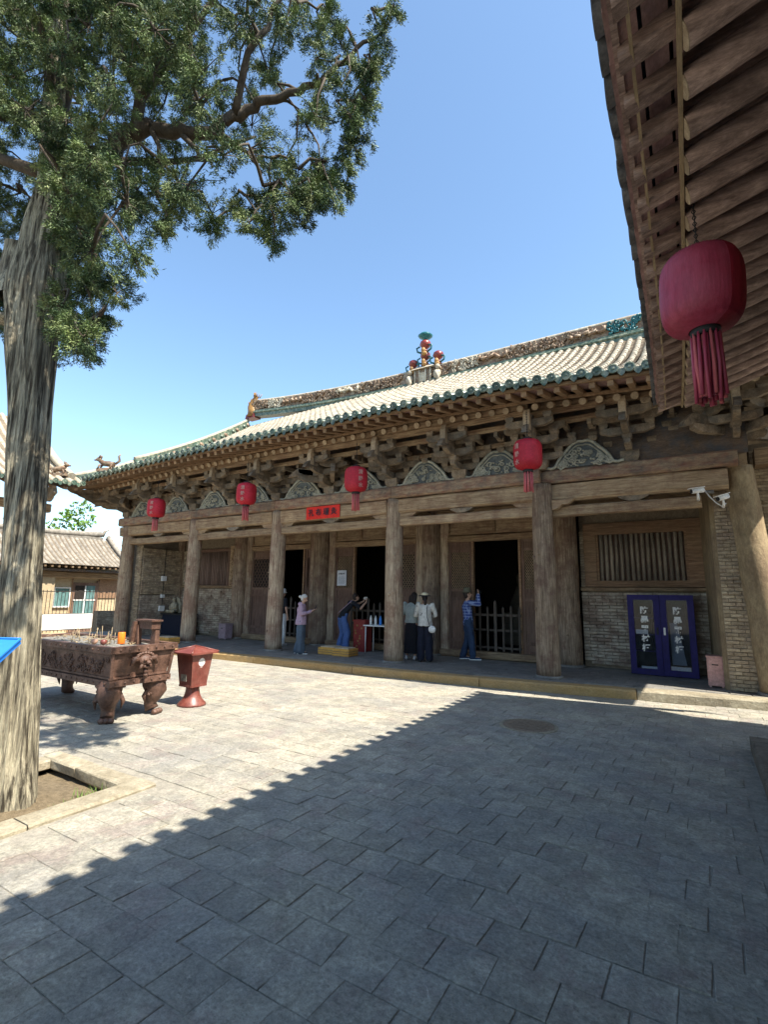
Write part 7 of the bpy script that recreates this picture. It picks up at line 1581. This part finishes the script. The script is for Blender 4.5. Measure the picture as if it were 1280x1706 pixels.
def hairdo(t, P, mt, length=.0, tail=None):
    s = P['s']; q = MB(); h, lk, sd, up = P['hd'], P['lk'], P['sd'], P['up']
    q.ball(tuple(h + up * .045 * s - lk * .022 * s), .084 * s, .092 * s, .088 * s, 14, 10); q.ball(tuple(h - lk * .045 * s - up * .01 * s), .078 * s, .06 * s, .09 * s, 12, 8)
    if length:
        for k in range(7): o = sd * (k - 3) * .026 * s; chain(q, [h - lk * .05 * s + o, h - lk * .09 * s + o * 1.15 - V(0, 0, length * .5), h - lk * .085 * s + o * 1.1 - V(0, 0, length)], [.04 * s, .036 * s, .014 * s])
    if tail: chain(q, [h - lk * .09 * s, h - lk * .13 * s - V(0, 0, tail * .5), h - lk * .11 * s - V(0, 0, tail)], [.035 * s, .045 * s, .015 * s])
    return fuse(q, 'hair', mt, t, .011, 3)

# elderly woman in mauve, side on, looking at a phone
t, P = person((-9.10, 10.42, .155), R(-62), 1.56, dict(look=(0, 1, -.35), neck=(0, .03, 1.44), head=(0, .07, 1.56), chest=(0, 0, 1.28), eR=(.22, .06, 1.12), wR=(.08, .30, 1.20), eL=(-.22, .06, 1.12), wL=(-.06, .30, 1.22), hdR=(-.1, .8, .5), hdL=(.1, .8, .5), aR=(.09, .04, .09), aL=(-.09, -.1, .09)), 'grey haired woman in mauve jacket standing side on, looking at a phone')
top(t, P, 'mauve', hem=.82, wide=.04); trousers(t, P, 'slate', wide=.04); shoes(t, P, 'black', 'white'); hairdo(t, P, 'hairgrey')
q = MB(); q.ball(tuple(P['hd'] - P['lk'] * .13 * P['s'] + V(0, 0, .01)), .045, .045, .04, 10, 8); q.build('hair_bun', 'hairgrey', t, local=True)
ph = MB(); w = (P['wR'] + P['wL']) / 2 + V(0, .10, .08); ph.bar(w - V(0, .03, .07), w + V(0, .03, .07), .075, .01, up=(0, 1, 0)); o = ph.build('phone', 'black', None); o.parent = None
mt_ = Matrix.Translation((-9.10, 10.42, .155)) @ Matrix.Rotation(R(-62), 4, 'Z'); o.data.transform(mt_); tag(o, 'dark phone in the raised hands of the woman in mauve', 'phone', 'phones held up')

# man in black t-shirt leaning forward with raised phone
t, P = person((-8.78, 12.0, .155), R(-30), 1.68, dict(pelvis=(0, -.12, .92), waist=(0.02, -.06, 1.06), chest=(.05, .08, 1.24), neck=(.08, .2, 1.37), head=(.08, .27, 1.49), look=(.1, 1, .1), sL=(-.1, .14, 1.34), eL=(-.12, .38, 1.28), wL=(.0, .56, 1.38), sR=(.24, .12, 1.34), eR=(.36, .3, 1.18), wR=(.3, .5, 1.36), hdR=(-.2, .3, 1), hdL=(.3, .3, 1), hL=(-.1, -.12, .88), hR=(.1, -.12, .88), kL=(-.15, -.02, .48), aL=(-.2, -.1, .09), kR=(.16, -.02, .48), aR=(.22, -.1, .09)), 'man in black shirt and blue jeans leaning forward to photograph through the middle door')
top(t, P, 'blackcloth', hem=.9, cuff=-.75); trousers(t, P, 'jean', wide=.025); shoes(t, P, 'black'); hairdo(t, P, 'hairblack')
q = MB(); s_ = P['s']; q.tube([P['sR'] + V(-.06, -.02, .07), P['chest'] + V(.06, -.14, 0), P['waist'] + V(-.05, -.135, .02), P['pelvis'] + V(-.17, -.06, .1)], .010, 6); q.build('bag_strap', 'mauve', t, local=True)
w = (P['wR'] + P['wL']) / 2 + V(0, .03, .10); ph = MB(); ph.box(w.x - .08, w.x + .08, w.y, w.y + .012, w.z - .04, w.z + .04); ph.ball((w.x - .09, w.y - .01, w.z), .025); o = ph.build('phone', 'white', None); o.data.transform(Matrix.Translation((-8.78, 12.0, .155)) @ Matrix.Rotation(R(-30), 4, 'Z')); tag(o, 'white backed phone raised by the man in black', 'phone', 'phones held up')

# woman with long black hair, grey-green top and long black skirt
t, P = person((-6.16, 11.18, .155), R(12), 1.64, dict(look=(.35, 1, -.5), neck=(.02, .03, 1.45), head=(.05, .07, 1.57), eR=(.24, .08, 1.14), wR=(.12, .28, 1.14), eL=(-.24, .04, 1.12), wL=(-.12, .24, 1.1), hdR=(-.4, .8, .2), hdL=(.4, .8, .2), aL=(-.12, .02, .09)), 'woman with long black hair, grey green top and long black skirt, close beside the column')
top(t, P, 'sage', hem=.92, cuff=-.9, wide=.02); hairdo(t, P, 'hairblack', length=.27)
q = MB(); s_ = P['s']; torso_loft(q, [(0, 0, .16 * s_, .20 * s_, .15 * s_), (0, 0, .5 * s_, .185 * s_, .14 * s_), (0, 0, .82 * s_, .18 * s_, .135 * s_), (0, 0, 1.03 * s_, .135 * s_, .105 * s_)]); fuse(q, 'skirt', 'blackcloth', t, .014, 4); shoes(t, P, 'whitecloth')

# woman in cream cap, printed blouse, navy trousers, white bag
t, P = person((-5.70, 11.02, .155), R(18), 1.62, dict(look=(-.3, 1, -.5), neck=(0, .02, 1.45), head=(-.02, .06, 1.57), eR=(.27, .05, 1.15), wR=(.14, .26, 1.10), eL=(-.25, .05, 1.14), wL=(-.10, .26, 1.12), hdR=(-.5, .8, .2), hdL=(.4, .8, .2), aL=(-.11, .0, .09), aR=(.12, -.02, .09)), 'woman in cream cap and white printed blouse with navy trousers and small white bag')
top(t, P, 'print', hem=.88, cuff=.55, wide=.03); trousers(t, P, 'navy', wide=.022); shoes(t, P, 'black'); hairdo(t, P, 'hairblack', tail=.30)
q = MB(); h, lk, up, sd = P['hd'], P['lk'], P['up'], P['sd']; q.ball(tuple(h + V(0, -.01, .085)), .092, .1, .06, 14, 8); q.build('cap', 'creamcap', t, local=True)
q = MB(); q.lathe([(.085, 0), (.165, -.018), (.168, -.028), (.09, -.012)], tuple(h + V(0, 0, .075)), 22); q.build('hat_brim', 'navy', t, local=True)
bg_ = thing('shoulder_bag', (-5.42, 10.92, .86), 'small white shoulder bag hanging at the hip of the woman in the cap', 'bag')
q = MB(); q.ball((-5.44, 10.88, .93), .10, .05, .085, 12, 8); q.build('bag', 'whitecloth', bg_, at=(-5.44, 10.88, .9)); q = MB(); q.tube([(-5.50, 10.88, 1.0), (-5.56, 10.86, 1.2), (-5.60, 10.92, 1.42), (-5.62, 11.02, 1.5)], .008, 5); q.tube([(-5.40, 10.88, .86), (-5.39, 10.87, .68)], [.012, .004], 5); q.build('strap', 'navy', bg_, at=(-5.5, 10.9, 1))

# man in plaid shirt, holding a camera up
t, P = person((-5.05, 12.12, .155), R(-58), 1.70, dict(look=(0, 1, .25), head=(0, .0, 1.60), eR=(.2, .26, 1.36), wR=(.08, .26, 1.60), eL=(-.2, .28, 1.40), wL=(-.06, .27, 1.62), hdR=(-.4, .1, 1), hdL=(.4, .1, 1), chest=(0, -.02, 1.30), aR=(.1, .1, .09), kR=(.1, .06, .5), aL=(-.1, -.12, .09)), 'man in blue plaid shirt, jeans and dark hat aiming a camera upward')
top(t, P, 'plaid', hem=.84, cuff=.95); trousers(t, P, 'navyjean', wide=.01); shoes(t, P, 'navyjean', 'white'); hairdo(t, P, 'hairblack')
q = MB(); h = P['hd']; q.lathe([(.14, -.005), (.145, 0), (.10, .022), (.094, .09), (.07, .115), (1e-4, .12)], tuple(h + V(0, -.015, .06)), 20); q.build('hat', 'olive', t, local=True)
w = (P['wR'] + P['wL']) / 2 + V(0, -.02, .06); ph = MB(); ph.box(w.x - .065, w.x + .065, w.y - .02, w.y + .03, w.z - .045, w.z + .04); ph.cyl((w.x, w.y + .03, w.z), (w.x, w.y + .10, w.z), .035, n=12); o = ph.build('camera', 'black', None); o.data.transform(Matrix.Translation((-5.05, 12.12, .155)) @ Matrix.Rotation(R(-58), 4, 'Z')); tag(o, 'black camera held up to the eye of the man in plaid', 'camera')

# woman in white, mostly hidden by the second column
t, P = person((-10.93, 11.6, .155), R(-10), 1.66, dict(look=(.2, 1, 0), wL=(-.3, .02, .86), eL=(-.27, -.02, 1.12)), 'person in black top and white trousers with white hat, mostly hidden by a column')
top(t, P, 'blackcloth', hem=.95, cuff=-.7); trousers(t, P, 'whitecloth', wide=.02); shoes(t, P, 'whitecloth'); hairdo(t, P, 'hairblack')
q = MB(); h = P['hd']; q.lathe([(.13, -.03), (.135, -.02), (.098, .02), (.09, .09), (.06, .11), (1e-4, .115)], tuple(h + V(0, 0, .05)), 20); q.build('hat', 'whitecloth', t, local=True)
bg_ = thing('hand_bag', (-11.25, 11.45, .95), 'half round white bag showing left of the second column', 'bag'); q = MB(); q.ball((-11.18, 11.4, 1.0), .15, .05, .11, 14, 8); q.build('bag', 'whitecloth', bg_, at=(-11.2, 11.4, .95)); q = MB(); q.tube([(-11.28, 11.4, 1.07), (-11.2, 11.42, 1.25), (-11.1, 11.4, 1.08)], .01, 5); q.build('handle', 'navy', bg_, at=(-11.2, 11.4, 1))
